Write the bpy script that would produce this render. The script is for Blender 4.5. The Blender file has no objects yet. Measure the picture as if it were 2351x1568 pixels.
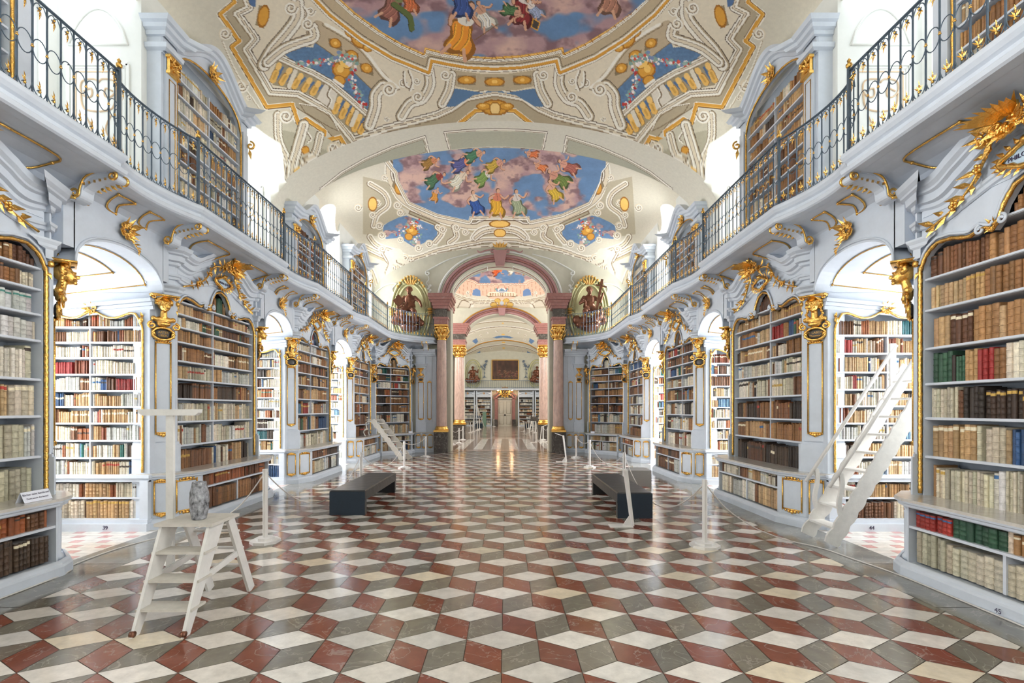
import bpy, math, random
import numpy as np
from math import pi, sin, cos, sqrt, radians
from mathutils import Vector, Matrix

SC = bpy.context.scene
COL = SC.collection
# ------------------------------------------------------------------ camera, world, light, exposure
CX, CH = 0.23, 1.6           # camera offset from the room axis, eye height
FPX, VPX, VPY = 1109.0, 1162.0, 939.5
cam_d = bpy.data.cameras.new('camera')
cam_d.sensor_width = 36.0
cam_d.lens = FPX / 2351.0 * 36.0
cam_d.shift_x = (1175.5 - VPX) / 2351.0
cam_d.shift_y = (VPY - 784.0) / 2351.0
cam_d.clip_end = 300
cam = bpy.data.objects.new('camera', cam_d); COL.objects.link(cam)
cam.location = (CX, 0, CH); cam.rotation_euler = (pi / 2, 0, 0)
SC.camera = cam
SC.view_settings.view_transform = 'Standard'
SC.view_settings.look = 'None'
SC.view_settings.gamma = 1.0
SC.view_settings.use_curve_mapping = False
SC.view_settings.exposure = 0.12
try:
    SC.cycles.use_denoising = True
    SC.cycles.max_bounces = 7; SC.cycles.diffuse_bounces = 5; SC.cycles.use_adaptive_sampling = True; SC.cycles.adaptive_threshold = .045; SC.cycles.glossy_bounces = 3
    SC.cycles.transparent_max_bounces = 12; SC.cycles.transmission_bounces = 2
    SC.cycles.caustics_reflective = False; SC.cycles.caustics_refractive = False
    SC.cycles.sample_clamp_indirect = 6
except Exception:
    pass
wd = bpy.data.worlds.new('sky'); SC.world = wd; wd.use_nodes = True
wn = wd.node_tree.nodes['Background']
wn.inputs[0].default_value = (0.86, 0.93, 1.0, 1); wn.inputs[1].default_value = 2.6

def area_light(name, loc, rot, sx, sy, power, col=(1, 1, 1)):
    d = bpy.data.lights.new(name, 'AREA'); d.shape = 'RECTANGLE'; d.size = sx; d.size_y = sy
    d.energy = power; d.color = col
    o = bpy.data.objects.new(name, d); COL.objects.link(o); o.location = loc; o.rotation_euler = rot
    return o

# niches (window alcoves) along the hall: y from, y to; the same on both sides
NICHES = [(-3.3, -1.8), (0.95, 2.4), (5.12, 6.43), (9.14, 10.33), (12.88, 14.28)]
UPN = [(-3.3, -1.8), (0.95, 2.4), (5.0, 6.66), (9.06, 10.32), (13.0, 14.6), (16.98, 18.05)]      # window niches of the gallery storey
GN = [(-3.3, -1.8), (0.95, 2.4), (5.03, 6.32), (8.76, 10.18), (12.5, 13.86)]      # where the gallery edge steps back
DAY = (1.0, 0.985, 0.965)
UP_W, LOW_W = 13.0, 140.0
for sd in (-1, 1):
    for k, (n0, n1) in enumerate(UPN):
        yc = (n0 + n1) / 2; yl = sum(NICHES[k]) / 2 if k < 5 else yc; wl = (NICHES[k][1] - NICHES[k][0] - .4) if k < 5 else 0
        back = 50.0 if k < 2 else (1.0, 1.2, 5.0, 14.0, 26.0)[k - 1]
        area_light('daylight_upper', (sd * 6.25, yc, 5.8), (0, sd * pi / 2, 0), 2.5, (n1 - n0) - .3, UP_W * back, DAY)
        if k < 5: area_light('daylight_lower', (sd * 6.25, yl, 1.95), (0, sd * pi / 2, 0), 2.1, wl, LOW_W * (1.1, .9, 1.0, 1.7, 3.4)[k], DAY)
    for yy in (20.9, 23.4):
        area_light('daylight_rotunda', (sd * 6.3, yy, 5.3), (0, sd * pi / 2, 0), 2.6, 1.1, 260, DAY)
    for yy in (29.5, 33.5, 37.5, 41.5):
        area_light('daylight_far_hall', (sd * 5.3, yy, 5.4), (0, sd * pi / 2, 0), 2.2, 1.2, 150, DAY)

# ------------------------------------------------------------------ helpers
def srgb(r, g=None, b=None):
    if g is None: r, g, b = r
    f = lambda c: (c / 255 / 12.92) if c / 255 <= .04045 else ((c / 255 + .055) / 1.055) ** 2.4
    return (f(r), f(g), f(b))

def srgb_np(a):
    a = np.clip(a / 255.0, 0, 1)
    return np.where(a <= .04045, a / 12.92, ((a + .055) / 1.055) ** 2.4)

def mat(name, col, rough=.5, metal=0.0, noise=0.0, nscale=6.0, bump=0.0, bscale=30.0, attr=False, spec=.5, emit=None, coat=0, rnoise=0.0, stretch=None, veins=0.0):
    m = bpy.data.materials.new(name); m.use_nodes = True
    nt = m.node_tree; P = nt.nodes['Principled BSDF']
    P.inputs['Roughness'].default_value = rough
    P.inputs['Metallic'].default_value = metal
    P.inputs['Specular IOR Level'].default_value = spec
    if coat: P.inputs['Coat Weight'].default_value = coat; P.inputs['Coat Roughness'].default_value = .08
    src = None
    if attr:
        a = nt.nodes.new('ShaderNodeAttribute'); a.attribute_name = 'Col'; src = a.outputs['Color']
    else:
        P.inputs['Base Color'].default_value = (*col, 1)
    tc = None
    def coord():
        nonlocal tc
        if tc is None:
            t = nt.nodes.new('ShaderNodeTexCoord'); tc = t.outputs['Object']
            if stretch:
                mp = nt.nodes.new('ShaderNodeMapping'); mp.inputs['Scale'].default_value = stretch
                nt.links.new(tc, mp.inputs[0]); tc = mp.outputs[0]
        return tc
    if noise:
        n = nt.nodes.new('ShaderNodeTexNoise'); n.inputs['Scale'].default_value = nscale; n.inputs['Detail'].default_value = 8; n.inputs['Roughness'].default_value = .65
        nt.links.new(coord(), n.inputs['Vector'])
        mr = nt.nodes.new('ShaderNodeMapRange'); mr.inputs[1].default_value = .3; mr.inputs[2].default_value = .7
        mr.inputs[3].default_value = 1 - noise; mr.inputs[4].default_value = 1 + noise * .6
        nt.links.new(n.outputs['Fac'], mr.inputs[0])
        vm = nt.nodes.new('ShaderNodeVectorMath'); vm.operation = 'SCALE'
        if src: nt.links.new(src, vm.inputs[0])
        else: vm.inputs[0].default_value = col
        nt.links.new(mr.outputs[0], vm.inputs['Scale']); src = vm.outputs[0]
    if veins:
        w = nt.nodes.new('ShaderNodeTexNoise'); w.inputs['Scale'].default_value = 3.1; w.inputs['Detail'].default_value = 5; w.inputs['Distortion'].default_value = 1.6
        nt.links.new(coord(), w.inputs['Vector'])
        s1 = nt.nodes.new('ShaderNodeMath'); s1.operation = 'SUBTRACT'; s1.inputs[1].default_value = .5; nt.links.new(w.outputs['Fac'], s1.inputs[0])
        s2 = nt.nodes.new('ShaderNodeMath'); s2.operation = 'ABSOLUTE'; nt.links.new(s1.outputs[0], s2.inputs[0])
        m2 = nt.nodes.new('ShaderNodeMapRange'); m2.inputs[1].default_value = 0; m2.inputs[2].default_value = .012; m2.inputs[3].default_value = veins; m2.inputs[4].default_value = 0
        nt.links.new(s2.outputs[0], m2.inputs[0])
        mx = nt.nodes.new('ShaderNodeMixRGB'); mx.inputs[2].default_value = (.62, .58, .52, 1)
        nt.links.new(m2.outputs[0], mx.inputs[0])
        if src: nt.links.new(src, mx.inputs[1])
        else: mx.inputs[1].default_value = (*col, 1)
        src = mx.outputs[0]
    if src: nt.links.new(src, P.inputs['Base Color'])
    if rnoise:
        n = nt.nodes.new('ShaderNodeTexNoise'); n.inputs['Scale'].default_value = 4; n.inputs['Detail'].default_value = 4
        nt.links.new(coord(), n.inputs['Vector'])
        mr = nt.nodes.new('ShaderNodeMapRange'); mr.inputs[3].default_value = max(.02, rough - rnoise); mr.inputs[4].default_value = rough + rnoise
        nt.links.new(n.outputs['Fac'], mr.inputs[0]); nt.links.new(mr.outputs[0], P.inputs['Roughness'])
    if bump:
        n = nt.nodes.new('ShaderNodeTexNoise'); n.inputs['Scale'].default_value = bscale; n.inputs['Detail'].default_value = 4
        nt.links.new(coord(), n.inputs['Vector'])
        b = nt.nodes.new('ShaderNodeBump'); b.inputs['Strength'].default_value = bump; b.inputs['Distance'].default_value = .01
        nt.links.new(n.outputs['Fac'], b.inputs['Height']); nt.links.new(b.outputs[0], P.inputs['Normal'])
    if emit:
        P.inputs['Emission Color'].default_value = (*emit[0], 1); P.inputs['Emission Strength'].default_value = emit[1]
    return m

M = {}
M['white'] = mat('painted_wood', srgb(203, 211, 222), .40, noise=.07, nscale=5, bump=.08, bscale=18)
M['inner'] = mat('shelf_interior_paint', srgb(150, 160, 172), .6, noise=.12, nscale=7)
M['shelf'] = mat('shelf_paint', srgb(206, 212, 222), .45, noise=.05, nscale=9)
M['counter'] = mat('counter_marble', srgb(196, 192, 186), .16, noise=.14, nscale=14, veins=.35)
M['plaster'] = mat('wall_plaster', srgb(226, 228, 224), .7, noise=.05, nscale=3)
M['stone'] = mat('cream_plaster', srgb(198, 196, 180), .75, noise=.08, nscale=4)
M['gold'] = mat('gilding', srgb(240, 190, 104), .27, metal=1, noise=.25, nscale=30, bump=.5, bscale=70)
M['goldp'] = mat('ochre_paint', srgb(206, 160, 78), .6, noise=.1)
M['iron'] = mat('wrought_iron', srgb(92, 108, 124), .45, metal=.55, noise=.12, nscale=20)
M['book'] = mat('book_binding', (1, 1, 1), .58, attr=True, noise=.30, nscale=26, bump=.25, bscale=60, stretch=(1, 1, .8))
M['vault'] = mat('painted_vault', (1, 1, 1), .85, attr=True, noise=.07, nscale=16)
M['floor'] = mat('marble_floor', (1, 1, 1), .13, attr=True, noise=.20, nscale=9, veins=.30, rnoise=.05)
M['grout'] = mat('floor_joint', srgb(96, 84, 74), .5)
M['border'] = mat('grey_marble', srgb(134, 134, 130), .11, noise=.22, nscale=4, veins=.3, rnoise=.04)
M['pink'] = mat('pink_marble', srgb(158, 108, 102), .32, noise=.22, nscale=9, veins=.3)
M['flute'] = mat('pink_column_marble', srgb(198, 168, 156), .3, noise=.28, nscale=11, stretch=(1, 1, .4))
M['mauve'] = mat('mauve_plaster', srgb(170, 130, 130), .6, noise=.1)
M['dark'] = mat('dark_marble', srgb(76, 70, 66), .16, noise=.3, nscale=6, veins=.4)
M['bronze'] = mat('bronzed_wood', srgb(122, 78, 58), .28, metal=.5, noise=.35, nscale=9, bump=.6, bscale=14)
M['greenp'] = mat('olive_stucco', srgb(198, 196, 150), .6, noise=.1)
M['bench'] = mat('black_leather', srgb(36, 39, 44), .34, noise=.15, nscale=12, bump=.6, bscale=7, spec=.5)
M['bside'] = mat('navy_felt', srgb(30, 44, 58), .75, noise=.15, nscale=60)
M['post'] = mat('white_lacquer', srgb(226, 224, 222), .35, noise=.04)
M['rope'] = mat('white_cord', srgb(206, 202, 198), .8)
M['step'] = mat('worn_white_paint', srgb(222, 221, 218), .5, noise=.09, nscale=12, bump=.1, bscale=40)
M['tread'] = mat('worn_tread_paint', srgb(204, 200, 192), .5, noise=.12, nscale=14)
M['granite'] = mat('granite', srgb(150, 152, 158), .18, noise=1.0, nscale=34, stretch=(1, 1, .6))
M['greybox'] = mat('grey_board', srgb(136, 134, 132), .7, noise=.05, nscale=40)
M['card'] = mat('white_card', srgb(228, 232, 244), .6)
M['ink'] = mat('dark_ink', srgb(58, 50, 80), .7)
M['plate'] = mat('pale_blue_enamel', srgb(196, 216, 232), .4)
M['plaque'] = mat('dark_plaque', srgb(58, 54, 52), .35, noise=.3, nscale=30)
M['doorp'] = mat('door_paint', srgb(196, 190, 176), .5, noise=.06)
M['canvas'] = mat('dark_canvas', (1, 1, 1), .5, attr=True, noise=.3, nscale=3)
M['lamp'] = mat('lamp_globe', (1, .7, .4), .5, emit=((1, .62, .30), 26.0))
M['wframe'] = mat('window_frame_paint', srgb(228, 230, 232), .5)
M['scrollp'] = mat('ochre_scroll_paint', srgb(214, 190, 160), .8)
M['glass'] = bpy.data.materials.new('window_glass'); M['glass'].use_nodes = True
nt = M['glass'].node_tree; nt.nodes.remove(nt.nodes['Principled BSDF'])
g1 = nt.nodes.new('ShaderNodeBsdfTransparent'); g2 = nt.nodes.new('ShaderNodeBsdfGlossy'); g2.inputs['Roughness'].default_value = .02
gm = nt.nodes.new('ShaderNodeMixShader'); gm.inputs[0].default_value = .06
nt.links.new(g1.outputs[0], gm.inputs[1]); nt.links.new(g2.outputs[0], gm.inputs[2])
nt.links.new(gm.outputs[0], nt.nodes['Material Output'].inputs[0])

class Fr:
    """local frame: s along, o outward, z up"""
    def __init__(f, O, S, OC): f.O = Vector(O); f.S = Vector(S).normalized(); f.OC = Vector(OC).normalized()
    def __call__(f, s, o, z): return f.O + f.S * s + f.OC * o + Vector((0, 0, z))
    def mtx(f, s=0, o=0, z=0, sc=1.0, flip=False):
        m = Matrix.Identity(4); p = f(s, o, z); S = -f.S if flip else f.S
        for i in range(3): m[i][0] = S[i] * sc; m[i][1] = f.OC[i] * sc; m[i][2] = (sc if i == 2 else 0); m[i][3] = p[i]
        return m
WORLD = Fr((0, 0, 0), (1, 0, 0), (0, 1, 0))

def cat(pts, n=6, closed=False):
    """Catmull-Rom through points of any dimension"""
    P = [np.array(p, float) for p in pts]; out = []
    m = len(P); segs = m if closed else m - 1
    for i in range(segs):
        if closed: a, b, c, d = P[(i - 1) % m], P[i], P[(i + 1) % m], P[(i + 2) % m]
        else: a, b, c, d = P[max(i - 1, 0)], P[i], P[i + 1], P[min(i + 2, m - 1)]
        for k in range(n):
            t = k / n
            out.append(.5 * (2 * b + (c - a) * t + (2 * a - 5 * b + 4 * c - d) * t * t + (3 * b - a - 3 * c + d) * t ** 3))
    if not closed: out.append(P[-1])
    return [tuple(p) for p in out]

class MB:
    def __init__(s, T=WORLD): s.T = T; s.v = []; s.f = []; s.m = []; s.c = []; s.mi = 0; s.col = None; s.sm = []; s.smooth = False
    def add(s, vs, fs, loc=True):
        b = len(s.v)
        for p in vs: s.v.append(tuple(s.T(*p)) if loc else tuple(p))
        for f in fs: s.f.append([i + b for i in f]); s.m.append(s.mi); s.c.append(s.col); s.sm.append(s.smooth)
    def box(s, a0, a1, b0, b1, c0, c1):
        v = [(a0, b0, c0), (a1, b0, c0), (a1, b1, c0), (a0, b1, c0), (a0, b0, c1), (a1, b0, c1), (a1, b1, c1), (a0, b1, c1)]
        s.add(v, [(0, 3, 2, 1), (4, 5, 6, 7), (0, 1, 5, 4), (1, 2, 6, 5), (2, 3, 7, 6), (3, 0, 4, 7)])
    def prism(s, poly, z0, z1, cap=True):
        n = len(poly)
        v = [(x, y, z0) for x, y in poly] + [(x, y, z1) for x, y in poly]
        f = [(i, (i + 1) % n, n + (i + 1) % n, n + i) for i in range(n)]
        if cap: f += [tuple(range(n))[::-1], tuple(range(n, 2 * n))]
        s.add(v, f)
    def slab(s, poly, o0, o1):
        """polygon in the (s,z) plane extruded along o"""
        n = len(poly)
        v = [(x, o0, z) for x, z in poly] + [(x, o1, z) for x, z in poly]
        f = [(i, (i + 1) % n, n + (i + 1) % n, n + i) for i in range(n)] + [tuple(range(n))[::-1], tuple(range(n, 2 * n))]
        s.add(v, f)
    def hex(s, A, B):
        """two quads joined"""
        s.add(list(A) + list(B), [(0, 1, 2, 3), (7, 6, 5, 4), (0, 4, 5, 1), (1, 5, 6, 2), (2, 6, 7, 3), (3, 7, 4, 0)])
    def beam(s, p, q, w, h, up=(0, 0, 1)):
        p, q = Vector(p), Vector(q); d = (q - p).normalized(); u = Vector(up)
        a = d.cross(u)
        if a.length < 1e-4: a = d.cross(Vector((1, 0, 0)))
        a.normalize(); b = a.cross(d).normalized()
        qd = lambda c: [tuple(c + a * w / 2 * i + b * h / 2 * j) for i, j in ((-1, -1), (1, -1), (1, 1), (-1, 1))]
        s.hex(qd(p), qd(q))
    def tube(s, pts, r, n=6, closed=False, flat=1.0):
        P = [Vector(p) for p in pts]; m = len(P)
        R = r if isinstance(r, (list, tuple)) else [r] * m
        vs = []; prev = None
        for i in range(m):
            if closed: d = P[(i + 1) % m] - P[(i - 1) % m]
            else: d = P[min(i + 1, m - 1)] - P[max(i - 1, 0)]
            if d.length < 1e-9: d = Vector((0, 0, 1))
            d.normalize()
            if prev is None:
                a = d.cross(Vector((0, 0, 1)))
                if a.length < .05: a = d.cross(Vector((0, 1, 0)))
            else:
                a = prev - d * prev.dot(d)
                if a.length < 1e-4: a = d.cross(Vector((0, 0, 1)))
            a.normalize(); prev = a; b = d.cross(a)
            for k in range(n):
                t = 2 * pi * k / n
                vs.append(tuple(P[i] + a * cos(t) * R[i] + b * sin(t) * R[i] * flat))
        fs = []
        for i in range(m if closed else m - 1):
            j = (i + 1) % m
            for k in range(n): fs.append((i * n + k, i * n + (k + 1) % n, j * n + (k + 1) % n, j * n + k))
        if not closed: fs += [tuple(range(n))[::-1], tuple(range((m - 1) * n, m * n))]
        sm = s.smooth; s.smooth = n > 4; s.add(vs, fs); s.smooth = sm
    def ell(s, c, r, nu=8, nv=5):
        if not isinstance(r, (list, tuple)): r = (r, r, r)
        vs = [(c[0], c[1], c[2] - r[2])]
        for j in range(1, nv):
            t = -pi / 2 + pi * j / nv
            for i in range(nu):
                a = 2 * pi * i / nu
                vs.append((c[0] + r[0] * cos(t) * cos(a), c[1] + r[1] * cos(t) * sin(a), c[2] + r[2] * sin(t)))
        vs.append((c[0], c[1], c[2] + r[2])); L = len(vs) - 1; fs = []
        for i in range(nu):
            k = (i + 1) % nu
            fs.append((0, 1 + k, 1 + i)); fs.append((L, L - nu + i, L - nu + k))
            for j in range(nv - 2):
                b = 1 + j * nu; fs.append((b + i, b + k, b + nu + k, b + nu + i))
        sm = s.smooth; s.smooth = True; s.add(vs, fs); s.smooth = sm
    def lathe(s, prof, c=(0, 0), n=16):
        m = len(prof); vs = []
        for r, z in prof:
            for k in range(n):
                a = 2 * pi * k / n; vs.append((c[0] + r * cos(a), c[1] + r * sin(a), z))
        fs = [(j * n + k, j * n + (k + 1) % n, (j + 1) * n + (k + 1) % n, (j + 1) * n + k) for j in range(m - 1) for k in range(n)]
        fs += [tuple(range(n))[::-1], tuple(range((m - 1) * n, m * n))]
        sm = s.smooth; s.smooth = n > 8; s.add(vs, fs); s.smooth = sm
    def sweep(s, path, prof, closed=False, caps=True):
        """path: (s,o[,dz]); profile: (offset to the left of travel, z)"""
        n = len(path); k = len(prof); P = [(p[0], p[1], p[2] if len(p) > 2 else 0) for p in path]; vs = []
        def nrm(a, b):
            dx, dy = b[0] - a[0], b[1] - a[1]; l = math.hypot(dx, dy) or 1; return (-dy / l, dx / l)
        for i in range(n):
            if closed: n1 = nrm(P[i - 1], P[i]); n2 = nrm(P[i], P[(i + 1) % n])
            else: n1 = nrm(P[max(i - 1, 0)], P[max(i, 1)]); n2 = nrm(P[min(i, n - 2)], P[min(i + 1, n - 1)])
            mx, my = n1[0] + n2[0], n1[1] + n2[1]; l = math.hypot(mx, my)
            if l < 1e-6: mx, my, l = n2[0], n2[1], 1
            mx, my = mx / l, my / l; c = max(.35, mx * n2[0] + my * n2[1])
            for a, z in prof: vs.append((P[i][0] + mx * a / c, P[i][1] + my * a / c, z + P[i][2]))
        fs = []
        for i in range(n if closed else n - 1):
            j = (i + 1) % n
            for q in range(k): fs.append((i * k + q, j * k + q, j * k + (q + 1) % k, i * k + (q + 1) % k))
        if not closed and caps: fs += [tuple(range(k)), tuple(range((n - 1) * k, n * k))[::-1]]
        s.add(vs, fs)
    def leaf(s, p, d, nrm, L, W):
        p, d, nn = Vector(p), Vector(d).normalized(), Vector(nrm).normalized(); a = d.cross(nn).normalized()
        v = [p, p + d * L * .45 + a * W / 2, p + d * L + nn * L * .12, p + d * L * .45 - a * W / 2, p + d * L * .5 + nn * W * .35, p + d * L * .5 - nn * W * .1]
        s.add([tuple(x) for x in v], [(0, 1, 4), (1, 2, 4), (2, 3, 4), (3, 0, 4), (1, 0, 5), (2, 1, 5), (3, 2, 5), (0, 3, 5)])
    def build(s, name, mats, parent=None, loc=None, kind=None, local=False, mesh_only=False):
        me = bpy.data.meshes.new(name); me.from_pydata(s.v, [], s.f)
        if not isinstance(mats, (list, tuple)): mats = [mats]
        for m in mats: me.materials.append(m)
        n = len(me.polygons)
        if n == len(s.m):
            if any(s.m): me.polygons.foreach_set('material_index', s.m)
            if any(s.sm): me.polygons.foreach_set('use_smooth', s.sm)
            if any(c is not None for c in s.c):
                at = me.color_attributes.new('Col', 'FLOAT_COLOR', 'CORNER'); buf = []
                for f, c in zip(s.f, s.c): buf += list((*(c or (1, 1, 1)), 1.0)) * len(f)
                at.data.foreach_set('color', buf)
        me.update()
        if mesh_only: return me
        return link(name, me, parent, kind)

def link(name, me, parent=None, kind=None, mtx=None):
    o = bpy.data.objects.new(name, me); COL.objects.link(o)
    if mtx is not None: o.matrix_world = mtx
    if parent is not None: setp(o, parent)
    if kind: o['kind'] = kind
    return o

def wloc(p):
    v = Vector((0, 0, 0)); 
    while p is not None: v = v + Vector(p.get('_w', (0, 0, 0))); p = None
    return v
WL = {}
def setp(o, parent):
    o.parent = parent
    o.matrix_parent_inverse = WL.get(parent.name, Matrix.Identity(4)).inverted()
    WL[o.name] = o.matrix_basis.copy() if o.type != 'EMPTY' else WL.get(o.name, Matrix.Identity(4))

def thing(name, label, cat_, loc=(0, 0, 0), group=None):
    o = bpy.data.objects.new(name, None); COL.objects.link(o); o.location = loc; o.empty_display_size = .2
    o['label'] = label; o['category'] = cat_
    if group: o['group'] = group
    WL[o.name] = Matrix.Translation(loc)
    return o
def tag(o, label, cat_, group=None):
    o['label'] = label; o['category'] = cat_
    if group: o['group'] = group
    return o

def text(name, body, size, mtx, mt, parent, ext=.002):
    c = bpy.data.curves.new(name, 'FONT'); c.body = body; c.size = size; c.align_x = 'CENTER'; c.align_y = 'CENTER'; c.extrude = ext
    c.materials.append(mt)
    t = bpy.data.objects.new('tmp', c); COL.objects.link(t)
    dg = bpy.context.evaluated_depsgraph_get(); me = bpy.data.meshes.new_from_object(t.evaluated_get(dg)); me.name = name
    bpy.data.objects.remove(t); bpy.data.curves.remove(c)
    if not me.materials: me.materials.append(mt)
    o = bpy.data.objects.new(name, me); COL.objects.link(o); o.matrix_world = mtx; setp(o, parent)
    return o

def rmesh(prims, vox, name, mt, smooth=True):
    """a continuous body grown from overlapping capsules: voxel remesh on one mesh"""
    b = MB()
    for p in prims:
        if len(p) == 2: b.ell(p[0], p[1], 12, 8)
        else:
            a, c, r0, r1 = Vector(p[0]), Vector(p[1]), p[2], p[3]; L = (c - a).length; n = max(2, int(L / (min(r0, r1) * .45)) + 1)
            n = min(n, 16)
            for i in range(n + 1):
                t = i / n; b.ell(tuple(a.lerp(c, t)), r0 + (r1 - r0) * t, 10, 7)
    me = b.build(name, mt, mesh_only=True)
    o = bpy.data.objects.new('tmp', me); COL.objects.link(o)
    md = o.modifiers.new('r', 'REMESH'); md.mode = 'VOXEL'; md.voxel_size = vox; md.use_smooth_shade = True
    ms = o.modifiers.new('s', 'SMOOTH'); ms.iterations = 1; ms.factor = .3
    dg = bpy.context.evaluated_depsgraph_get(); ev = o.evaluated_get(dg)
    me2 = bpy.data.meshes.new_from_object(ev); me2.name = name
    if not me2.materials: me2.materials.append(mt)
    for p in me2.polygons: p.use_smooth = True
    bpy.data.objects.remove(o); bpy.data.meshes.remove(me)
    return me2
SIDE = {-1: 'left', 1: 'right'}
ORD = 'first second third fourth fifth sixth seventh eighth ninth tenth eleventh twelfth thirteenth fourteenth'.split()
# ================================================================== SETTING
# ---- floor: tumbling blocks of white, red and grey marble
rng = random.Random(4)
TS = .2831; TW = TS * sqrt(3)
FLX0 = CX + (1151.2 - VPX) * CH / 605.6; FLY0 = FPX * CH / 605.6
def jit(c, a=.10):
    k = 1 + rng.uniform(-a, a); h = rng.uniform(-.02, .02)
    return (c[0] * k * (1 + h), c[1] * k, c[2] * k * (1 - h))
cW, cR, cG = srgb(224, 219, 212), srgb(126, 72, 56), srgb(122, 117, 106)
cWy = srgb(220, 207, 184)
fb = MB()
def inset(q, d=.0022):
    cx = sum(p[0] for p in q) / len(q); cy = sum(p[1] for p in q) / len(q); out = []
    for x, y in q:
        l = math.hypot(x - cx, y - cy); out.append((x - (x - cx) / l * d * 1.6, y - (y - cy) / l * d * 1.6))
    return out
def clipx(q, xa, xb):
    def half(q, f):
        o = []
        for i in range(len(q)):
            a, b = q[i], q[(i + 1) % len(q)]; fa, fb_ = f(a), f(b)
            if fa >= 0: o.append(a)
            if fa * fb_ < 0:
                t = fa / (fa - fb_); o.append((a[0] + (b[0] - a[0]) * t, a[1] + (b[1] - a[1]) * t))
        return o
    q = half(q, lambda p: p[0] - xa(p[1]))
    if len(q) > 2: q = half(q, lambda p: xb(p[1]) - p[0])
    return q
def fx(y):     # edge of the patterned field
    if y < 15.0: return 3.70
    return max(1.4, 3.70 - (y - 15.0) * .62)
for r in range(-11, 37):
    yr = FLY0 + r * 1.5 * TS
    for c in range(-10, 11):
        xc = FLX0 + (c + (.5 if r % 2 else 0)) * TW   # a tip point
        # white rhombus between this tip and the next
        w = [(xc, yr), (xc + TW / 2, yr - TS / 2), (xc + TW, yr), (xc + TW / 2, yr + TS / 2)]
        # red and grey below the tip
        g = [(xc, yr), (xc, yr - TS), (xc + TW / 2, yr - 1.5 * TS), (xc + TW / 2, yr - TS / 2)]
        rd = [(xc, yr), (xc - TW / 2, yr - TS / 2), (xc - TW / 2, yr - 1.5 * TS), (xc, yr - TS)]
        # below a tip: left of the vertical joint red faces, right of it grey faces
        for q, col in ((w, cWy if rng.random() < .14 else cW), (g, cR), (rd, cG)):
            q = inset(clipx(q, lambda y: -fx(y), fx)) if len(clipx(q, lambda y: -fx(y), fx)) > 2 else None
            if not q: continue
            fb.col = jit(col, .14); fb.add([(x, y, 0) for x, y in q], [tuple(range(len(q)))])
fl = fb.build('floor', M['floor'], kind='structure')
b = MB(); b.box(-6.4, 6.4, -6.4, 18.3, -.3, -.0035); b.build('floor', M['grout'], kind='structure')
# grey marble border with joints, following the cases
b = MB()
for sd in (-1, 1):
    ys = [-6, -4.5, -3, -1.5, 0, 1.3, 2.6, 3.9, 5.0, 6.3, 7.5, 8.8, 10.1, 11.3, 12.6, 13.8, 15.0]
    for y0, y1 in zip(ys, ys[1:]):
        b.add([(sd * 3.704, y0 + .004, 0), (sd * 4.82, y0 + .004, 0), (sd * 4.82, y1 - .004, 0), (sd * 3.704, y1 - .004, 0)], [(0, 1, 2, 3)])
    b.add([(sd * 3.704, 15.004, 0), (sd * 4.8, 15.004, 0), (sd * 4.8, 18.25, 0), (sd * 1.65, 18.25, 0)], [(0, 1, 2, 3)])
b.build('floor', M['border'], kind='structure')
# window alcoves: white slabs with small pink blocks
b = MB()
for sd in (-1, 1):
    for n0, n1 in NICHES[1:]:
        y = n0 + .02; row = 0
        while y < n1 - .02:
            x = 4.36 + (.0 if row % 2 else -.17)
            while x < 6.0:
                xa, xb = max(x, 4.36), min(x + .335, 6.0); y1 = min(y + .115, n1)
                def pg(xa, xb, ya, yb, col):
                    if xb - xa < .02: return
                    xa, xb = max(xa, 4.36), min(xb, 6.0)
                    sk = .0
                    b.col = jit(col, .05); b.add([(sd * (xa + .002), ya + .002, .001), (sd * (xb - .002), ya + .002, .001), (sd * (xb - .002), yb - .002, .001), (sd * (xa + .002), yb - .002, .001)], [(0, 1, 2, 3)])
                pg(x, x + .21, y, y1, cW); pg(x + .21, x + .335, y, y1, srgb(206, 160, 158)); x += .335
            y += .115
            if y < n1 - .02:
                b.col = jit(cW, .04); b.add([(sd * 4.36, y + .002, .001), (sd * 6.0, y + .002, .001), (sd * 6.0, min(y + .1, n1) - .002, .001), (sd * 4.36, min(y + .1, n1) - .002, .001)], [(0, 1, 2, 3)])
                y += .1
            row += 1
b.build('floor', M['floor'], kind='structure')
# middle and far floor: bands of white and brown running to the far door
b = MB()
b.col = srgb(176, 150, 138); b.add([(-1.9, 18.22, 0), (1.9, 18.22, 0), (1.9, 19.2, 0), (-1.9, 19.2, 0)], [(0, 1, 2, 3)])
for k in range(-13, 14):
    x0 = k * .36; b.col = jit(srgb(196, 190, 182) if k % 2 else srgb(112, 90, 78), .05)
    b.add([(x0, 19.2, 0), (x0 + .36, 19.2, 0), (x0 + .36, 26, 0), (x0, 26, 0)], [(0, 1, 2, 3)])
b.col = srgb(172, 150, 138); b.add([(-5, 26, 0), (5, 26, 0), (5, 27.4, 0), (-5, 27.4, 0)], [(0, 1, 2, 3)])
for r in range(31):
    for k in range(-8, 8):
        x0 = k * .6 + (.3 if r % 2 else 0); y0 = 27.4 + r * .6
        b.col = jit([srgb(140, 118, 104), srgb(112, 98, 88), srgb(168, 150, 136)][(r + k) % 3], .08)
        b.add([(x0, y0, 0), (x0 + .6, y0, 0), (x0 + .6, y0 + .6, 0), (x0, y0 + .6, 0)], [(0, 1, 2, 3)])
b.build('floor', M['floor'], kind='structure')

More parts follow.
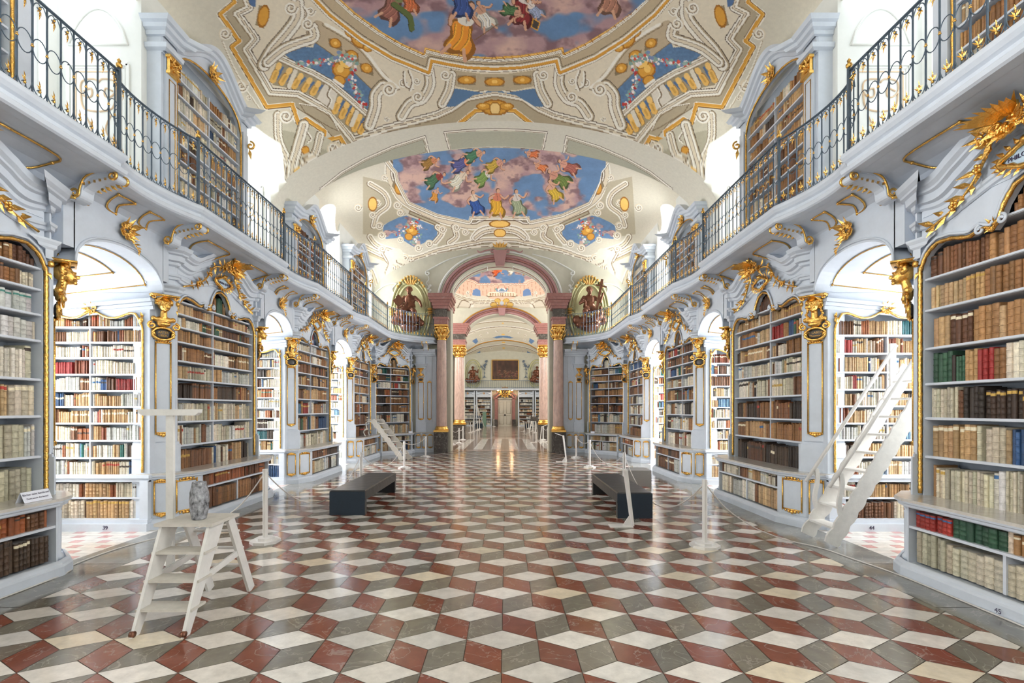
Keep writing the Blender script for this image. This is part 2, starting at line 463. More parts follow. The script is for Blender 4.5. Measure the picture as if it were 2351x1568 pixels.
# ---- the painted vault
def Vf(x, y):
    x = np.abs(x)
    E = 5.6 + 2.1 * np.sqrt(np.clip(1 - (x / 4.86) ** 2, 0, 1))
    def bump(c, h, a):
        u = np.abs((y - c) / h); w = (x / 4.8) ** 6
        return a * (np.clip(1 - u ** 3.2, 0, 1) ** .75 * (1 - w) + 1.75 * w * np.clip(1 - u ** 12, 0, 1) ** .5)
    z = E + bump(5.7, 4.5, .9) + bump(-3.3, 4.5, .9) + bump(14.75, 3.45, .75)
    return z
def Nf(x, y):
    z = np.full_like(y, 0.0)
    for n0, n1 in UPN:
        c, r = (n0 + n1) / 2, (n1 - n0) / 2
        u = np.clip(1 - ((y - c) / r) ** 2, 0, 1)
        zn = 6.25 + 1.12 * np.sqrt(u) * (r / .75) ** .5
        z = np.where((y > n0) & (y < n1), zn, z)
    return z

nprng = np.random.RandomState(3)
def vnoise(x, y, seed=0):
    """smooth value noise"""
    tab = np.random.RandomState(seed).rand(64, 64)
    xi, yi = np.floor(x).astype(int), np.floor(y).astype(int); fx_, fy_ = x - xi, y - yi
    fx_ = fx_ * fx_ * (3 - 2 * fx_); fy_ = fy_ * fy_ * (3 - 2 * fy_)
    g = lambda a, b_: tab[a % 64, b_ % 64]
    return (g(xi, yi) * (1 - fx_) + g(xi + 1, yi) * fx_) * (1 - fy_) + (g(xi, yi + 1) * (1 - fx_) + g(xi + 1, yi + 1) * fx_) * fy_
def fbm(x, y, seed=0, o=4):
    s = 0; a = .5; t = 0
    for k in range(o): s = s + a * vnoise(x * 2 ** k, y * 2 ** k, seed + k); t += a; a *= .5
    return s / t

class Paint:
    """pictures painted on a surface: u, v are the sheet's own picture coordinates of every vertex"""
    def __init__(s, u, v, base): s.u, s.v = u, v; s.c = np.tile(np.array(base, float), (len(u), 1)); s.rs = random.Random(8)
    def sel(s, pts, pad):
        xs = [p[0] for p in pts]; ys = [p[1] for p in pts]
        return np.nonzero((s.u > min(xs) - pad) & (s.u < max(xs) + pad) & (s.v > min(ys) - pad) & (s.v < max(ys) + pad))[0]
    def inside(s, idx, pts):
        u, v = s.u[idx], s.v[idx]; r = np.zeros(len(idx), bool)
        n = len(pts)
        for i in range(n):
            x0, y0 = pts[i]; x1, y1 = pts[(i + 1) % n]
            if y0 == y1: continue
            c = ((y0 > v) != (y1 > v)) & (u < (x1 - x0) * (v - y0) / (y1 - y0) + x0); r ^= c
        return idx[r]
    def poly(s, pts, col, curve=0, fn=None):
        if curve: pts = cat(pts, curve, True)
        idx = s.sel(pts, 1); idx = s.inside(idx, pts)
        s.c[idx] = fn(s.u[idx], s.v[idx]) if fn else col
        return idx
    def stroke(s, pts, bands, curve=0, closed=False):
        """bands: list of (offset from, offset to, colour) across the line"""
        if curve: pts = cat(pts, curve, closed)
        elif closed: pts = list(pts) + [pts[0]]
        w = max(max(abs(a), abs(b_)) for a, b_, _ in bands)
        idx = s.sel(pts, w + 1)
        if not len(idx): return
        u, v = s.u[idx], s.v[idx]; best = np.full(len(idx), 1e9); sg = np.zeros(len(idx))
        for (x0, y0), (x1, y1) in zip(pts, pts[1:]):
            dx, dy = x1 - x0, y1 - y0; L = dx * dx + dy * dy
            if L < 1e-9: continue
            t = np.clip(((u - x0) * dx + (v - y0) * dy) / L, 0, 1)
            ex, ey = u - x0 - t * dx, v - y0 - t * dy; d = np.hypot(ex, ey); m = d < best - 1e-6
            best[m] = d[m]; sg[m] = np.sign(dx * ey - dy * ex)[m]
        sd_ = best * np.where(sg == 0, 1, sg)
        for a, b_, col in bands:
            m = (sd_ >= a) & (sd_ < b_); s.c[idx[m]] = col
    def ell(s, c, rx, ry, col, rot=0, edge=None):
        n = 14; pts = [(c[0] + rx * cos(2 * pi * k / n) * cos(rot) - ry * sin(2 * pi * k / n) * sin(rot), c[1] + rx * cos(2 * pi * k / n) * sin(rot) + ry * sin(2 * pi * k / n) * cos(rot)) for k in range(n)]
        if edge: s.poly([(c[0] + (x - c[0]) * 1.25, c[1] + (y - c[1]) * 1.25) for x, y in pts], edge)
        s.poly(pts, col)
    def spiral(s, c, r, bands=None, turns=1.6, a0=0, dr=1):
        pts = []
        N_ = int(turns * 16)
        for k in range(N_ + 1):
            t = k / N_; a = a0 + dr * t * turns * 2 * pi; q = r * (1 - .82 * t); pts.append((c[0] + q * cos(a), c[1] + q * sin(a)))
        s.ell(c, r * 1.1, r * 1.1, CRM)
        s.stroke(pts, bands or [(-r * .16, r * .10, WHT), (r * .10, r * .22, BRN)])
        s.ell(c, r * .16, r * .16, TAN)
    def flowers(s, pts, n, spread, r):
        P = cat(pts, 8)
        for k in range(n):
            p = P[s.rs.randrange(len(P))]; q = (p[0] + s.rs.gauss(0, spread), p[1] + s.rs.gauss(0, spread))
            col = s.rs.choice([(176, 58, 52), (200, 84, 72), (226, 214, 214), (236, 226, 222), (150, 176, 168), (128, 158, 150), (120, 140, 178), (140, 164, 150)])
            rr = r * s.rs.uniform(.5, 1.1); s.ell(q, rr, rr, col)
            if col[0] > 170: s.ell((q[0] - rr * .3, q[1] - rr * .3), rr * .4, rr * .4, tuple(min(255, c * 1.15) for c in col))
CRM = (222, 210, 188); WHT = (240, 235, 224); TAN = (178, 160, 132); BRN = (128, 108, 84); DK = (96, 80, 64)
GLD = (214, 156, 62); GLL = (240, 198, 110); GLD2 = (160, 104, 34); SKY = (92, 122, 158); SKY2 = (82, 110, 150)
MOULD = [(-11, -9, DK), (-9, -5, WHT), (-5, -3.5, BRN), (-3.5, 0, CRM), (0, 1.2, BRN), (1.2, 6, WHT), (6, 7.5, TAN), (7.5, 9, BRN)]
def scale_b(bands, k): return [(a * k, b_ * k, c) for a, b_, c in bands]

def sky_fn(seed, cl=(170, 138, 142), sk=(100, 132, 172), sc=.017, thr=.5, dark=(112, 84, 92), lite=(206, 172, 160)):
    def f(u, v):
        n = fbm(u * sc + 7, v * sc * 1.5, seed, 3); n2 = fbm(u * sc * 3 + 3, v * sc * 4.2, seed + 9); n3 = fbm(u * sc * 1.7, v * sc * 2.6, seed + 17)
        k = np.clip((n - thr) * 13, 0, 1)[:, None]; e = np.clip((n3 - .32) * 2.6, 0, 1)[:, None]
        c = np.array(cl) * (1 - e) + np.array(lite) * e; d = np.clip((.52 - n2) * 5, 0, 1)[:, None] * .75; c = c * (1 - d) + np.array(dark) * d
        s_ = np.array(sk) * (.92 + .16 * n2[:, None])
        return s_ * (1 - k) + c * k
    return f
def figure(P, x, y, s, cloth, cloth2=None, rot=0, skin=(206, 160, 132), seed=0):
    """a generic draped painted figure seen from below"""
    R = random.Random(seed); ca, sa = cos(rot), sin(rot)
    q = lambda a, b_: (x + (a * ca - b_ * sa) * s, y + (a * sa + b_ * ca) * s)
    dk = tuple(c * .62 for c in cloth); lt = tuple(min(255, c * 1.22) for c in cloth)
    P.poly([q(-9, -2), q(-6, 6), q(-8, 13), q(-2, 17), q(4, 15), q(10, 17), q(12, 9), q(7, 3), q(5, -4), q(-3, -5)], dk, 3)
    P.poly([q(-7, -1), q(-4, 6), q(-6, 12), q(0, 14), q(5, 12), q(8, 14), q(9, 8), q(5, 3), q(3, -3), q(-3, -4)], cloth, 3)
    for k in range(3):
        a = -4 + k * 4 + R.uniform(-1, 1); P.stroke([q(a, -1), q(a + 1.5, 6), q(a - 1, 13)], [(-.55 * s, .25 * s, lt), (.25 * s, .7 * s, dk)], 3)
    c2 = cloth2 or (226, 218, 206); P.poly([q(-4, -3), q(-5, -10), q(0, -12), q(5, -10), q(4, -3)], c2, 3)
    P.stroke([q(-1, -11), q(1, -4)], [(-.3 * s, .4 * s, tuple(c * .7 for c in c2))])
    P.stroke([q(4, -9), q(9, -6), q(13, -9 + R.uniform(-3, 3))], [(-1.1 * s, .9 * s, skin), (.9 * s, 1.5 * s, (130, 86, 68))], 3)
    P.stroke([q(-4, -9), q(-9, -5), q(-8, 0)], [(-1.1 * s, .9 * s, skin), (.9 * s, 1.5 * s, (130, 86, 68))], 3)
    P.stroke([q(-4, 12), q(-7, 18)], [(-1.2 * s, 1.0 * s, skin)]); P.stroke([q(5, 12), q(8, 18)], [(-1.2 * s, 1.0 * s, skin)])
    P.ell(q(0, -15), 2.6 * s, 3.0 * s, (92, 66, 50)); P.ell(q(.6, -14.4), 2.1 * s, 2.6 * s, skin)

xs = np.concatenate([np.arange(-5.95, -4.9, .05), np.arange(-4.9, 4.9, .0125), np.arange(4.9, 5.96, .05)])
ys = np.concatenate([np.arange(-6.05, 5.0, .12), np.arange(5.0, 6.4, .03), np.arange(6.4, 11.4, .0112), np.arange(11.4, 18.3, .0165)])
XX, YY = np.meshgrid(xs, ys); ny, nx = XX.shape
V0 = Vf(XX, YY); N0 = np.where(np.abs(XX) > 4.45, Nf(XX, YY), 0.0); ZZ = np.maximum(V0, N0)
xf, yf, zf = XX.ravel(), YY.ravel(), ZZ.ravel()
# picture coordinates of the left half; the right half mirrors it
def pic(x, y, z): 
    yy = np.maximum(y, 4.0); return VPX + FPX * (x - CX) / yy, VPY - FPX * (z - CH) / yy
mu, mv = pic(-np.abs(xf), yf, zf); tu, tv = pic(xf, yf, zf)
bayA = (yf < 10.22); bayB = (yf > 11.28)
mu = mu.copy(); muA = np.where(bayA & (yf > 4.9), mu, -9e3); muB = np.where(bayB, mu, -9e3)
P = Paint(muA, mv, (212, 206, 190))
def za(*pts): return [(500 + x / 3.483, y / 3.483) for x, y in pts]
def zb(*pts): return [(850 + x / 3.617, 300 + y / 3.617) for x, y in pts]
MID = 2240
# cream structure inside the inner moulding line
P.poly(za((200, 0), (240, 60), (150, 110), (300, 310), (225, 395), (420, 740), (640, 760), (900, 900), (1080, 1140), (1350, 1040), (1750, 930), (1870, 880), (1990, 790), (2200, 750), (MID + 40, 750), (MID + 40, -300), (200, -300)), (226, 215, 194))
# panelled edge between the two cornice lines
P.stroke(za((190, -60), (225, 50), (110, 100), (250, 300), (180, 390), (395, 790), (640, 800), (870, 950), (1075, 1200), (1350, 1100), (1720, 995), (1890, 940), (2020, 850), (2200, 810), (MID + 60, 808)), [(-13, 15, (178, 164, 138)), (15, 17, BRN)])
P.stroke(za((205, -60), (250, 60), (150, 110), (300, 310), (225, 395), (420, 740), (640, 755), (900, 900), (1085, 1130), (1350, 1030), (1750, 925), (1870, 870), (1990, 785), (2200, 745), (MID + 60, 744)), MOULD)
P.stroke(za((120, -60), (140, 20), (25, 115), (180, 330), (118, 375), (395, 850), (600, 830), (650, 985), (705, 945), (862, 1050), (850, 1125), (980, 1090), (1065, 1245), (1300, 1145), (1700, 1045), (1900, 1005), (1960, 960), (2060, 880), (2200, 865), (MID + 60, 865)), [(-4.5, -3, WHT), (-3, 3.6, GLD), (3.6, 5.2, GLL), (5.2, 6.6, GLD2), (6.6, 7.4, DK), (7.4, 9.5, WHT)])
P.stroke(za((655, 830), (700, 900), (900, 1020), (960, 1045)), [(-1, 1, BRN)]); P.stroke(za((655, 828), (860, 880), (965, 1040)), [(-1, 1, WHT), (1, 2, BRN)], 4)
# sky openings
P.poly(za((540, 440), (640, 370), (760, 380), (780, 338), (950, 420), (1120, 560), (1250, 690), (1235, 800), (1230, 930), (1090, 830), (900, 650), (760, 570), (640, 520)), SKY, fn=lambda u, v: np.array(SKY)[None] * (.86 + .28 * fbm(u * .2, v * .2, 5))[:, None])
P.poly(za((1850, 700), (2000, 722), (2130, 745), (2200, 700), (2340, 735), (2200, 735), (2050, 760), (1900, 850), (1785, 855), (1810, 760)), SKY)
P.poly(za((230, -40), (310, -40), (300, 60), (260, 40)), SKY2)
# balustrade
P.poly(za((430, 610), (480, 470), (640, 545), (900, 670), (1060, 800), (1230, 950), (1160, 1060), (1075, 1070), (900, 880), (760, 770), (640, 720), (440, 680)), (160, 146, 120))
for a, b_ in (((490, 520), (440, 640)), ((575, 560), (510, 660)), ((665, 605), (610, 690)), ((735, 640), (690, 715)), ((805, 665), (760, 742)), ((975, 790), (935, 890)), ((1035, 830), (990, 930)), ((1090, 870), (1045, 980)), ((1135, 930), (1090, 1030)), ((1190, 965), (1140, 1050))):
    q = za(a, b_); mx_ = ((q[0][0] + q[1][0]) / 2, (q[0][1] + q[1][1]) / 2)
    P.stroke([(q[0][0] + 9, q[0][1] + 6), (q[1][0] + 10, q[1][1] - 3)], [(-2.5, 2.5, SKY2)])
    P.stroke(q, [(-4.5, 4.5, (224, 178, 96)), (4.5, 5.5, GLD2)]); P.stroke([mx_, q[1]], [(-7.5, 6.5, (226, 182, 100)), (6.5, 7.8, GLD2)]); P.stroke([q[0], (q[0][0] * .85 + q[1][0] * .15, q[0][1] * .85 + q[1][1] * .15)], [(-6.5, 6, (236, 196, 120))])
    P.stroke([mx_, (mx_[0] * .2 + q[1][0] * .8, mx_[1] * .2 + q[1][1] * .8)], [(-3, 2.2, (206, 156, 74))])
for q in (((625, 560), (570, 690)), ((870, 680), (840, 790)), ((940, 730), (900, 830)), ((1120, 880), (1070, 1000))): P.stroke(za(*q), [(-5, 5, (222, 214, 198)), (5, 7, BRN)])
P.poly(za((850, 680), (960, 740), (920, 880), (790, 790)), (222, 214, 200)); P.stroke(za((905, 700), (880, 760), (905, 800), (885, 850)), [(-3, 0, WHT), (0, 3, BRN)], 4)
P.stroke(za((470, 455), (640, 535), (760, 585), (900, 665), (1060, 800), (1235, 950)), scale_b(MOULD, .85))
# coffered band
P.stroke(za((790, 250), (960, 370), (1110, 490), (1290, 660)), [(-25, 22, (190, 172, 144)), (22, 24, BRN)], 3)
for c in ((940, 345), (1075, 440), (1190, 545)):
    q = za(c)[0]; P.poly([(q[0] - 17, q[1] - 12), (q[0] + 14, q[1] - 4), (q[0] + 16, q[1] + 18), (q[0] - 13, q[1] + 8)], (132, 116, 90)); P.ell(q, 12, 9, GLD, .5, GLD2); P.ell(q, 4, 4, GLL)
P.stroke(za((860, 195), (1040, 300), (1180, 420), (1320, 600), (1440, 700)), [(-4, 3, WHT), (3, 5.5, TAN), (5.5, 7, BRN)], 3)
P.poly(za((1880, 560), (1900, 690), (2040, 720), (2230, 730), (MID + 40, 730), (MID + 40, 590), (2100, 590)), (186, 170, 142)); 
for c in ((1990, 640), (2207, 655)):
    q = za(c)[0]; P.poly([(q[0] - 21, q[1] - 11), (q[0] + 21, q[1] - 10), (q[0] + 21, q[1] + 12), (q[0] - 20, q[1] + 10)], (138, 122, 96)); P.ell(q, 18, 8, GLD, 0, GLD2); P.ell(q, 5, 4, GLL)
P.poly(za((330, 40), (405, 60), (370, 230), (300, 200)), (150, 134, 104)); P.ell(za((365, 130))[0], 11, 22, GLD, .2, GLD2)
# vase with flowers
P.ell(za((990, 560))[0], 19, 16, GLD, .5, GLD2); P.ell(za((975, 640))[0], 12, 9, GLD, .5, GLD2); P.ell(za((1015, 515))[0], 13, 7, GLL, .5, GLD2); P.ell(za((980, 550))[0], 8, 9, GLL); P.stroke(za((930, 640), (1000, 690)), [(-3, 3, WHT)])
P.flowers(za((650, 500), (740, 510), (860, 490), (960, 480)), 60, 4, 4.2); P.flowers(za((960, 470), (1020, 440), (1080, 500)), 60, 7, 4.4); P.flowers(za((1075, 560), (1075, 660), (1130, 760), (1165, 850)), 60, 4, 4)
# scroll brackets
def tail(pts, k=1.0): P.stroke(za(*pts), [(-14 * k, -12 * k, BRN), (-12 * k, -5 * k, WHT), (-5 * k, -3.5 * k, BRN), (-3.5 * k, 4 * k, CRM), (4 * k, 5.5 * k, BRN), (5.5 * k, 11 * k, WHT), (11 * k, 14 * k, TAN), (14 * k, 16 * k, DK)], 5)
tail(((640, 20), (640, 140), (560, 260), (440, 400), (370, 520)), 1.1)
tail(((760, 220), (770, 300), (650, 345), (520, 400), (400, 500)), .9)
tail(((1320, 690), (1265, 760), (1260, 860), (1215, 1000)), 1.0)
tail(((1690, 560), (1700, 680), (1640, 790), (1540, 830), (1470, 930)), .9)
tail(((1870, 600), (1850, 720), (1795, 830)), .8)
for c, r in (((720, 190), 15), ((585, 65), 16), ((1370, 715), 16), ((1600, 775), 14), ((1820, 600), 13), ((740, 90), 12), ((1480, 660), 11), ((1590, 650), 9), ((1350, 950), 7)): P.spiral(za(c)[0], r)
for q in (((1490, 580), (1500, 680), (1560, 710)), ((1530, 570), (1560, 650), (1540, 720)), ((690, 60), (720, 110), (700, 150))): P.stroke(za(*q), [(-3.5, 1, WHT), (1, 3.5, BRN)], 4)
# gold rocaille
for c, rx, ry in (((1060, 270), 12, 7), ((1140, 320), 20, 15), ((1200, 380), 10, 9), ((2205, 860), 24, 15), ((2125, 850), 14, 7)): P.ell(za(c)[0], rx, ry, GLD, .6 if c[0] < 2000 else 0, GLD2); P.ell((za(c)[0][0] - 2, za(c)[0][1] - 2), rx * .5, ry * .5, GLL)
P.ell(za((2207, 868))[0], 8, 12, (238, 206, 140), 0, GLD2)
# corner cartouche below the cornice
P.poly(za((480, 900), (600, 960), (640, 1010), (700, 970), (840, 1080), (960, 1160), (1000, 1200), (900, 1330), (720, 1400), (660, 1500), (600, 1560), (530, 1450), (560, 1300), (500, 1150)), (202, 196, 176))
P.poly(za((520, 1040), (610, 1060), (640, 1120), (560, 1250), (510, 1150)), (178, 172, 150)); P.poly(za((790, 1170), (930, 1230), (860, 1330), (760, 1330)), (176, 170, 148))
tail(((480, 920), (490, 1120), (560, 1290), (560, 1440)), .7); tail(((1000, 1180), (960, 1300), (820, 1400), (700, 1420)), .7); tail(((690, 1000), (640, 1180), (600, 1320), (590, 1420)), .9); tail(((820, 1080), (780, 1230), (700, 1300), (660, 1400)), .7)
for c, r in (((545, 930), 16), ((930, 1190), 15), ((560, 1300), 8), ((700, 1380), 10), ((60, 270), 14), ((190, 690), 15), ((540, 1450), 9), ((700, 1480), 9), ((250, 780), 7)): P.spiral(za(c)[0], r)
P.ell(za((700, 1200))[0], 8, 8, GLD, 0, GLD2); P.poly(za((600, 1400), (650, 1330), (660, 1400), (650, 1560), (600, 1600)), GLL, 3); P.poly(za((590, 1440), (640, 1400), (620, 1560)), GLD, 3)
P.stroke(za((720, 1060), (750, 1110), (720, 1140)), [(-2, 1, WHT), (1, 3, BRN)], 3)
P.stroke(za((40, 330), (120, 520), (220, 700), (330, 860)), [(-2, 1, WHT), (1, 2.5, TAN)], 3); P.stroke(za((0, 470), (60, 560), (80, 640)), [(-2, 1, WHT), (1, 3, TAN)], 3)
c_outer = np.nonzero((P.u > 0))[0]
# ring round the great painting
r1 = za((860, -120), (980, -10), (1100, 100), (1300, 245), (1480, 350), (1645, 425), (1655, 378), (1800, 415), (2000, 445), (2200, 458), (MID + 60, 458))
r2 = za((640, -140), (790, 0), (900, 115), (1150, 310), (1400, 460), (1685, 575), (1705, 480), (1850, 510), (2000, 535), (2200, 545), (MID + 60, 545))
ringp = r1 + r2[::-1]
P.poly(ringp, (190, 172, 142))
P.stroke(r2, [(-9, -7.5, DK), (-7.5, -5, TAN), (-5, -1.5, WHT), (-1.5, 4.5, GLD), (4.5, 5.5, GLD2), (5.5, 9, WHT), (9, 10, BRN)])
P.stroke(r1, [(-6, -4.5, WHT), (-4.5, 1, GLD), (1, 3.5, GLL), (3.5, 5, GLD2), (5, 7.5, WHT), (7.5, 8.5, BRN), (8.5, 11, WHT), (11, 12, BRN)])
RR = cat(r1, 3); 
for k in range(0, len(RR) - 1): P.stroke([RR[k], (RR[k][0] - 4, RR[k][1] + 5)], [(-.8, .8, GLD2)])
# transverse arch panels
def panel(pts, fill=(176, 176, 158)):
    P.poly(pts, fill); P.stroke(pts, [(-3.4, -2.2, DK), (-2.2, 1.2, WHT), (1.2, 2.2, BRN), (2.2, 4.2, (206, 202, 186)), (4.2, 5.2, BRN)], closed=True)
colA = P.c
# painting proper (not mirrored)
Q = Paint(np.where(bayA & (yf > 4.9), tu, -9e3), tv, (0, 0, 0)); Q.c = colA
half = [(x, y) for x, y in r1[:-1]]
midx = VPX + FPX * (0 - CX) / 9.1
right = [(2 * midx - x, y - 1) for x, y in half[::-1]]
Q.poly([(650, -260)] + half + right + [(2 * midx - 650, -260)], None, fn=sky_fn(11, thr=.45, sc=.010))
for f in ((905, 8, 2.2, (150, 98, 86), (120, 130, 84), .6), (1062, 66, 3.0, (226, 146, 52), (226, 220, 210), .35), (1110, 36, 1.7, (222, 216, 204), (196, 150, 126), -.4), (1200, 14, 2.2, (128, 42, 44), (224, 214, 208), .3), (1178, 26, 1.3, (78, 112, 72), (196, 150, 126), 2.0), (1225, 22, 1.3, (150, 160, 186), (226, 214, 206), -.6), (1060, 0, 2.0, (60, 82, 140), (226, 220, 210), .1), (940, -2, 1.6, (190, 106, 66), (150, 60, 50), 0), (1400, -10, 2.2, (168, 120, 100), (200, 170, 150), .2)):
    figure(Q, f[0], f[1], f[2] * 1.25, f[3], f[4], f[5], seed=int(f[0]))
Q.stroke([(905, 10), (925, 24), (942, 40), (946, 66)], [(-6, 6, (92, 104, 58)), (6, 8, (60, 70, 40))], 4)
Q.stroke([(1090, 92), (1143, 56)], [(-1, 1, (120, 88, 60))]); Q.poly([(1224, 42), (1240, 52), (1234, 70), (1220, 62)], (70, 64, 60)); Q.stroke([(1224, 42), (1240, 52), (1234, 70), (1220, 62)], [(-1, 1.5, GLD)], closed=True)
P.c = Q.c
# bay B
P = Paint(muB, mv, (206, 200, 180)); P.c = Q.c
ringB = zb((60, 130), (190, 300), (225, 340), (240, 420), (290, 520), (330, 590), (560, 690), (815, 745), (825, 712), (950, 708), (1075, 706), (1180, 706))
P.poly(zb((0, 0), (190, 290), (130, 420), (200, 600), (560, 790), (860, 850), (1180, 850), (1180, 0)), (190, 176, 148))
P.stroke(zb((150, 280), (150, 380), (190, 470), (280, 590), (540, 730), (850, 800), (950, 770), (1180, 770)), [(-12, -10, DK), (-10, -7, WHT), (-7, -5, BRN), (-5, 4, CRM), (4, 5, BRN), (5, 8, WHT)], 3)
P.poly(zb((200, 400), (290, 440), (300, 540), (230, 530), (180, 460)), (136, 120, 94)); P.ell(zb((240, 475))[0], 9, 13, GLD, 0, GLD2)
P.stroke(ringB, [(-4, -2.5, BRN), (-2.5, 1, WHT), (1, 2, BRN), (2, 5, CRM), (5, 6, BRN), (6, 9, WHT), (9, 10, DK)])
P.poly(zb((110, 790), (190, 730), (300, 705), (430, 750), (560, 800), (555, 860), (540, 905), (450, 930), (370, 970), (330, 945), (240, 890), (130, 900), (105, 850)), None, fn=sky_fn(31, thr=.62, sc=.05))
P.ell(zb((345, 830))[0], 13, 9, GLD, .4, GLD2); P.ell(zb((320, 880))[0], 8, 7, GLD, .4, GLD2); P.ell(zb((375, 795))[0], 7, 4, GLL, .4, GLD2); P.ell(zb((340, 826))[0], 5, 4, GLL)
P.flowers(zb((220, 860), (290, 820), (340, 770), (390, 760)), 50, 3, 2.6); P.flowers(zb((400, 790), (400, 860), (360, 930)), 44, 3, 2.6)
P.poly(zb((330, 665), (575, 770), (560, 790), (320, 690)), (176, 166, 140)); P.stroke(zb((330, 665), (575, 770), (560, 790), (320, 690)), [(-1, 1.5, BRN)], closed=True)
P.poly(zb((-60, 960), (60, 1010), (200, 1040), (350, 1090), (600, 1020), (840, 945), (960, 930), (1180, 930), (1180, 1010), (840, 1010), (600, 1080), (350, 1150), (100, 1080), (-60, 1010)), (178, 168, 144))
P.poly(zb((-60, 380), (150, 430), (200, 560), (300, 690), (110, 780), (90, 880), (-60, 860)), (186, 176, 152))
P.poly(zb((600, 800), (860, 860), (900, 830), (860, 890), (560, 980), (560, 900)), (190, 180, 156))
P.poly(zb((880, 880), (940, 835), (1180, 820), (1180, 895)), (190, 178, 150))
def tb(pts, k=.6): P.stroke(zb(*pts), [(-11 * k, -5 * k, WHT), (-5 * k, -3 * k, BRN), (-3 * k, 4 * k, CRM), (4 * k, 6 * k, BRN), (6 * k, 11 * k, WHT), (11 * k, 14 * k, BRN)], 4)
for q in (((0, 880), (60, 950), (200, 1000), (350, 1060), (560, 990), (800, 935), (880, 920), (960, 905), (1180, 900)), ((0, 440), (120, 520), (150, 620), (60, 700), (30, 790)), ((560, 800), (600, 850), (540, 930)), ((700, 800), (720, 880), (660, 930)), ((850, 890), (900, 830), (1000, 800), (1180, 795)), ((870, 890), (930, 845), (1010, 825), (1180, 820)), ((-40, 960), (60, 1010), (180, 1060), (350, 1130), (600, 1060), (840, 985), (1180, 960)), ((-140, 1010), (-60, 1050), (20, 1180), (60, 1300)), ((110, 1000), (160, 1080), (240, 1150), (200, 1250)), ((350, 1140), (520, 1090), (800, 1020), (1180, 990))): tb(q)
for c, r in (((225, 620), 9), ((250, 680), 8), ((75, 790), 9), ((95, 870), 9), ((600, 820), 9), ((715, 805), 9), ((790, 840), 8), ((400, 975), 9), ((490, 940), 9), ((250, 905), 7), ((100, 985), 9), ((290, 1060), 9), ((20, 700), 8), ((120, 390), 7), ((820, 1010), 7), ((540, 1100), 8), ((60, 600), 8), ((-100, 640), 9)): P.spiral(zb(c)[0], r)
P.poly(zb((150, 1000), (250, 980), (280, 1060), (240, 1120), (160, 1080)), (226, 220, 206), 3); P.stroke(zb((130, 1020), (170, 1100), (140, 1180)), [(-6, 4, (222, 216, 200)), (4, 6, BRN)], 3); P.stroke(zb((240, 1080), (320, 1110), (330, 1160)), [(-6, 5, (222, 216, 200)), (5, 7, BRN)], 3)
for c, rx, ry in (((1065, 775), 18, 7), ((1065, 850), 9, 8), ((1070, 985), 12, 5), ((20, 610), 9, 14)): P.ell(zb(c)[0], rx, ry, GLL, 0, GLD2)
P.stroke(zb((1000, 960), (1060, 930), (1140, 930)), [(-5, 3, WHT), (3, 6, BRN)], 3)
Q = Paint(np.where(bayB, tu, -9e3), tv, (0, 0, 0)); Q.c = P.c
midb = VPX + FPX * (0 - CX) / 16.6
half = [q for q in ringB[1:-1]]; right = [(2 * midb - x, y) for x, y in half[::-1]]
Q.poly([(900, 250)] + half + right + [(2 * midb - 900, 250)], None, fn=sky_fn(23, thr=.45, sc=.019))
for x, y, s_, a, b_, r_ in ((870, 600, 1.5, (46, 82, 150), (222, 200, 180), -.2), (1050, 600, 1.7, (214, 160, 50), (200, 120, 96), .1), (1220, 600, 1.6, (150, 160, 130), (206, 196, 190), -.1), (540, 400, 1.4, (70, 108, 78), (140, 60, 56), 1.1), (740, 400, 1.5, (214, 210, 190), (216, 200, 180), .9), (950, 380, 1.4, (122, 148, 80), (214, 206, 196), 1.0), (1040, 280, 1.3, (186, 156, 62), (206, 150, 130), 1.2), (770, 270, 1.5, (86, 88, 140), (214, 120, 70), 1.3), (500, 260, 1.2, (150, 112, 50), (196, 128, 90), 1.2), (1560, 400, 1.6, (104, 122, 60), (196, 140, 120), -.9), (1520, 500, 1.4, (204, 170, 60), (206, 160, 140), -.4), (1640, 300, 1.4, (160, 92, 80), (206, 150, 130), -1.0), (1410, 300, .9, (214, 120, 70), (206, 150, 120), -1), (540, 530, .9, (206, 140, 60), (206, 160, 140), .4), (870, 200, 1.3, (70, 120, 90), (200, 150, 120), 1.3), (1340, 195, .9, (206, 110, 60), (206, 150, 120), -1.3)):
    q = zb((x, y))[0]; figure(Q, q[0], q[1], s_ * 1.12, a, b_, r_, seed=x)
P2 = Paint(np.where(~bayA & ~bayB, mu, -9e3), mv, (0, 0, 0)); P2.c = Q.c; P = P2
idx = np.nonzero(~bayA & ~bayB)[0]; P.c[idx] = (216, 212, 198)
panel([(975, 314), (984, 352), (920, 372), (856, 399), (810, 428), (764, 463), (737, 434), (785, 396), (837, 366), (900, 338)])
P.poly([(1021, 304), (1145, 298), (1175, 298), (1175, 339), (1145, 339), (1034, 347)], (178, 178, 160))
P.stroke([(1175, 297), (1080, 299), (1021, 304), (1034, 347), (1085, 342), (1175, 338)], [(-4, -2.4, (206, 202, 186)), (-2.4, -1.4, BRN), (-1.4, 1.6, WHT), (1.6, 3, DK)])
vc = Q.c
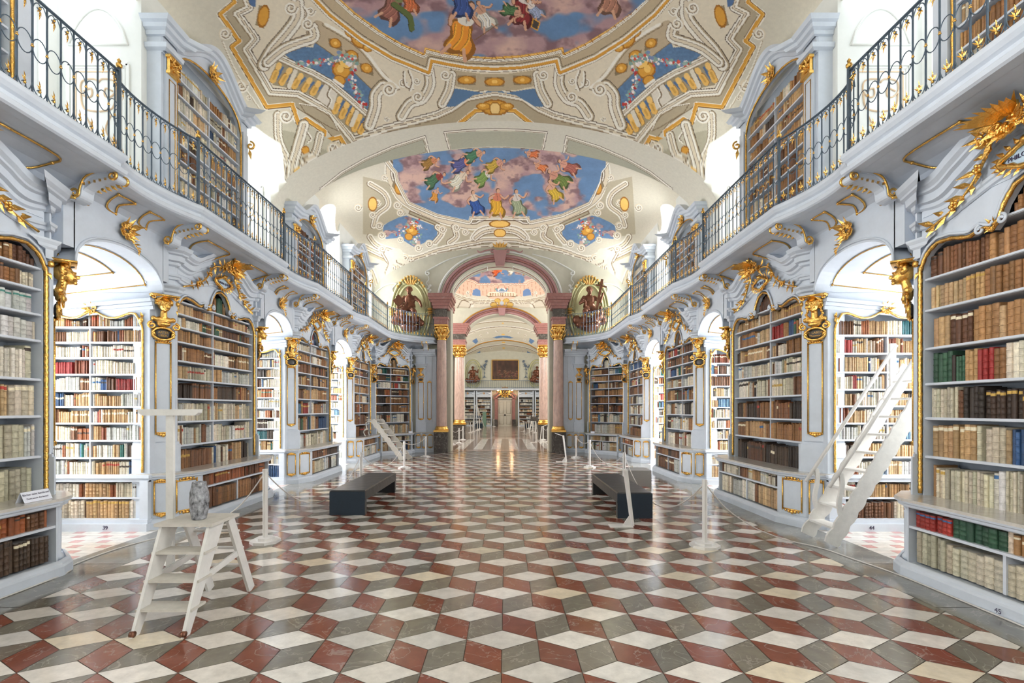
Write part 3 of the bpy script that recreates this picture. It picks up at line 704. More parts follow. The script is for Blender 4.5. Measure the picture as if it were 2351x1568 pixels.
# window alcove heads and reveals stay plain light plaster
inn = (N0.ravel() > V0.ravel() - .004); vc[inn] = (236, 236, 228)
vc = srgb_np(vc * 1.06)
me = bpy.data.meshes.new('ceiling')
keep = ~((np.abs(XX) > 4.87) & (N0 <= V0)); kf = keep[:-1, :-1] & keep[1:, :-1] & keep[:-1, 1:] & keep[1:, 1:]
I = np.arange(ny * nx).reshape(ny, nx)
q = np.stack([I[:-1, :-1][kf], I[:-1, 1:][kf], I[1:, 1:][kf], I[1:, :-1][kf]], 1)
def npmesh(name, verts, quads, cols, mt):
    used = np.unique(quads); remap = np.zeros(len(verts), int); remap[used] = np.arange(len(used)); verts = verts[used]; cols = cols[used]; quads = remap[quads]
    me = bpy.data.meshes.new(name); me.vertices.add(len(verts)); me.vertices.foreach_set('co', verts.astype(np.float32).ravel())
    me.loops.add(quads.size); me.loops.foreach_set('vertex_index', quads.astype(np.int32).ravel())
    me.polygons.add(len(quads)); me.polygons.foreach_set('loop_start', np.arange(0, quads.size, 4, dtype=np.int32)); me.polygons.foreach_set('loop_total', np.full(len(quads), 4, np.int32))
    me.polygons.foreach_set('use_smooth', np.ones(len(quads), bool))
    at = me.color_attributes.new('Col', 'FLOAT_COLOR', 'POINT'); at.data.foreach_set('color', np.concatenate([cols, np.ones((len(cols), 1))], 1).astype(np.float32).ravel())
    me.materials.append(mt); me.update(); me.validate()
    return me
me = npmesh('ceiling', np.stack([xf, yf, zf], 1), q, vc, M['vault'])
link('ceiling', me, kind='structure')
# ---- walls, niches, windows
GZ0, GZ1 = 4.03, 4.26      # gallery slab under and upper side
def gilt_line(b, pts, r=.008, beads=True):
    b.tube(pts, r, 5)
    if beads:
        for p in (pts[0], pts[-1]): b.ell(p, r * 2.4, 6, 4)
wn_ = 0
for sd in (-1, 1):
    b = MB(lambda x, y, z, sd=sd: Vector((sd * x, y, z)))
    bl = MB(b.T)
    # wall behind the cases (both storeys) between niches; upper storey stands at x = 4.8
    NW = [(a, c + .19) for a, c in NICHES]      # the case on the far reveal stands partly in the wall
    for NN, z0_, z1_ in ((NW, 0, GZ0 + .1), (UPN, GZ0 + .1, 7.9)):
        edges = [-6.2] + [v for n in NN for v in n] + [18.3]
        for k in range(0, len(edges), 2):
            a, c = edges[k], edges[k + 1]
            b.box(4.80, 6.3, a, c, z0_, z1_)
    for n0, n1, lo_ in [(a, c, 1) for a, c in NICHES] + [(a, c, 0) for a, c in UPN]:
        yc = (n0 + n1) / 2; w = (n1 - n0) / 2 - .16
        # outer wall with its window opening
        z0, z1, za_, zb_ = (0, GZ0 + .1, .85, 2.98) if lo_ else (GZ0 + .1, 7.6, 4.62, 7.05)
        for y0, y1 in ((n0, yc - w), (yc + w, n1 + .19 * lo_)): b.box(5.96, 6.25, y0, y1, z0, z1)
        b.box(5.96, 6.25, yc - w, yc + w, z0, za_); b.box(5.96, 6.25, yc - w, yc + w, zb_, z1)
        if lo_: b.box(4.42, 6.0, n0, n1, 3.64, GZ0 + .05)       # structure over the alcove
        else: b.box(4.78, 6.0, n0, n1, GZ0 + .08, GZ1 - .02)
    b.build('wall_' + SIDE[sd], M['plaster'], kind='structure')
    # barrel soffit over each lower alcove and the arch face towards the hall
    b = MB(b.T); g = MB(b.T)
    for n0, n1 in NICHES:
        yc, hw = (n0 + n1) / 2, (n1 - n0) / 2; nn = 24
        def arc(x, t): return (x, yc - hw * cos(pi * t), 3.10 - (x - 4.3) * .10 + (.44 - (x - 4.3) * .03) * sin(pi * t) ** .75)
        vs = []; 
        for i in range(nn + 1):
            t = i / nn; a = arc(4.34, t); c = arc(5.98, t); vs += [a, c, (4.34, a[1], 3.92), (4.42, a[1], 3.92)]
        b.add(vs, [(4 * i + p, 4 * i + 4 + p, 4 * i + 4 + r, 4 * i + r) for i in range(nn) for p, r in ((0, 1), (0, 2))])
        b.sm = b.sm
        for ya, yb in ((n0 - .16, n0 + .012), (n1 - .012, n1 + .14)): b.box(4.346, 4.79, ya + .03, yb - .02, 3.31, 3.93)
        # fascia moulding on the arch edge
        b.tube([(4.335, arc(4.3, i / nn)[1], arc(4.3, i / nn)[2] + .035) for i in range(nn + 1)], .014, 6)
        for i in range(1, 2):
            # gold lines on the soffit
            for xx0, xx1, t0, t1 in ((4.55, 5.75, .10, .90), (4.85, 5.5, .25, .75)):
                L = [arc(xx0, t0 + (t1 - t0) * i / 16) for i in range(17)]; L = [(x, y, z - .008) for x, y, z in L]; gilt_line(g, L, .007)
                L2 = [(x, y, z - .008) for x, y, z in [arc(xx1, t0 + (t1 - t0) * i / 16) for i in range(17)]]; gilt_line(g, L2, .007)
                gilt_line(g, [L[0], L2[0]], .007); gilt_line(g, [L[-1], L2[-1]], .007)
        # cornice on the reveal walls
        for yy, s_ in ((n1, -1), (n0, 1)):
            for dz, w_ in ((0, .05), (.05, .075), (-.05, .03)): b.beam((4.45, yy + s_ * w_ / 2, 2.98 + dz + .02), (5.96, yy + s_ * w_ / 2, 2.86 + dz), w_, .045)
    b.build('trim_' + SIDE[sd], M['white'], kind='structure')
    g.build('trim_' + SIDE[sd], M['gold'], kind='structure')
    # painted panels on the upper reveals, facing the entrance
    b = MB(b.T); g = MB(b.T)
    for n0, n1 in UPN[1:]:
        for yy, s_ in ((n1, -1),):
            y_ = yy + s_ * .006
            for z0, z1 in ((4.5, 6.35),):
                for o_, m_, r_ in ((0, b, .022), (.05, b, .010), (.10, g, .006)):
                    pts = [(4.98 + o_, y_, z0 + o_), (5.80 - o_, y_, z0 + o_), (5.80 - o_, y_, z1 - o_), (4.98 + o_, y_, z1 - o_)]
                    for i in range(4): m_.beam(pts[i], pts[(i + 1) % 4], r_ * 2, r_ * 1.2, (0, 1, 0))
            A = [(4.98 + .82 * k / 12, y_, 6.62 + .5 * sin(pi * k / 12) ** .7) for k in range(13)]
            b.tube(A, .014, 5); b.tube([A[0], A[-1]], .014, 5)
            # painted scrollwork
            for sgn in (-1, 1):
                cx = 5.39
                g.tube(cat([(cx + sgn * .20, y_, 5.98), (cx + sgn * .10, y_, 6.02), (cx + sgn * .09, y_, 5.92), (cx + sgn * .16, y_, 5.90), (cx + sgn * .24, y_, 5.98), (cx + sgn * .22, y_, 6.12), (cx + sgn * .06, y_, 6.15), (cx, y_, 6.10)], 4), .011, 5)
                g.tube(cat([(cx + sgn * .24, y_, 5.95), (cx + sgn * .20, y_, 5.75), (cx + sgn * .02, y_, 5.70)], 4), .012, 5)
                g.tube(cat([(cx + sgn * .18, y_, 5.66), (cx + sgn * .10, y_, 5.45), (cx + sgn * .20, y_, 5.25), (cx + sgn * .12, y_, 5.0), (cx, y_, 4.85)], 4), .010, 5)
                g.tube(cat([(cx + sgn * .08, y_, 5.3), (cx + sgn * .02, y_, 5.18), (cx + sgn * .12, y_, 5.12)], 4), .008, 5)
    b.build('trim_' + SIDE[sd], M['plaster'], kind='structure')
    g.build('trim_' + SIDE[sd], M['scrollp'], kind='structure')
    for n0, n1, z0, z1 in [(a, c, .85, 2.98) for a, c in NICHES] + [(a, c, 4.62, 7.05) for a, c in UPN]:
        yc = (n0 + n1) / 2; w = (n1 - n0) / 2 - .16
        for _ in (0,):
            wn_ += 1
            e = bpy.data.objects.new('window_%d' % wn_, None); COL.objects.link(e); e.location = (sd * 6.12, yc, z0); e['kind'] = 'structure'
            WL[e.name] = Matrix.Translation(e.location)
            b = MB(lambda x, y, z, sd=sd: Vector((sd * x, y, z)))
            for y0, y1 in ((yc - w, yc - w + .06), (yc + w - .06, yc + w), (yc - .03, yc + .03)): b.box(6.08, 6.15, y0, y1, z0, z1)
            nb = 4
            for k in range(nb + 1):
                zz = z0 + (z1 - z0 - .05) * k / nb; b.box(6.085, 6.145, yc - w, yc + w, zz, zz + .05)
            b.build('window_frame', M['wframe'], e)
            b = MB(b.T); b.box(6.11, 6.116, yc - w, yc + w, z0, z1); b.build('pane', M['glass'], e)
b = MB(); b.box(-6.3, 6.3, -6.4, -6.1, 0, 8.8); b.build('wall_back', M['plaster'], kind='structure')

# ================================================================== BOOKS
PAL = {
    'cream vellum': [(226, 215, 194), (216, 203, 180), (234, 226, 210)], 'pale grey': [(206, 206, 200), (194, 194, 186), (216, 216, 212)],
    'light tan': [(190, 154, 110), (202, 170, 128), (180, 142, 98)], 'tan leather': [(158, 112, 70), (172, 128, 84), (140, 98, 60)],
    'brown leather': [(112, 74, 48), (126, 84, 54), (98, 64, 44)], 'dark brown': [(66, 50, 40), (54, 44, 38), (78, 60, 46)],
    'red brown': [(146, 84, 50), (160, 92, 52), (132, 70, 46)], 'blue': [(52, 84, 128), (42, 72, 110), (92, 128, 156)], 'teal': [(40, 92, 100), (36, 104, 96)],
    'green': [(56, 92, 70), (70, 104, 74)], 'red': [(150, 46, 44), (170, 58, 50)], 'ochre yellow': [(206, 162, 54)], 'greenish vellum': [(196, 188, 164), (184, 178, 156), (204, 197, 174)],
}
MIX = {
    'vellum': [('cream vellum', 4), ('pale grey', 3), ('greenish vellum', 2), ('brown leather', 1.3), ('light tan', 1.6), ('tan leather', .8), ('dark brown', .7), ('blue', .15), ('ochre yellow', .12)],
    'tan': [('light tan', 5), ('tan leather', 5), ('brown leather', 1.5), ('cream vellum', 1), ('dark brown', .5)],
    'brown': [('tan leather', 3), ('brown leather', 5), ('dark brown', 2.5), ('red brown', 1)],
    'mixed': [('light tan', 2.5), ('tan leather', 2), ('brown leather', 2), ('blue', 1.5), ('teal', .5), ('cream vellum', 2), ('red', .8), ('green', .8), ('dark brown', 1.5), ('pale grey', 1.5)],
    'alcove': [('cream vellum', 4), ('pale grey', 2), ('light tan', 3), ('red brown', 1.2), ('brown leather', 1), ('blue', .8), ('teal', .3), ('dark brown', .7), ('red', .3)],
    'folio': [('greenish vellum', 1)], 'russet': [('red brown', 5), ('brown leather', 1)], 'black': [('dark brown', 5), ('brown leather', 1.2)],
    'blue': [('blue', 4), ('cream vellum', 1), ('dark brown', 1)],
}
BOOKS = []
def fill(T, s0, s1, z, clear, of, mix, case, shelf, seed, wmin=.018, wmax=.05, depth=.2, zcap=None, full=.93, hf=(.70, .9), dirn=1):
    R = random.Random(seed); s = s0; k = 0; run = 0; names = [m_[0] for m_ in MIX[mix]]; wts = [m_[1] for m_ in MIX[mix]]
    while True:
        if run <= 0:
            kind = R.choices(names, wts)[0]; run = R.choice([1, 1, 1, 2, 3, 4, 7, 12]); col = R.choice(PAL[kind]); bw = R.uniform(wmin, wmax); bh = clear * R.uniform(*hf)
            lab = R.choices([None, (170, 60, 48), (228, 218, 190), (52, 100, 150), (60, 48, 40), (196, 160, 80), (70, 130, 120)], [12, .5, 1.6, .3, 1, 1, .15])[0]; lz = R.uniform(.6, .8)
        run -= 1
        w = max(.012, bw * R.uniform(.85, 1.15)); h = min(clear - .012, bh * R.uniform(.95, 1.035))
        if s + w > s1: break
        if zcap is not None:
            h = min(h, zcap(s + w / 2) - z - .03)
            if h < .06: s += w; continue
        kk = R.uniform(.80, 1.06); c = tuple(min(255, max(0, x * kk * R.uniform(.985, 1.015))) for x in col)
        BOOKS.append(dict(T=T, s=s, w=w, z=z, h=h, o=of + R.uniform(-.012, .008), d=depth, c=c, kind=kind, lab=lab, lz=lz, case=case, shelf=shelf, k=k, n=0, tilt=0))
        s += w + .0022; k += 1
        if R.random() < .012: s += R.uniform(.01, .05)
    return k
def box_book(b, B, detail):
    T = B['T']; s, w, z, h, o, d = B['s'], B['w'], B['z'], B['h'], B['o'], B['d']
    base = srgb(B['c']); lab = srgb(B['lab']) if B['lab'] else None
    seg = 6 if detail else 3
    prof = [(s + w * (.5 - .5 * cos(pi * i / seg)), o + min(.017, w * .42) * sin(pi * i / seg)) for i in range(seg + 1)]
    prof = [(s, o - d)] + prof + [(s + w, o - d)]
    rows = []
    if detail:
        nb = 4 if h > .2 else 3; R = random.Random(int(s * 1e4) + int(z * 1e3)); groove = tuple(c * .62 for c in base); hi = tuple(min(1, c * 1.16) for c in base)
        band_l = R.random() < .75
        zs = [0]; cur = base; rows = [(0, 0, base)]
        for k in range(nb):
            zb_ = (k + .85) / (nb + .8); c2 = lab if (lab and abs(k - (nb - 1)) < .5) else base
            if band_l:
                rows += [(zb_ - .022, 0, groove), (zb_ - .012, .0028, hi), (zb_ + .012, .0028, groove), (zb_ + .022, 0, base)]
            else:
                rows += [(zb_ - .006, 0, tuple(c * .75 for c in base)), (zb_ + .006, 0, base)]
            if c2 is not base: rows += [(zb_ + .03, .0006, lab), (min(.97, zb_ + .03 + .1), 0, base)]
        rows += [(.975, 0, groove), (1, 0, base)]
        out = []; last = -1
        for r_ in rows:
            if r_[0] > last: out.append(r_); last = r_[0]
        rows = out
    else:
        if lab: rows = [(0, 0, base), (B['lz'] - .07, 0, lab), (B['lz'] + .07, 0, base), (1, 0, base)]
        else:
            g = tuple(c * .7 for c in base); rows = [(0, 0, base), (.3, 0, g), (.33, 0, base), (.62, 0, g), (.65, 0, base), (1, 0, base)]
    n = len(prof); vs = []
    for t, off, c in rows:
        for i, (a, q) in enumerate(prof): vs.append((a, q + (off if 0 < i < n - 1 else 0), z + h * t))
    base_i = len(b.v)
    for p in vs: b.v.append(tuple(T(*p)))
    for r_ in range(len(rows) - 1):
        for i in range(n - 1):
            b.f.append([base_i + r_ * n + i, base_i + r_ * n + i + 1, base_i + (r_ + 1) * n + i + 1, base_i + (r_ + 1) * n + i]); b.m.append(0)
            b.c.append(rows[r_][2] if 0 < i < n - 2 else base); b.sm.append(0 < i < n - 2 and not (detail and rows[r_][1] != rows[r_ + 1][1]))
    b.f.append([base_i + (len(rows) - 1) * n + i for i in range(n)]); b.m.append(0); b.c.append(tuple(.5 * c + .25 for c in base)); b.sm.append(False)

# ================================================================== CARVED ORNAMENT
def scroll_pts(c, r, a0, turns, dr=1, lead=None, n=14):
    out = list(lead or [])
    for k in range(int(turns * n) + 1):
        t = k / (turns * n); a = a0 + dr * 2 * pi * turns * t; q = r * (1 - .78 * t); out.append((c[0] + q * cos(a), c[1] + q * sin(a)))
    return out
def rocaille(b, s, o, z, R, seed=0, n=9):
    """a shell of curling leaves with beads, drawn in the s-z plane"""
    rr = random.Random(seed)
    for k in range(n):
        a = 2 * pi * k / n + rr.uniform(-.2, .2); L = R * rr.uniform(.7, 1.1)
        c = (s + cos(a) * R * .55, z + sin(a) * R * .55); pts = scroll_pts(c, R * .36, a + pi, 1.1, rr.choice((-1, 1)), n=8)
        b.tube([(p[0], o + R * .12 + .02 * R * i / 4, p[1]) for i, p in enumerate(pts)], [R * .10 * (1 - .5 * i / len(pts)) for i in range(len(pts))], 5)
        b.leaf((s + cos(a) * R * .35, o + R * .05, z + sin(a) * R * .35), (cos(a), .5, sin(a)), (0, 1, 0), L, R * .38)
    for k in range(n): 
        a = 2 * pi * (k + .5) / n; b.ell((s + cos(a) * R * .42, o + R * .14, z + sin(a) * R * .42), R * .10, 6, 4)
def flower(b, p, r):
    for k in range(5):
        a = 2 * pi * k / 5; b.ell((p[0] + cos(a) * r * .6, p[1], p[2] + sin(a) * r * .6), (r * .45, r * .3, r * .45), 6, 4)
    b.ell((p[0], p[1] + r * .25, p[2]), r * .3, 6, 4)
def garland(b, pts, seed, k=1.0, nrm=(0, 1, 0)):
    P = cat(pts, 5); rr = random.Random(seed); n = len(P)
    b.tube(P, [.010 * k] * n, 5)
    for i in range(0, n - 1, 2):
        p = Vector(P[i]); d = (Vector(P[i + 1]) - p).normalized(); a = d.cross(Vector(nrm)).normalized()
        for sg in (-1, 1):
            if rr.random() < .85: b.leaf(tuple(p), tuple(d * .8 + a * sg * rr.uniform(.5, 1.1) + Vector(nrm) * rr.uniform(.1, .5)), nrm, .10 * k * rr.uniform(.7, 1.2), .042 * k)
        if i % 6 == 2: flower(b, (p.x, p.y + .02 * k, p.z), .034 * k)

def bust_mesh(kind):
    """gilded herm: head with face and hair on a chest, scrolls at the sides; local s, o, z"""
    pr = [((0, .05, .40), (.080, .085, .095)), ((0, .10, .365), (.062, .058, .080)),          # skull, face
          ((0, .168, .372), (.011, .020, .022)), ((0, .157, .335), (.024, .012, .007)), ((0, .145, .306), (.022, .020, .018)),   # nose, lips, chin
          ((-.036, .140, .352), (.020, .018, .022)), ((.036, .140, .352), (.020, .018, .022)), ((-.03, .146, .412), (.024, .014, .007)), ((.03, .146, .412), (.024, .014, .007)),
          ((0, .05, .32), (0, .03, .22), .040, .046), ((0, .02, .185), (.115, .058, .050)), ((0, .035, .13), (.085, .05, .04)), ((-.11, .02, .195), (.036, .04, .036)), ((.11, .02, .195), (.036, .04, .036))]
    rr = random.Random(7)
    for k in range(16):
        a = pi * k / 15; pr.append(((cos(a) * .088, .05 + rr.uniform(-.02, .03), .40 + sin(a) * .09), rr.uniform(.020, .030)))
    if kind:
        for sg in (-1, 1):
            for k in range(6): pr.append(((sg * (.088 + .012 * sin(k * 2)), .04, .40 - k * .034), .020))
    me = rmesh(pr, .0065, 'gilded_bust', M['gold'])
    b = MB()
    b.slab([(-.15, .485), (.15, .485), (.165, .51), (-.165, .51)], -.05, .16)
    for sg in (-1, 1):
        b.tube([(p[0] * sg, .05, p[1]) for p in scroll_pts((.135, .10), .05, pi / 2, 1.3, -1)], .015, 6)
        b.tube([(p[0] * sg, .10, p[1]) for p in scroll_pts((.13, .47), .03, 0, 1.2, 1)], .011, 6)
        b.leaf((sg * .13, .02, .06), (-sg * .4, .1, -1), (0, 1, 0), .12, .05)
    o1 = b.build('gilded_bust', M['gold'], mesh_only=True)
    tmp = bpy.data.objects.new('a', me); tmp2 = bpy.data.objects.new('b', o1)
    bm = __import__('bmesh').new(); bm.from_mesh(me); bm.from_mesh(o1); out = bpy.data.meshes.new('gilded_bust'); bm.to_mesh(out); bm.free(); out.materials.append(M['gold'])
    for p in out.polygons: p.use_smooth = True
    bpy.data.objects.remove(tmp); bpy.data.objects.remove(tmp2)
    return out
BUST = [bust_mesh(0), bust_mesh(1)]
def plaque_mesh():
    b = MB(); n = 20
    ring = [(.125 * cos(2 * pi * k / n), .03, .082 * sin(2 * pi * k / n)) for k in range(n)]
    b.tube(ring, [.016 + .006 * (k % 2) for k in range(n)], 6, closed=True)
    for k in range(14): a = 2 * pi * k / 14; b.leaf((.12 * cos(a), .02, .085 * sin(a)), (cos(a), .2, sin(a)), (0, 1, 0), .035, .02)
    g = b.build('plaque_frame', M['gold'], mesh_only=True)
    b = MB(); b.ell((0, .01, 0), (.108, .02, .074), 20, 8); d = b.build('plaque_field', M['plaque'], mesh_only=True)
    return g, d
PLQ = plaque_mesh()
def bracket_mesh():
    b = MB(); w = .075
    path = cat([(-.10, -.21), (-.02, -.19), (.0, -.10), (.05, 0.0), (.18, .06), (.32, .06)], 5)
    sp1 = scroll_pts((-.055, -.16), .055, -pi / 2 + .2, 1.4, -1); sp2 = scroll_pts((.33, .015), .05, pi / 2, 1.4, -1)
    # profile is (o, z); thick curved strap
    strap = path; b.mi = 0
    vs = []; 
    for i, (o, z) in enumerate(strap):
        d = Vector((strap[min(i + 1, len(strap) - 1)][0] - strap[max(i - 1, 0)][0], strap[min(i + 1, len(strap) - 1)][1] - strap[max(i - 1, 0)][1])).normalized(); nx_, nz_ = -d[1], d[0]
        for s_, q in ((-w, .022), (w, .022), (w, -.022), (-w, -.022)): vs.append((s_, o + nx_ * q, z + nz_ * q))
    web = strap + [(.30, .0), (.15, -.02), (.04, -.10), (-.02, -.17)]
    b.add([(s_, o, z) for s_ in (-w * .8, w * .8) for o, z in web], [tuple(range(len(web))), tuple(range(len(web), 2 * len(web)))[::-1]] + [(i, (i + 1) % len(web), len(web) + (i + 1) % len(web), len(web) + i) for i in range(len(web))])
    m = len(strap); b.add(vs, [(4 * i + k, 4 * i + (k + 1) % 4, 4 * i + 4 + (k + 1) % 4, 4 * i + 4 + k) for i in range(m - 1) for k in range(4)] + [(0, 1, 2, 3), tuple(4 * m - 4 + k for k in (3, 2, 1, 0))])
    b.mi = 1
    for sg in (-1, 1):
        for sp in (sp1, sp2): b.tube([(sg * w, p[0], p[1]) for p in sp], [.016 * (1 - .5 * i / len(sp)) for i in range(len(sp))], 6)
        b.tube([(sg * w, o, z) for o, z in strap], .012, 5)
        for k in range(5): b.leaf((sg * w, .02 + k * .055, -.05 + k * .012), (sg * .3, .8, -.6), (sg, 0, 0), .075, .035)
    b.mi = 0
    for sp in ((-.055, -.16, .042), (.33, .015, .04)):
        n = 14; b.add([(s_, sp[0] + sp[2] * cos(2 * pi * k / n), sp[1] + sp[2] * sin(2 * pi * k / n)) for s_ in (-w, w) for k in range(n)], [(k, (k + 1) % n, n + (k + 1) % n, n + k) for k in range(n)] + [tuple(range(n)), tuple(range(n, 2 * n))[::-1]])
    return b.build('gallery_console', [M['white'], M['gold']], mesh_only=True)
BRK = bracket_mesh()

# ================================================================== BOOKCASES
def ztop(t):
    K = [(0, 3.00), (.03, 3.13), (.09, 3.20), (.16, 3.19), (.24, 3.14), (.30, 3.18), (.335, 3.12), (.36, 3.16), (.385, 3.30), (.43, 3.43), (.5, 3.48)]
    if t > .5: t = 1 - t
    for (a, x), (b_, y) in zip(K, K[1:]):
        if a <= t <= b_:
            u = (t - a) / (b_ - a); u = u * u * (3 - 2 * u) if a in (.24, .30) else u
            return x + (y - x) * u
    return K[-1][1]
def crest(t, h=.25):
    if t > .5: t = 1 - t
    u = min(1, max(0, (t - .10) / .34)); u = u * u * (3 - 2 * u); return h * u - .035 * sin(pi * min(1, max(0, t / .2)))
COR = [(0, 3.57), (.025, 3.59), (.03, 3.625), (.07, 3.64), (.075, 3.71), (.11, 3.725), (.115, 3.745), (.15, 3.775), (.165, 3.83), (0, 3.83)]
ARC = [(0, 3.38), (.02, 3.39), (.025, 3.42), (.04, 3.43), (.045, 3.455), (0, 3.46)]
NECK = [(0, 3.10), (.02, 3.11), (.02, 3.20), (.045, 3.22), (.05, 3.25), (.075, 3.28), (.08, 3.30), (0, 3.30)]
PLN = [(0, 0), (.05, 0), (.05, .085), (.035, .10), (.03, .12), (.012, .135), (0, .14)]

def gold_rect(b, f, s0, s1, z0, z1, r=.0105, orn=True):
    """gilt bead panel on a plane f(s, z)"""
    L = [f(s0, z0), f(s1, z0), f(s1, z1), f(s0, z1)]
    for i in range(4): b.tube([L[i], L[(i + 1) % 4]], r, 5)
    if orn:
        for zz, up in ((z1, 1), (z0, -1)):
            n = 7
            for k in range(n):
                s_ = s0 + (s1 - s0) * k / (n - 1); h = .026 + .036 * (1 - abs(2 * k / (n - 1) - 1)); p = f(s_, zz)
                q = f(s_, zz + up * h * .5); b.ell(q, (h * .45, h * .4, h * .5), 6, 4)
BSC = 1.0
def make_case(T, L, ups, lows, label, case_key, mixes, side, reads=-1, name_txt=None, plaque=None, near=.36, far=.32, busts=(1, 1), seed=0, big_cor=.25, simple=False, bust_kind=0, origin=None, wr=(.018, .05), lowmix=('vellum', 'vellum'), hfs=(.70, .9), cend=.16):
    root = thing('bookcase', label, 'bookcase', T(L / 2, 0, 0))
    D = -.36; sa, sb = near, L - far; W = sb - sa
    zt = lambda s: ztop((s - sa) / W)
    ce = L - cend
    plan = [(-.02, D), (-.03, -.10), (.05, .14), (.42 if near > .28 else .2, .30), (ce - .17, .32), (ce - .02, .26), (L - .02, -.02), (L, D)]
    # carcass
    b = MB(T)
    b.box(sa - .04, sb + .04, D - .02, D, .1, 3.56)                                  # back board
    dn, df = (.25 if near > .28 else sa - .03), min(.22, far - .02); dk = -.16 if near > .28 else -.05
    def pier_plan(e): return ([(-e * .6, D + .01), (-e * .6, dk), (dn - .01, .045 + e), (sa - .02, .045 + e), (sa - .02, D + .01)], [(sb + .02, D + .01), (sb + .02, .045 + e), (L - df + .01, .045 + e), (L + e * .6, dk), (L + e * .6, D + .01)])
    b.box(dn + .02, sa, D + .005, -.005, .7, 3.79); b.box(sb, L - df - .02, D + .005, -.005, .7, 3.79)   # posts
    for e, z0, z1 in ((0.0, 1.15, 3.60), (.045, .74, 1.12), (.025, 1.12, 1.15)):
        for pl_ in pier_plan(e): b.prism(pl_, z0, z1)
    P0, P1 = T(0, dk, 0), T(dn, .045, 0); Q0, Q1 = T(L - df, .045, 0), T(L, dk, 0)
    def sub(A, B_): S2 = (B_ - A).normalized(); n2 = Vector((-S2.y, S2.x, 0)); n2 = n2 if n2.dot(T.OC) > 0 else -n2; return Fr(A, S2, n2), (B_ - A).length
    TN, WN = sub(P0, P1); TF, WF = sub(Q0, Q1)
    for TT, w__ in ((TN, WN), (TF, WF)):      # raised pilaster strips on the splayed faces
        if w__ > .2:
            b.T = TT; b.box(.05, w__ - .03, -.05, .022, 1.16, 3.12); b.T = T
    for a, c in ((sa, sa + .012), (sb - .012, sb)): b.box(a, c, D, .0, .74, 3.1)
    n = 44
    S_ = [sa + W * i / n for i in range(n + 1)]
    for i in range(n):                                                               # scalloped header
        a, c = S_[i], S_[i + 1]; za_, zc_ = zt(a), zt(c)
        b.hex([T_ for T_ in ((a, -.05, za_), (c, -.05, zc_), (c, -.05, 3.86), (a, -.05, 3.86))], [(a, .012, za_), (c, .012, zc_), (c, .012, 3.86), (a, .012, 3.86)])
    b.prism([(0, D), (0, 0), (L, 0), (L, D)], 3.80, 3.84)
    # lower cabinet: plinth, pedestal block, far column, end panel
    b.prism(plan, 0, .12)
    b.sweep(plan, PLN)
    ped = .47 if near > .28 else .24
    b.prism([(-.01, D), (-.02, -.10), (.06, .13), (ped - .05, .285), (ped, .285), (ped, D)], .12, .70)
    b.box(ce - .14, ce - .12, D, .27, .12, .70)
    b.prism([(ce - .12, D), (ce - .12, .12), (L - .04, -.04), (L - .02, D)], .12, .70)
    b.lathe([(.05, .12), (.05, .16), (.032, .19), (.034, .58), (.036, .60), (.03, .61), (.044, .66), (.05, .70)], (ce - .065, .21), 14)
    b.box(ped, ce - .12, D + .02, D + .04, .12, .7)
    carc = b.build('carcass', M['white'], root)
    # counter
    b = MB(T); off = [(-.05, D), (-.06, -.11), (.03, .17), (.40 if near > .28 else .18, .335), (ce - .16, .355), (ce + .01, .29), (L + .02, -.0), (L + .03, D)]
    b.prism(off, .715, .742); b.mi = 1; b.sweep(plan, [(0, .66), (.012, .67), (.015, .69), (.035, .70), (.04, .716), (0, .716)])
    b.build('counter', [M['counter'], M['white']], root)
    # shelves
    for k, z in enumerate(ups):
        b = MB(T); b.box(sa + .012, sb - .012, D, -.02, z - .026, z); b.box(sa + .012, sb - .012, -.02, -.008, z - .022, z - .004)
        b.build('shelf', M['shelf'], root)
    for z in lows[1:]:
        b = MB(T); b.box(ped, ce - .14, D + .04, .265, z - .024, z); b.build('shelf', M['shelf'], root)
    mid = sa + W * .45
    if not simple or True:
        b = MB(T); zs = sorted(ups)
        for k in range(len(zs) - 1):
            if k > 0 or True: b.box(mid - .009, mid + .009, D, -.035, zs[k], zs[k + 1] - .026)
        if 'nodiv' not in (case_key or ''): b.build('divider', M['shelf'], root)
        md2 = (ped + ce - .14) / 2; b = MB(T); b.box(md2 - .012, md2 + .012, D + .04, .25, lows[0], lows[1] - .024); b.build('divider', M['shelf'], root)
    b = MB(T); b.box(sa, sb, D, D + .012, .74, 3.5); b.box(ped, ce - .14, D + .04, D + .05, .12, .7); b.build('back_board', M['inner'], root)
    # gilt moulding round the opening
    b = MB(T); pts = [(sa - .012, .02, .76 + .06 * i) for i in range(int((2.98 - .76) / .06) + 1)] + [(s, .022, zt(s) + .004) for s in S_] + [(sb + .012, .02, 2.98 - .06 * i) for i in range(int((2.98 - .76) / .06) + 1)]
    dense = []
    for p, q in zip(pts, pts[1:]):
        m_ = max(1, int(math.dist(p, q) / .03))
        for j in range(m_): dense.append(tuple(p[i] + (q[i] - p[i]) * j / m_ for i in range(3)))
    dense.append(pts[-1]); b.tube(dense, [.017 + .005 * (i % 2) for i in range(len(dense))], 6)
    for t in (.345, .655): rocaille(b, sa + W * t, .03, ztop(t) + .03, .06, seed=int(t * 9), n=6)
    for t, sg in ((.0, -1), (1, 1)):
        s_ = sa + W * t + sg * .03; b.ell((s_, .05, 3.06), (.03, .03, .035), 8, 6); b.leaf((s_, .03, 3.0), (0, .2, -1), (0, 1, 0), .1, .05)
    b.build('gilt_moulding', M['gold'], root)
    # white scrolls of the header
    b = MB(T); 
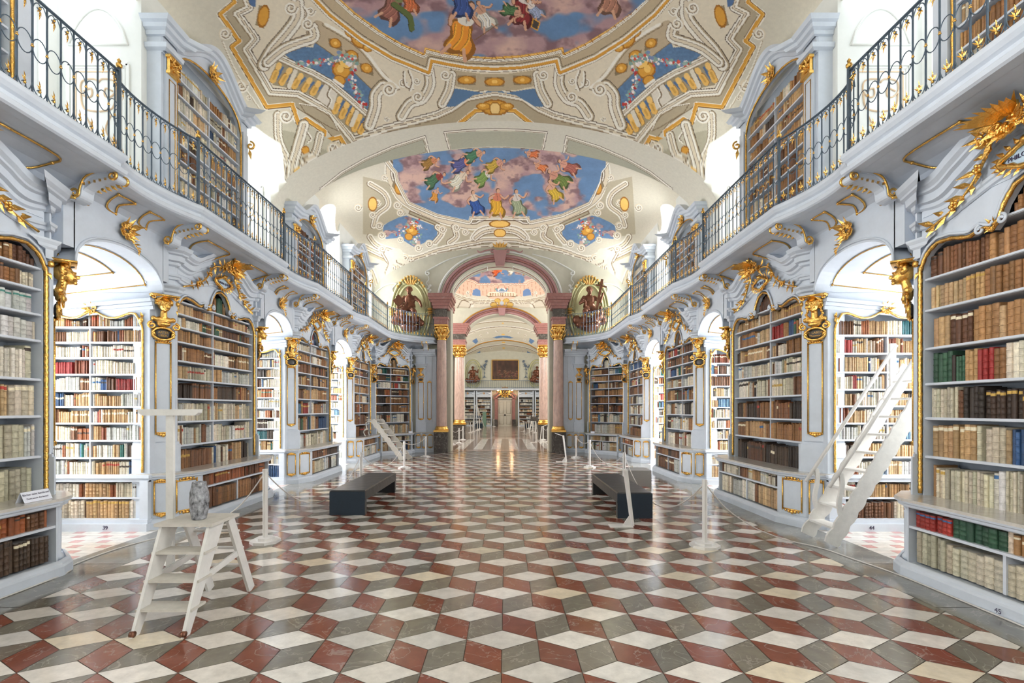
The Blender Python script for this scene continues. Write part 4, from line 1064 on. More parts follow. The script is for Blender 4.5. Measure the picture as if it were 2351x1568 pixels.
    for t, dr in ((.30, 1), (.39, -1), (.61, 1), (.70, -1)): b.tube([(p[0], .045, p[1]) for p in scroll_pts((sa + W * t, 3.19 if .35 < t < .65 else 3.165), .042, pi / 2, 1.3, dr)], .013, 6)
    b.tube([(s, .035, zt(s) + .045) for s in S_], .014, 6)
    b.build('header_scroll', M['white'], root)
    # gilt panels
    for TT, w__ in ((TN, WN), (TF, WF)):
        if w__ > .2: b = MB(TT); gold_rect(b, lambda s, z: (s, .028, z), .085, w__ - .065, 1.28, 2.50); b.build('gilt_panel', M['gold'], root)
    for (x0, y0), (x1, y1) in (((.06, .13), (ped - .05, .285)), ((-.02, -.10), (.06, .13))):
        LL = math.hypot(x1 - x0, y1 - y0); m_ = .055 if LL > .3 else .04; dx, dy = (x1 - x0) / LL, (y1 - y0) / LL; nx_, ny_ = -dy, dx
        b = MB(T); gold_rect(b, lambda s, z: (x0 + dx * s + nx_ * .006, y0 + dy * s + ny_ * .006, z), m_, LL - m_, .21, .62); b.build('gilt_panel', M['gold'], root)
    # entablature
    b = MB(T); nn = 40; ca, cb = sa + .02, sb - .02
    arc_ = [(ca + (cb - ca) * i / nn, .02, crest(i / nn, big_cor)) for i in range(nn + 1)]
    path = [(0, D), (0, dk), (dn, .06), (sa - .03, .06), (sa - .0, .02)] + arc_ + [(sb, .02), (sb + .03, .06), (L - df, .06), (L, dk), (L, D)]
    b.sweep(path, COR); path2 = [(p[0], p[1], (p[2] if len(p) > 2 else 0) * .62) for p in path]; b.sweep(path2, ARC)
    # pediment panel closing the space behind the risen cornice
    for i in range(nn):
        a, c = arc_[i], arc_[i + 1]; b.hex([(a[0], -.02, 3.5), (c[0], -.02, 3.5), (c[0], -.02, 3.82 + c[2]), (a[0], -.02, 3.82 + a[2])], [(a[0], .02, 3.5), (c[0], .02, 3.5), (c[0], .02, 3.82 + c[2]), (a[0], .02, 3.82 + a[2])])
    b.sweep([(0, D), (0, dk), (dn, .05), (sa - .03, .05), (sa - .03, 0)], NECK); b.sweep([(sb + .03, 0), (sb + .03, .05), (L - df, .05), (L, dk), (L, D)], NECK)
    b.build('cornice', M['white'], root)
    # gilded busts and plaques
    for w_, (TT, w__) in zip(busts, ((TN, WN), (TF, WF))):
        if not w_: continue
        a, c = 0, w__
        o = link('gilded_bust', BUST[bust_kind], None, mtx=TT.mtx(w__ / 2, .045, 3.13 - .51 * (1 if near > .28 else .72), 1 if near > .28 else .72)); setp(o, root)
        if plaque is not None and w_ > 1 - 1:
            pf = link('plaque', PLQ[0], None, mtx=TT.mtx(w__ / 2, .03, 2.62)); setp(pf, root)
            pd = link('plaque_field', PLQ[1], None, mtx=TT.mtx(w__ / 2, .03, 2.62)); setp(pd, pf)
            if plaque and w_ == 2:
                m_ = Matrix.Identity(4); rd = TT.S * reads; N_ = TT.OC; up = Vector((0, 0, 1)); p = TT(w__ / 2, .064, 2.615)
                for i in range(3): m_[i][0], m_[i][1], m_[i][2], m_[i][3] = rd[i], up[i], N_[i], p[i]
                text('lettering', plaque, .042, m_, M['goldp'], pf)
    # crest shell, garlands, name cartouche
    b = MB(T); sc_ = L / 2 + (near - far) / 2
    zc = 3.80 + big_cor
    rocaille(b, sc_, .24, 3.87, .17, 3 + seed, 11); rocaille(b, sc_ + .16, .24, 3.84, .11, 5 + seed, 8); rocaille(b, sc_ - .16, .24, 3.84, .11, 6 + seed, 8)
    for k in range(9):
        a = -.6 + 1.2 * k / 8; b.leaf((sc_ + a * .1, .26, 3.88), (sin(a * 1.3), .9, .28), (0, .3, -1), .26, .08)
    b.build('shell_crest', M['gold'], root)
    b = MB(T); h = W * .5
    for sg in (-1, 1):
        garland(b, [(sc_ + sg * .16, .22, 3.82), (sc_ + sg * .26 * h / .95, .09, zc - .24), (sc_ + sg * .42 * h / .95, .07, 3.58), (sc_ + sg * .62 * h / .95, .05, 3.44), (sc_ + sg * .86 * h / .95, .05, 3.34)], 11 + seed + sg, min(1.35, W / 1.35))
    b.build('garland', M['gold'], root)
    b = MB(T); n2 = 22; ring = []
    for k in range(n2):
        a = 2 * pi * k / n2; ring.append((sc_ + .20 * cos(a) * (1 + .12 * cos(4 * a)), .075, 3.625 + .085 * sin(a) * (1 + .15 * cos(4 * a))))
    b.tube(ring, [.020 + .008 * (k % 2) for k in range(n2)], 6, closed=True)
    for k in range(20): a = 2 * pi * k / 20; b.leaf((sc_ + .21 * cos(a), .07, 3.625 + .095 * sin(a)), (cos(a), .25, sin(a) * .9), (0, 1, 0), .07, .04)
    b.ell((sc_, .09, 3.73), .035, 8, 5)
    cf = b.build('name_cartouche', M['gold'], root)
    b = MB(T); b.ell((sc_, .055, 3.625), (.19, .022, .082), 20, 6); b.build('name_plate', M['plate'], cf)
    if name_txt:
        m_ = Matrix.Identity(4); rd = T.S * reads; p = T(sc_, .081, 3.62)
        for i in range(3): m_[i][0], m_[i][1], m_[i][2], m_[i][3] = rd[i], (0, 0, 1)[i], T.OC[i], p[i]
        text('lettering', name_txt, .075 if len(name_txt) < 10 else .052, m_, M['ink'], cf)
    # books
    zs = sorted(ups + [.742])
    for k, z in enumerate(zs):
        nxt = zs[k + 1] - .026 if k + 1 < len(zs) else 3.6
        top = k == len(zs) - 1
        R = random.Random(seed * 31 + k); mix = mixes[min(k, len(mixes) - 1)]
        spans = [(sa + .02, mid - .012), (mid + .012, sb - .02)] if (not top and k > 0 and 'nodiv' not in case_key) else [(sa + .02, sb - .02)]
        tot = 0
        for q, (a, c) in enumerate(spans):
            cl = min(nxt - z, .32) if top else nxt - z
            fill(T, a, c, z, cl, -.055 if z > .75 else -.055, mix, case_key, len(zs) - k, seed * 100 + k * 3 + q, *wr, zcap=zt, hf=hfs)
    lo = sorted(lows)
    for k, z in enumerate(lo):
        nxt = lo[k + 1] - .024 if k + 1 < len(lo) else .66
        fill(T, ped + .02, ce - .16, z, nxt - z, .22, lowmix[min(k, 1)], case_key, len(zs) + len(lo) - k, seed * 100 + 70 + k, max(.02, wr[0]), wr[1] * 1.15, depth=.25, hf=(.80, .94))
    return root
UPS_R = {1: [3.23, 2.90, 2.59, 2.21, 1.86, 1.52, 1.14], 2: [3.20, 2.98, 2.69, 2.42, 2.15, 1.81, 1.46, 1.14], 3: [3.15, 2.92, 2.68, 2.42, 2.14, 1.82, 1.48, 1.12], 4: [3.15, 2.9, 2.64, 2.38, 2.08, 1.78, 1.45, 1.1]}
UPS_L = {1: [3.01, 2.80, 2.55, 2.29, 1.905, 1.54, 1.14], 2: [3.15, 2.97, 2.78, 2.57, 2.30, 2.04, 1.76, 1.43, 1.09], 3: [3.15, 2.94, 2.7, 2.44, 2.16, 1.84, 1.5, 1.12], 4: [3.15, 2.9, 2.66, 2.4, 2.12, 1.82, 1.5, 1.12]}
SPAN = {0: (-1.75, .90), 1: (2.45, 5.08), 2: (6.45, 9.10), 3: (10.36, 12.84), 4: (14.32, 16.62)}
FAR = {1: .25, 2: .27, 3: .22, 4: .22}
WHERE = {1: 'nearest the entrance', 2: 'second from the entrance', 3: 'third from the entrance', 4: 'fourth from the entrance'}
NAMES = {(-1, 2): 'HUMAN. JURISP.', (1, 1): 'PHILOSOPHI', (1, 2): 'ASTRONOM.'}
MIXU = {(1, 1): ['vellum', 'vellum', 'vellum', 'mixed', 'tan', 'tan', 'tan', 'mixed'], (1, 2): ['black', 'tan', 'brown', 'vellum', 'vellum', 'tan', 'mixed', 'tan', 'vellum'],
        (-1, 1): ['folio', 'vellum', 'vellum', 'vellum', 'vellum', 'vellum', 'mixed', 'brown'], (-1, 2): ['vellum', 'vellum', 'vellum', 'brown', 'vellum', 'tan', 'tan', 'mixed', 'tan', 'mixed'],
        (-1, 3): ['vellum', 'mixed', 'mixed', 'tan', 'tan', 'brown', 'tan', 'vellum', 'mixed'], (1, 3): ['vellum', 'vellum', 'vellum', 'mixed', 'vellum', 'mixed', 'brown', 'mixed', 'tan'],
        (-1, 4): ['brown', 'brown', 'brown', 'tan', 'tan', 'tan', 'brown', 'tan', 'mixed'], (1, 4): ['brown', 'vellum', 'vellum', 'vellum', 'brown', 'mixed', 'brown', 'blue', 'brown']}
FR = {}
for sd in (-1, 1):
    for k, (y0, y1) in SPAN.items():
        if k == 0: continue
        T = Fr((sd * 4.40, y0, 0), (0, 1, 0), (-sd, 0, 0)); FR[sd, k] = T
        rd = -1 if sd > 0 else 1
        lows = [.14, .48] if k != 1 else ([.14, .475])
        make_case(T, y1 - y0, (UPS_R if sd > 0 else UPS_L)[k], lows, 'tall white and gilt bookcase on the %s wall, %s' % (SIDE[sd], WHERE[k]), ('nodiv ' if k == 1 else '') + '%s bookcase %s' % (SIDE[sd], WHERE[k]),
                  MIXU[sd, k], sd, reads=rd, name_txt=NAMES.get((sd, k)), plaque='' if k != 2 else ('ARTES\nLIBER.' if sd < 0 else 'C. LABOR\nThomor'), seed=k * 2 + (sd > 0), bust_kind=(k + (sd > 0)) % 2, busts=(2, 1), near=.31, far=FAR[k], cend=.26 if k == 1 else .12,
                  wr={1: (.026, .062), 2: (.016, .042)}.get(k, (.016, .04)), lowmix={(-1, 1): ('black', 'russet'), (1, 1): ('folio', 'mixed'), (-1, 2): ('brown', 'russet'), (1, 2): ('vellum', 'vellum')}.get((sd, k), ('vellum', 'brown')), hfs=(.74, .92) if k == 1 else (.70, .9))
# corner cases
for sd in (-1, 1):
    O = Vector((sd * 4.42, 16.72, 0)); E = Vector((sd * 3.24, 18.02, 0)); S = (E - O); L = S.length; S.normalize()
    oc = Vector((S.y, -S.x, 0)); oc = oc if oc.x * sd < 0 else -oc
    T = Fr(O, S, oc); FR[sd, 5] = T
    make_case(T, L, [3.1, 2.86, 2.62, 2.36, 2.1, 1.82, 1.5, 1.14], [.14, .48], 'white and gilt bookcase set across the far %s corner beneath the bronzed figure' % SIDE[sd], '%s corner bookcase' % SIDE[sd],
              ['vellum', 'vellum', 'brown', 'brown', 'brown', 'mixed', 'mixed', 'mixed'], sd, reads=(-1 if sd > 0 else 1), name_txt=None, plaque='', near=.16, far=.16, busts=(1, 1), seed=20 + sd, bust_kind=0, wr=(.016, .04))

# ---- alcove cases facing the entrance
def alcove_case(T, W, ups, lows, label, key, seed, num, reads):
    root = thing('alcove_bookcase', label, 'bookcase', T(W / 2, 0, 0)); D = -.02; F = .19
    sa, sb = .10, W - .04
    def zt(s):
        t = (s - sa) / (sb - sa); u = abs(t - .5) * 2
        return 2.80 + .10 * math.exp(-(u / .22) ** 2) + .07 * math.exp(-((u - .8) / .22) ** 2) - .12 * max(0, u - .9) * 10
    b = MB(T)
    b.box(0, W, -.06, D, 0, 3.0); b.box(.003, W, D, F - .003, 2.99, 3.14); b.box(0, sa, D, F, .1, 2.98); b.box(sb, W, D, F, .1, 2.98)
    n = 32
    for i in range(n):
        a, c = sa + (sb - sa) * i / n, sa + (sb - sa) * (i + 1) / n
        b.hex([(a, F - .05, zt(a)), (c, F - .05, zt(c)), (c, F - .05, 3.0), (a, F - .05, 3.0)], [(a, F, zt(a)), (c, F, zt(c)), (c, F, 3.0), (a, F, 3.0)])
    b.box(-.03, W, D, F + .1, 0, .10); b.box(-.02, W, D, F + .07, .10, .15); b.box(-.03, W, D, F + .06, .69, .73); b.box(-.01, W, D, F + .03, .64, .69); b.box(-.01, sa, F - .01, F + .05, .12, .66)
    b.build('carcass', M['white'], root)
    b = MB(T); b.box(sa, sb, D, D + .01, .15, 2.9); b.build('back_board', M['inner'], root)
    mid = sa + (sb - sa) * .55
    zs = sorted(ups + [.73]); 
    for z in ups + [lows[1]]:
        b = MB(T); b.box(sa, sb, D, F - .01, z - .022, z); b.build('shelf', M['shelf'], root)
    b = MB(T)
    for a, c in zip(zs, zs[1:]): b.box(mid - .008, mid + .008, D, F - .03, a, c - .022)
    b.build('divider', M['shelf'], root)
    b = MB(T); P_ = [(sa - .01, F + .012, .76 + .05 * i) for i in range(39)] + [(sa + (sb - sa) * i / n, F + .015, zt(sa + (sb - sa) * i / n)) for i in range(n + 1)] + [(sb + .01, F + .012, 2.66 - .05 * i) for i in range(39)]
    b.tube(P_, [.014 + .004 * (i % 2) for i in range(len(P_))], 6); rocaille(b, (sa + sb) / 2, F + .02, 2.93, .09, seed, 8)
    for s_ in (sa, sb): b.ell((s_, F + .02, 2.78), (.03, .02, .04), 8, 5); b.leaf((s_, F, 2.8), (0, .2, 1), (0, 1, 0), .09, .05)
    b.build('gilt_moulding', M['gold'], root)
    if num:
        m_ = Matrix.Identity(4); p = T(W * .35, F + .103, .05)
        for i in range(3): m_[i][0], m_[i][1], m_[i][2], m_[i][3] = (T.S * reads)[i], (0, 0, 1)[i], T.OC[i], p[i]
        text('painted_number', num, .07, m_, M['ink'], root)
    for k, z in enumerate(zs):
        nxt = zs[k + 1] - .022 if k + 1 < len(zs) else 2.9
        for q, (a, c) in enumerate(((sa + .008, mid - .01), (mid + .01, sb - .008))):
            fill(T, a, c, z, min(.24, nxt - z), F - .05, 'alcove', key, len(zs) - k, seed * 50 + k * 2 + q, .014, .034, depth=.13, zcap=zt, hf=(.72, .93))
    for k, z in enumerate(lows):
        nxt = lows[k + 1] - .02 if k + 1 < len(lows) else .64
        fill(T, sa + .01, sb - .01, z, nxt - z, F - .04, 'alcove', key, 20 + k, seed * 50 + 40 + k, .014, .045, depth=.13, hf=(.78, .94))
UPA_L = [2.70, 2.496, 2.29, 2.07, 1.855, 1.64, 1.42, 1.19, .96]; UPA_R = [2.59, 2.35, 2.10, 1.87, 1.65, 1.42, 1.20, .97]
for sd in (-1, 1):
    for j, (n0, n1) in enumerate(NICHES[2:]):
        T = Fr((sd * 4.495, n1 + .165, 0), (sd, 0, 0), (0, -1, 0))
        alcove_case(T, 1.45, UPA_L if sd < 0 else UPA_R, [.15, .43], 'sunlit bookcase inside the %s window alcove of the %s wall' % (ORD[j], SIDE[sd]), '%s alcove bookcase %d' % (SIDE[sd], j), 60 + j * 2 + (sd > 0), {(-1, 0): '39', (1, 0): '44'}.get((sd, j), ''), sd)

# ---- upper bookcases on the gallery
def upper_case(T, L, zb_, zt_, nsh, label, key, seed, mix):
    root = thing('gallery_bookcase', label, 'bookcase', T(L / 2, 0, GZ1)); D = -.195
    sa, sb = .30, L - .22; W = sb - sa; rise = .42
    zt = lambda s: zt_ - rise + rise * sqrt(max(0, 1 - (abs((s - sa) / W - .5) * 2) ** 2.2))
    b = MB(T); b.box(0, L, D - .02, D, zb_, zt_ + .1); b.box(0, sa, D, 0, zb_, zt_ + .1); b.box(sb, L, D, 0, zb_, zt_ - .1)
    for a, c in ((.05, sa - .05), (sb + .03, L - .03)): b.box(a, c, 0, .05, zb_, zt_ - .35); b.box(a - .02, c + .02, 0, .08, zb_, zb_ + .3)
    n = 28
    cz = lambda t: zt_ - .16 + .42 * (sin(pi * min(1, max(0, t))) ** 1.6)
    for i in range(n):
        a, c = sa + W * i / n, sa + W * (i + 1) / n
        b.hex([(a, -.05, zt(a)), (c, -.05, zt(c)), (c, -.05, cz((i + 1) / n)), (a, -.05, cz(i / n))], [(a, .02, zt(a)), (c, .02, zt(c)), (c, .02, cz((i + 1) / n)), (a, .02, cz(i / n))])
    b.box(.005, sa + .01, D + .01, .02, zt_ - .4, zt_ - .16); b.box(sb - .01, L - .005, D + .01, .02, zt_ - .4, zt_ - .16)
    b.build('carcass', M['white'], root)
    b = MB(T); pr = [(0, -.06), (.03, -.05), (.035, 0), (.08, .02), (.09, .07), (.13, .085), (.16, .14), (0, .14)]
    path = [(0, D, 0), (0, .05, 0), (sa - .05, .05, 0), (sa, .02, 0)] + [(sa + W * i / n, .02, cz(i / n) - zt_ + .16) for i in range(n + 1)] + [(sb, .02, 0), (sb + .03, .05, 0), (L, .05, 0), (L, D, 0)]
    b.sweep(path, [(a, z + zt_ - .12) for a, z in pr]); b.sweep([(0, D), (0, .06), (sa - .04, .06), (sa - .04, 0)], [(0, zt_ - .38), (.05, zt_ - .36), (.06, zt_ - .3), (0, zt_ - .3)])
    b.build('cornice', M['white'], root)
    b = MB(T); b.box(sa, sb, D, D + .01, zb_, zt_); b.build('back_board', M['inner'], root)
    dz = (zt_ - .25 - zb_ - .1) / nsh; zs = [zb_ + .1 + dz * k for k in range(nsh)]
    for z in zs:
        b = MB(T); b.box(sa, sb, D, -.015, z - .022, z); b.build('shelf', M['shelf'], root)
    b = MB(T); b.box(sa + W / 2 - .009, sa + W / 2 + .009, D, -.03, zb_, zt_ - .3); b.build('divider', M['shelf'], root)
    b = MB(T); P_ = [(sa - .01, .015, zb_ + .1 * i) for i in range(int((zt_ - rise - zb_) / .1) + 1)] + [(sa + W * i / n, .018, zt(sa + W * i / n)) for i in range(n + 1)] + [(sb + .01, .015, zt_ - rise - .1 * i) for i in range(int((zt_ - rise - zb_) / .1) + 1)]
    b.tube(P_, [.015 + .004 * (i % 2) for i in range(len(P_))], 6)
    rocaille(b, sa + W / 2, .03, zt_ + .08, .15, seed, 9)
    for k in range(4): b.leaf((sa + W / 2 + .06 * (k - 1.5), .06, zt_ - .02), (.3 * (k - 1.5), .3, -1), (0, 1, 0), .14, .05)
    gold_rect(b, lambda s, z: (s, .054, z), .09, sa - .09, zb_ + .4, zt_ - .72, .006, False)
    # gilded capital
    s_ = sa / 2; b.box(.03, sa - .03, .04, .11, zt_ - .44, zt_ - .40); b.box(.05, sa - .05, .04, .09, zt_ - .62, zt_ - .44); rocaille(b, s_, .08, zt_ - .52, .085, seed + 3, 7); b.box(.04, sa - .04, .04, .10, zt_ - .66, zt_ - .62)
    for sg in (-1, 1): b.tube([(s_ + sg * p[0], .11, zt_ - .45 + p[1]) for p in scroll_pts((.08, 0), .035, pi / 2, 1.2, -1)], .012, 6)
    b.tube([(L - .08, p[0], zt_ - .55 + p[1]) for p in scroll_pts((.12, 0), .08, pi / 2, 1.2, -1)], .018, 6); b.leaf((L - .08, .1, zt_ - .6), (0, .1, -1), (1, 0, 0), .2, .07)
    b.build('gilt_carving', M['gold'], root)
    for k, z in enumerate(zs):
        for q, (a, c) in enumerate(((sa + .01, sa + W / 2 - .012), (sa + W / 2 + .012, sb - .01))):
            fill(T, a, c, z, dz - .022, -.05, mix, key, nsh - k, seed * 40 + k * 2 + q, .016, .042, depth=.16, zcap=zt, hf=(.72, .93))
for sd in (-1, 1):
    for k, (y0, y1, zt_, nsh) in {1: (2.5, 4.92, 7.0, 10), 2: (6.76, 8.98, 7.0, 10), 3: (10.84, 12.92, 6.18, 8), 4: (14.84, 16.86, 6.6, 9)}.items():
        T = Fr((sd * 4.60, y0, 0), (0, 1, 0), (-sd, 0, 0))
        upper_case(T, y1 - y0, GZ1, zt_, nsh, 'arched white bookcase up on the gallery of the %s wall, %s' % (SIDE[sd], WHERE[k]), 'gallery %s %d' % (SIDE[sd], k), 80 + k * 2 + (sd > 0), ['tan', 'vellum', 'mixed', 'brown'][(k + (sd > 0)) % 4] if k > 2 else ('vellum' if sd < 0 else 'tan'))

# ================================================================== GALLERY
def gedge():
    """front edge of the gallery on the right side, with the index of every corner post"""
    pts = [(3.75, -6.0)]; posts = []
    for n0, n1 in GN:
        a, c = n0, n1
        pts.append((3.75, a)); posts.append(len(pts) - 1); pts.append((3.80, a + .015))
        for i in range(1, 14):
            u = i / 14; pts.append((3.80 + .12 * sin(pi * u ** .8) ** .8 - .05 * u ** 3, a + (c - a) * u))
        pts.append((3.75, c)); posts.append(len(pts) - 1)
    pts.append((3.75, 16.4)); posts.append(len(pts) - 1)
    cx, cy, rx, ry = 2.45, 16.1, 1.30, 1.75
    for i in range(1, 17):
        a = pi / 2 * i / 16; q = .35
        x = 2.45 + 1.30 * cos(a) ** (1.0); y = 16.4 + 1.5 * sin(a); x2 = 3.75 - 1.3 * i / 16; y2 = 16.4 + 1.5 * (i / 16)
        pts.append((x * (1 - q) + x2 * q, y * (1 - q) + y2 * q))
    pts.append((2.38, 18.05)); posts.append(len(pts) - 1)
    return pts, posts
GP, GPOST = gedge()
EDGE = [(.10, GZ0), (-.0, GZ0), (-.02, GZ0 + .015), (-.03, GZ0 + .05), (0, GZ0 + .075), (.02, GZ0 + .085), (.02, GZ0 + .12), (-.005, GZ0 + .14), (-.025, GZ0 + .175), (-.03, GZ0 + .205), (-.01, GZ1), (.12, GZ1)]
for sd in (-1, 1):
    b = MB(lambda x, y, z, sd=sd: Vector((sd * x, y, z)))
    b.sweep(GP, [(-a, z) for a, z in EDGE])
    # slab top and underside, cove down to the cornices
    vs = []
    for i, (x, y) in enumerate(GP):
        xo = 4.95 if y < 16.1 else max(x + .6, 4.95 - (y - 16.1) * .2); bx = 4.40 if y < 16.2 else min(4.4, x + .62)
        vs += [(x, y, GZ1 - .01), (xo, y if y < 17 else min(18.3, y + (y - 17)), GZ1 - .01), (x + .10, y, GZ0 + .005)]
        for k in range(1, 7):
            t = k / 6; vs.append((x + .10 + (bx - x - .10) * sin(t * pi / 2) * .98, y + (0 if y < 16.2 else .35 * t), GZ0 - .24 * (1 - cos(t * pi / 2))))
    m = 9
    fs = [(m * i + a, m * i + m + a, m * i + m + c, m * i + c) for i in range(len(GP) - 1) for a, c in ((0, 1), (2, 3), (3, 4), (4, 5), (5, 6), (6, 7), (7, 8))]
    b.add(vs, fs)
    gal = b.build('gallery_balcony', M['white'])
    tag(gal, 'white moulded gallery balcony running along the %s wall' % SIDE[sd], 'balcony')
    # gilt line panels on the cove
    b = MB(b.T); 
    def cov(y, t, x=3.75): return (x + .10 + (4.40 - x - .10) * sin(t * pi / 2) * .98 - .006, y, GZ0 - .24 * (1 - cos(t * pi / 2)) - .012)
    for k, (y0, y1) in SPAN.items():
        m_ = (y0 + y1) / 2
        for a, c in ((y0 + .45, m_ - .28), (m_ + .28, y1 - .42)):
            lp = [(a, .22), (c - .08, .22), (c, .38), (c - .1, .72), (a + .12, .76), (a - .02, .5), (a, .22)]
            b = MB(b.T); b.tube([cov(p[0], p[1]) for p in cat(lp, 4)], .011, 5)
            for p in (lp[0], lp[2], lp[4]): q = cov(*p); b.ell(q, .018, 6, 4)
            b.build('gilt_line', M['gold'], gal)
    for n0, n1 in NICHES:
        m_ = (n0 + n1) / 2
        for a, c in ((n0 + .3, m_ - .12), (m_ + .12, n1 - .3)):
            lp = [(a, .2), (c, .2), (c - .06, .45), (c, .7), (a + .08, .62), (a, .2)]; b = MB(b.T); b.tube([cov(p[0], p[1], 3.9) for p in cat(lp, 4)], .011, 5)
            for p in (lp[0], lp[1], lp[3]): b.ell(cov(p[0], p[1], 3.9), .02, 6, 4)
            b.build('gilt_line', M['gold'], gal)
    for n0, n1 in NICHES[2:]:
        T = Fr((sd * 4.33, (n0 + n1) / 2, 0), (0, 1, 0), (-sd, 0, 0)); b = MB(T); rocaille(b, 0, .02, 3.73, .13, 9, 10); garland(b, [(.05, .03, 3.66), (.14, .03, 3.60), (.2, .03, 3.52)], 4, .6); b.leaf((.05, .02, 3.8), (1, .2, .3), (0, 1, 0), .2, .06)
        b.build('gilt_rocaille', M['gold'], gal)
    # consoles under the slab
    for n0, n1 in GN[1:]:
        for yy in (n0 + .0, n1 + .08):
            T = Fr((sd * 4.14, yy, 0), (0, 1, 0), (-sd, 0, 0)); o = link('gallery_console', BRK, None, mtx=T.mtx(0, 0, 3.98, 1.0)); setp(o, gal)
    for x, y in ((4.12, 16.55), (2.72, 17.7)):
        T = Fr((sd * x, y, 0), (0, 1, 0), (-sd, 0, 0)) if y < 17 else Fr((sd * x, y, 0), (sd, 0, 0), (0, -1, 0)); o = link('gallery_console', BRK, None, mtx=T.mtx(0, 0, 3.98, 1.0)); setp(o, gal)

# ---- railings
H_ = .86
def baluster_mesh():
    b = MB(); b.box(-.0055, .0055, -.0055, .0055, 0, H_)
    n = 20; b.tube([(.065 + .064 * cos(2 * pi * k / n), 0, .43 + .095 * sin(2 * pi * k / n)) for k in range(n)], .0045, 5, closed=True)
    for zz, sg in ((H_ - .02, -1), (.03, 1)):
        b.tube(cat([(.0, 0, zz + sg * .10), (.015, 0, zz + sg * .04), (.05, 0, zz + sg * .005), (.075, 0, zz + sg * .03), (.06, 0, zz + sg * .06), (.04, 0, zz + sg * .045)], 3), .0045, 5)
        b.tube(cat([(.13, 0, zz + sg * .10), (.115, 0, zz + sg * .04), (.09, 0, zz + sg * .005), (.07, 0, zz + sg * .03)], 3), .0045, 5)
    iron = b.build('baluster', M['iron'], mesh_only=True)
    b = MB(); b.ell((0, 0, .43), (.013, .012, .010), 8, 5); b.ell((0, 0, .445), (.009, .01, .006), 6, 4)
    for dz, sg in ((H_ - .06, -1), (.08, 1)):
        b.ell((.065, 0, dz), (.012, .012, .014), 6, 4)
        for a in (-.7, -.25, .25, .7):
            b.leaf((.065, 0, dz + sg * .01), (sin(a), .25 * (1 if a > 0 else -1), sg * cos(a)), (0, 1, 0), .052, .015)
        b.leaf((.065, 0, dz + sg * .04), (.0, 0, sg), (0, 1, 0), .062, .014); b.ell((.065, 0, dz + sg * .05), (.007, .007, .014), 6, 4)
    gilt = b.build('gilt_leaves', M['gold'], mesh_only=True)
    return iron, gilt
BAL = baluster_mesh()
b = MB(); b.box(-.014, .014, -.014, .014, 0, H_ + .03); b.box(-.02, .02, -.02, .02, 0, .05); POSTM = b.build('post', M['iron'], mesh_only=True)
b = MB(); b.lathe([(.012, H_ + .03), (.028, H_ + .045), (.03, H_ + .07), (.012, H_ + .085), (.02, H_ + .11), (.002, H_ + .135)], (0, 0), 10); FINM = b.build('gilt_finial', M['gold'], mesh_only=True)
INS = .05
def offset_path(P, d):
    out = []
    for i in range(len(P)):
        a, c = P[max(i - 1, 0)], P[min(i + 1, len(P) - 1)]; dx, dy = c[0] - a[0], c[1] - a[1]; l = math.hypot(dx, dy) or 1
        out.append((P[i][0] + dy / l * d, P[i][1] - dx / l * d))
    return out
RP = offset_path(GP, INS)
secs = []
names_sec = []
start = 0
allp = [0] + GPOST
for a, c in zip(allp, allp[1:]): secs.append((a, c))
place = ['behind', 'a0', 'c0', 'a1', 'bookcase nearest the entrance', 'first window alcove', 'second bookcase', 'second window alcove', 'third bookcase', 'third window alcove', 'fourth bookcase', 'far corner bookcase']
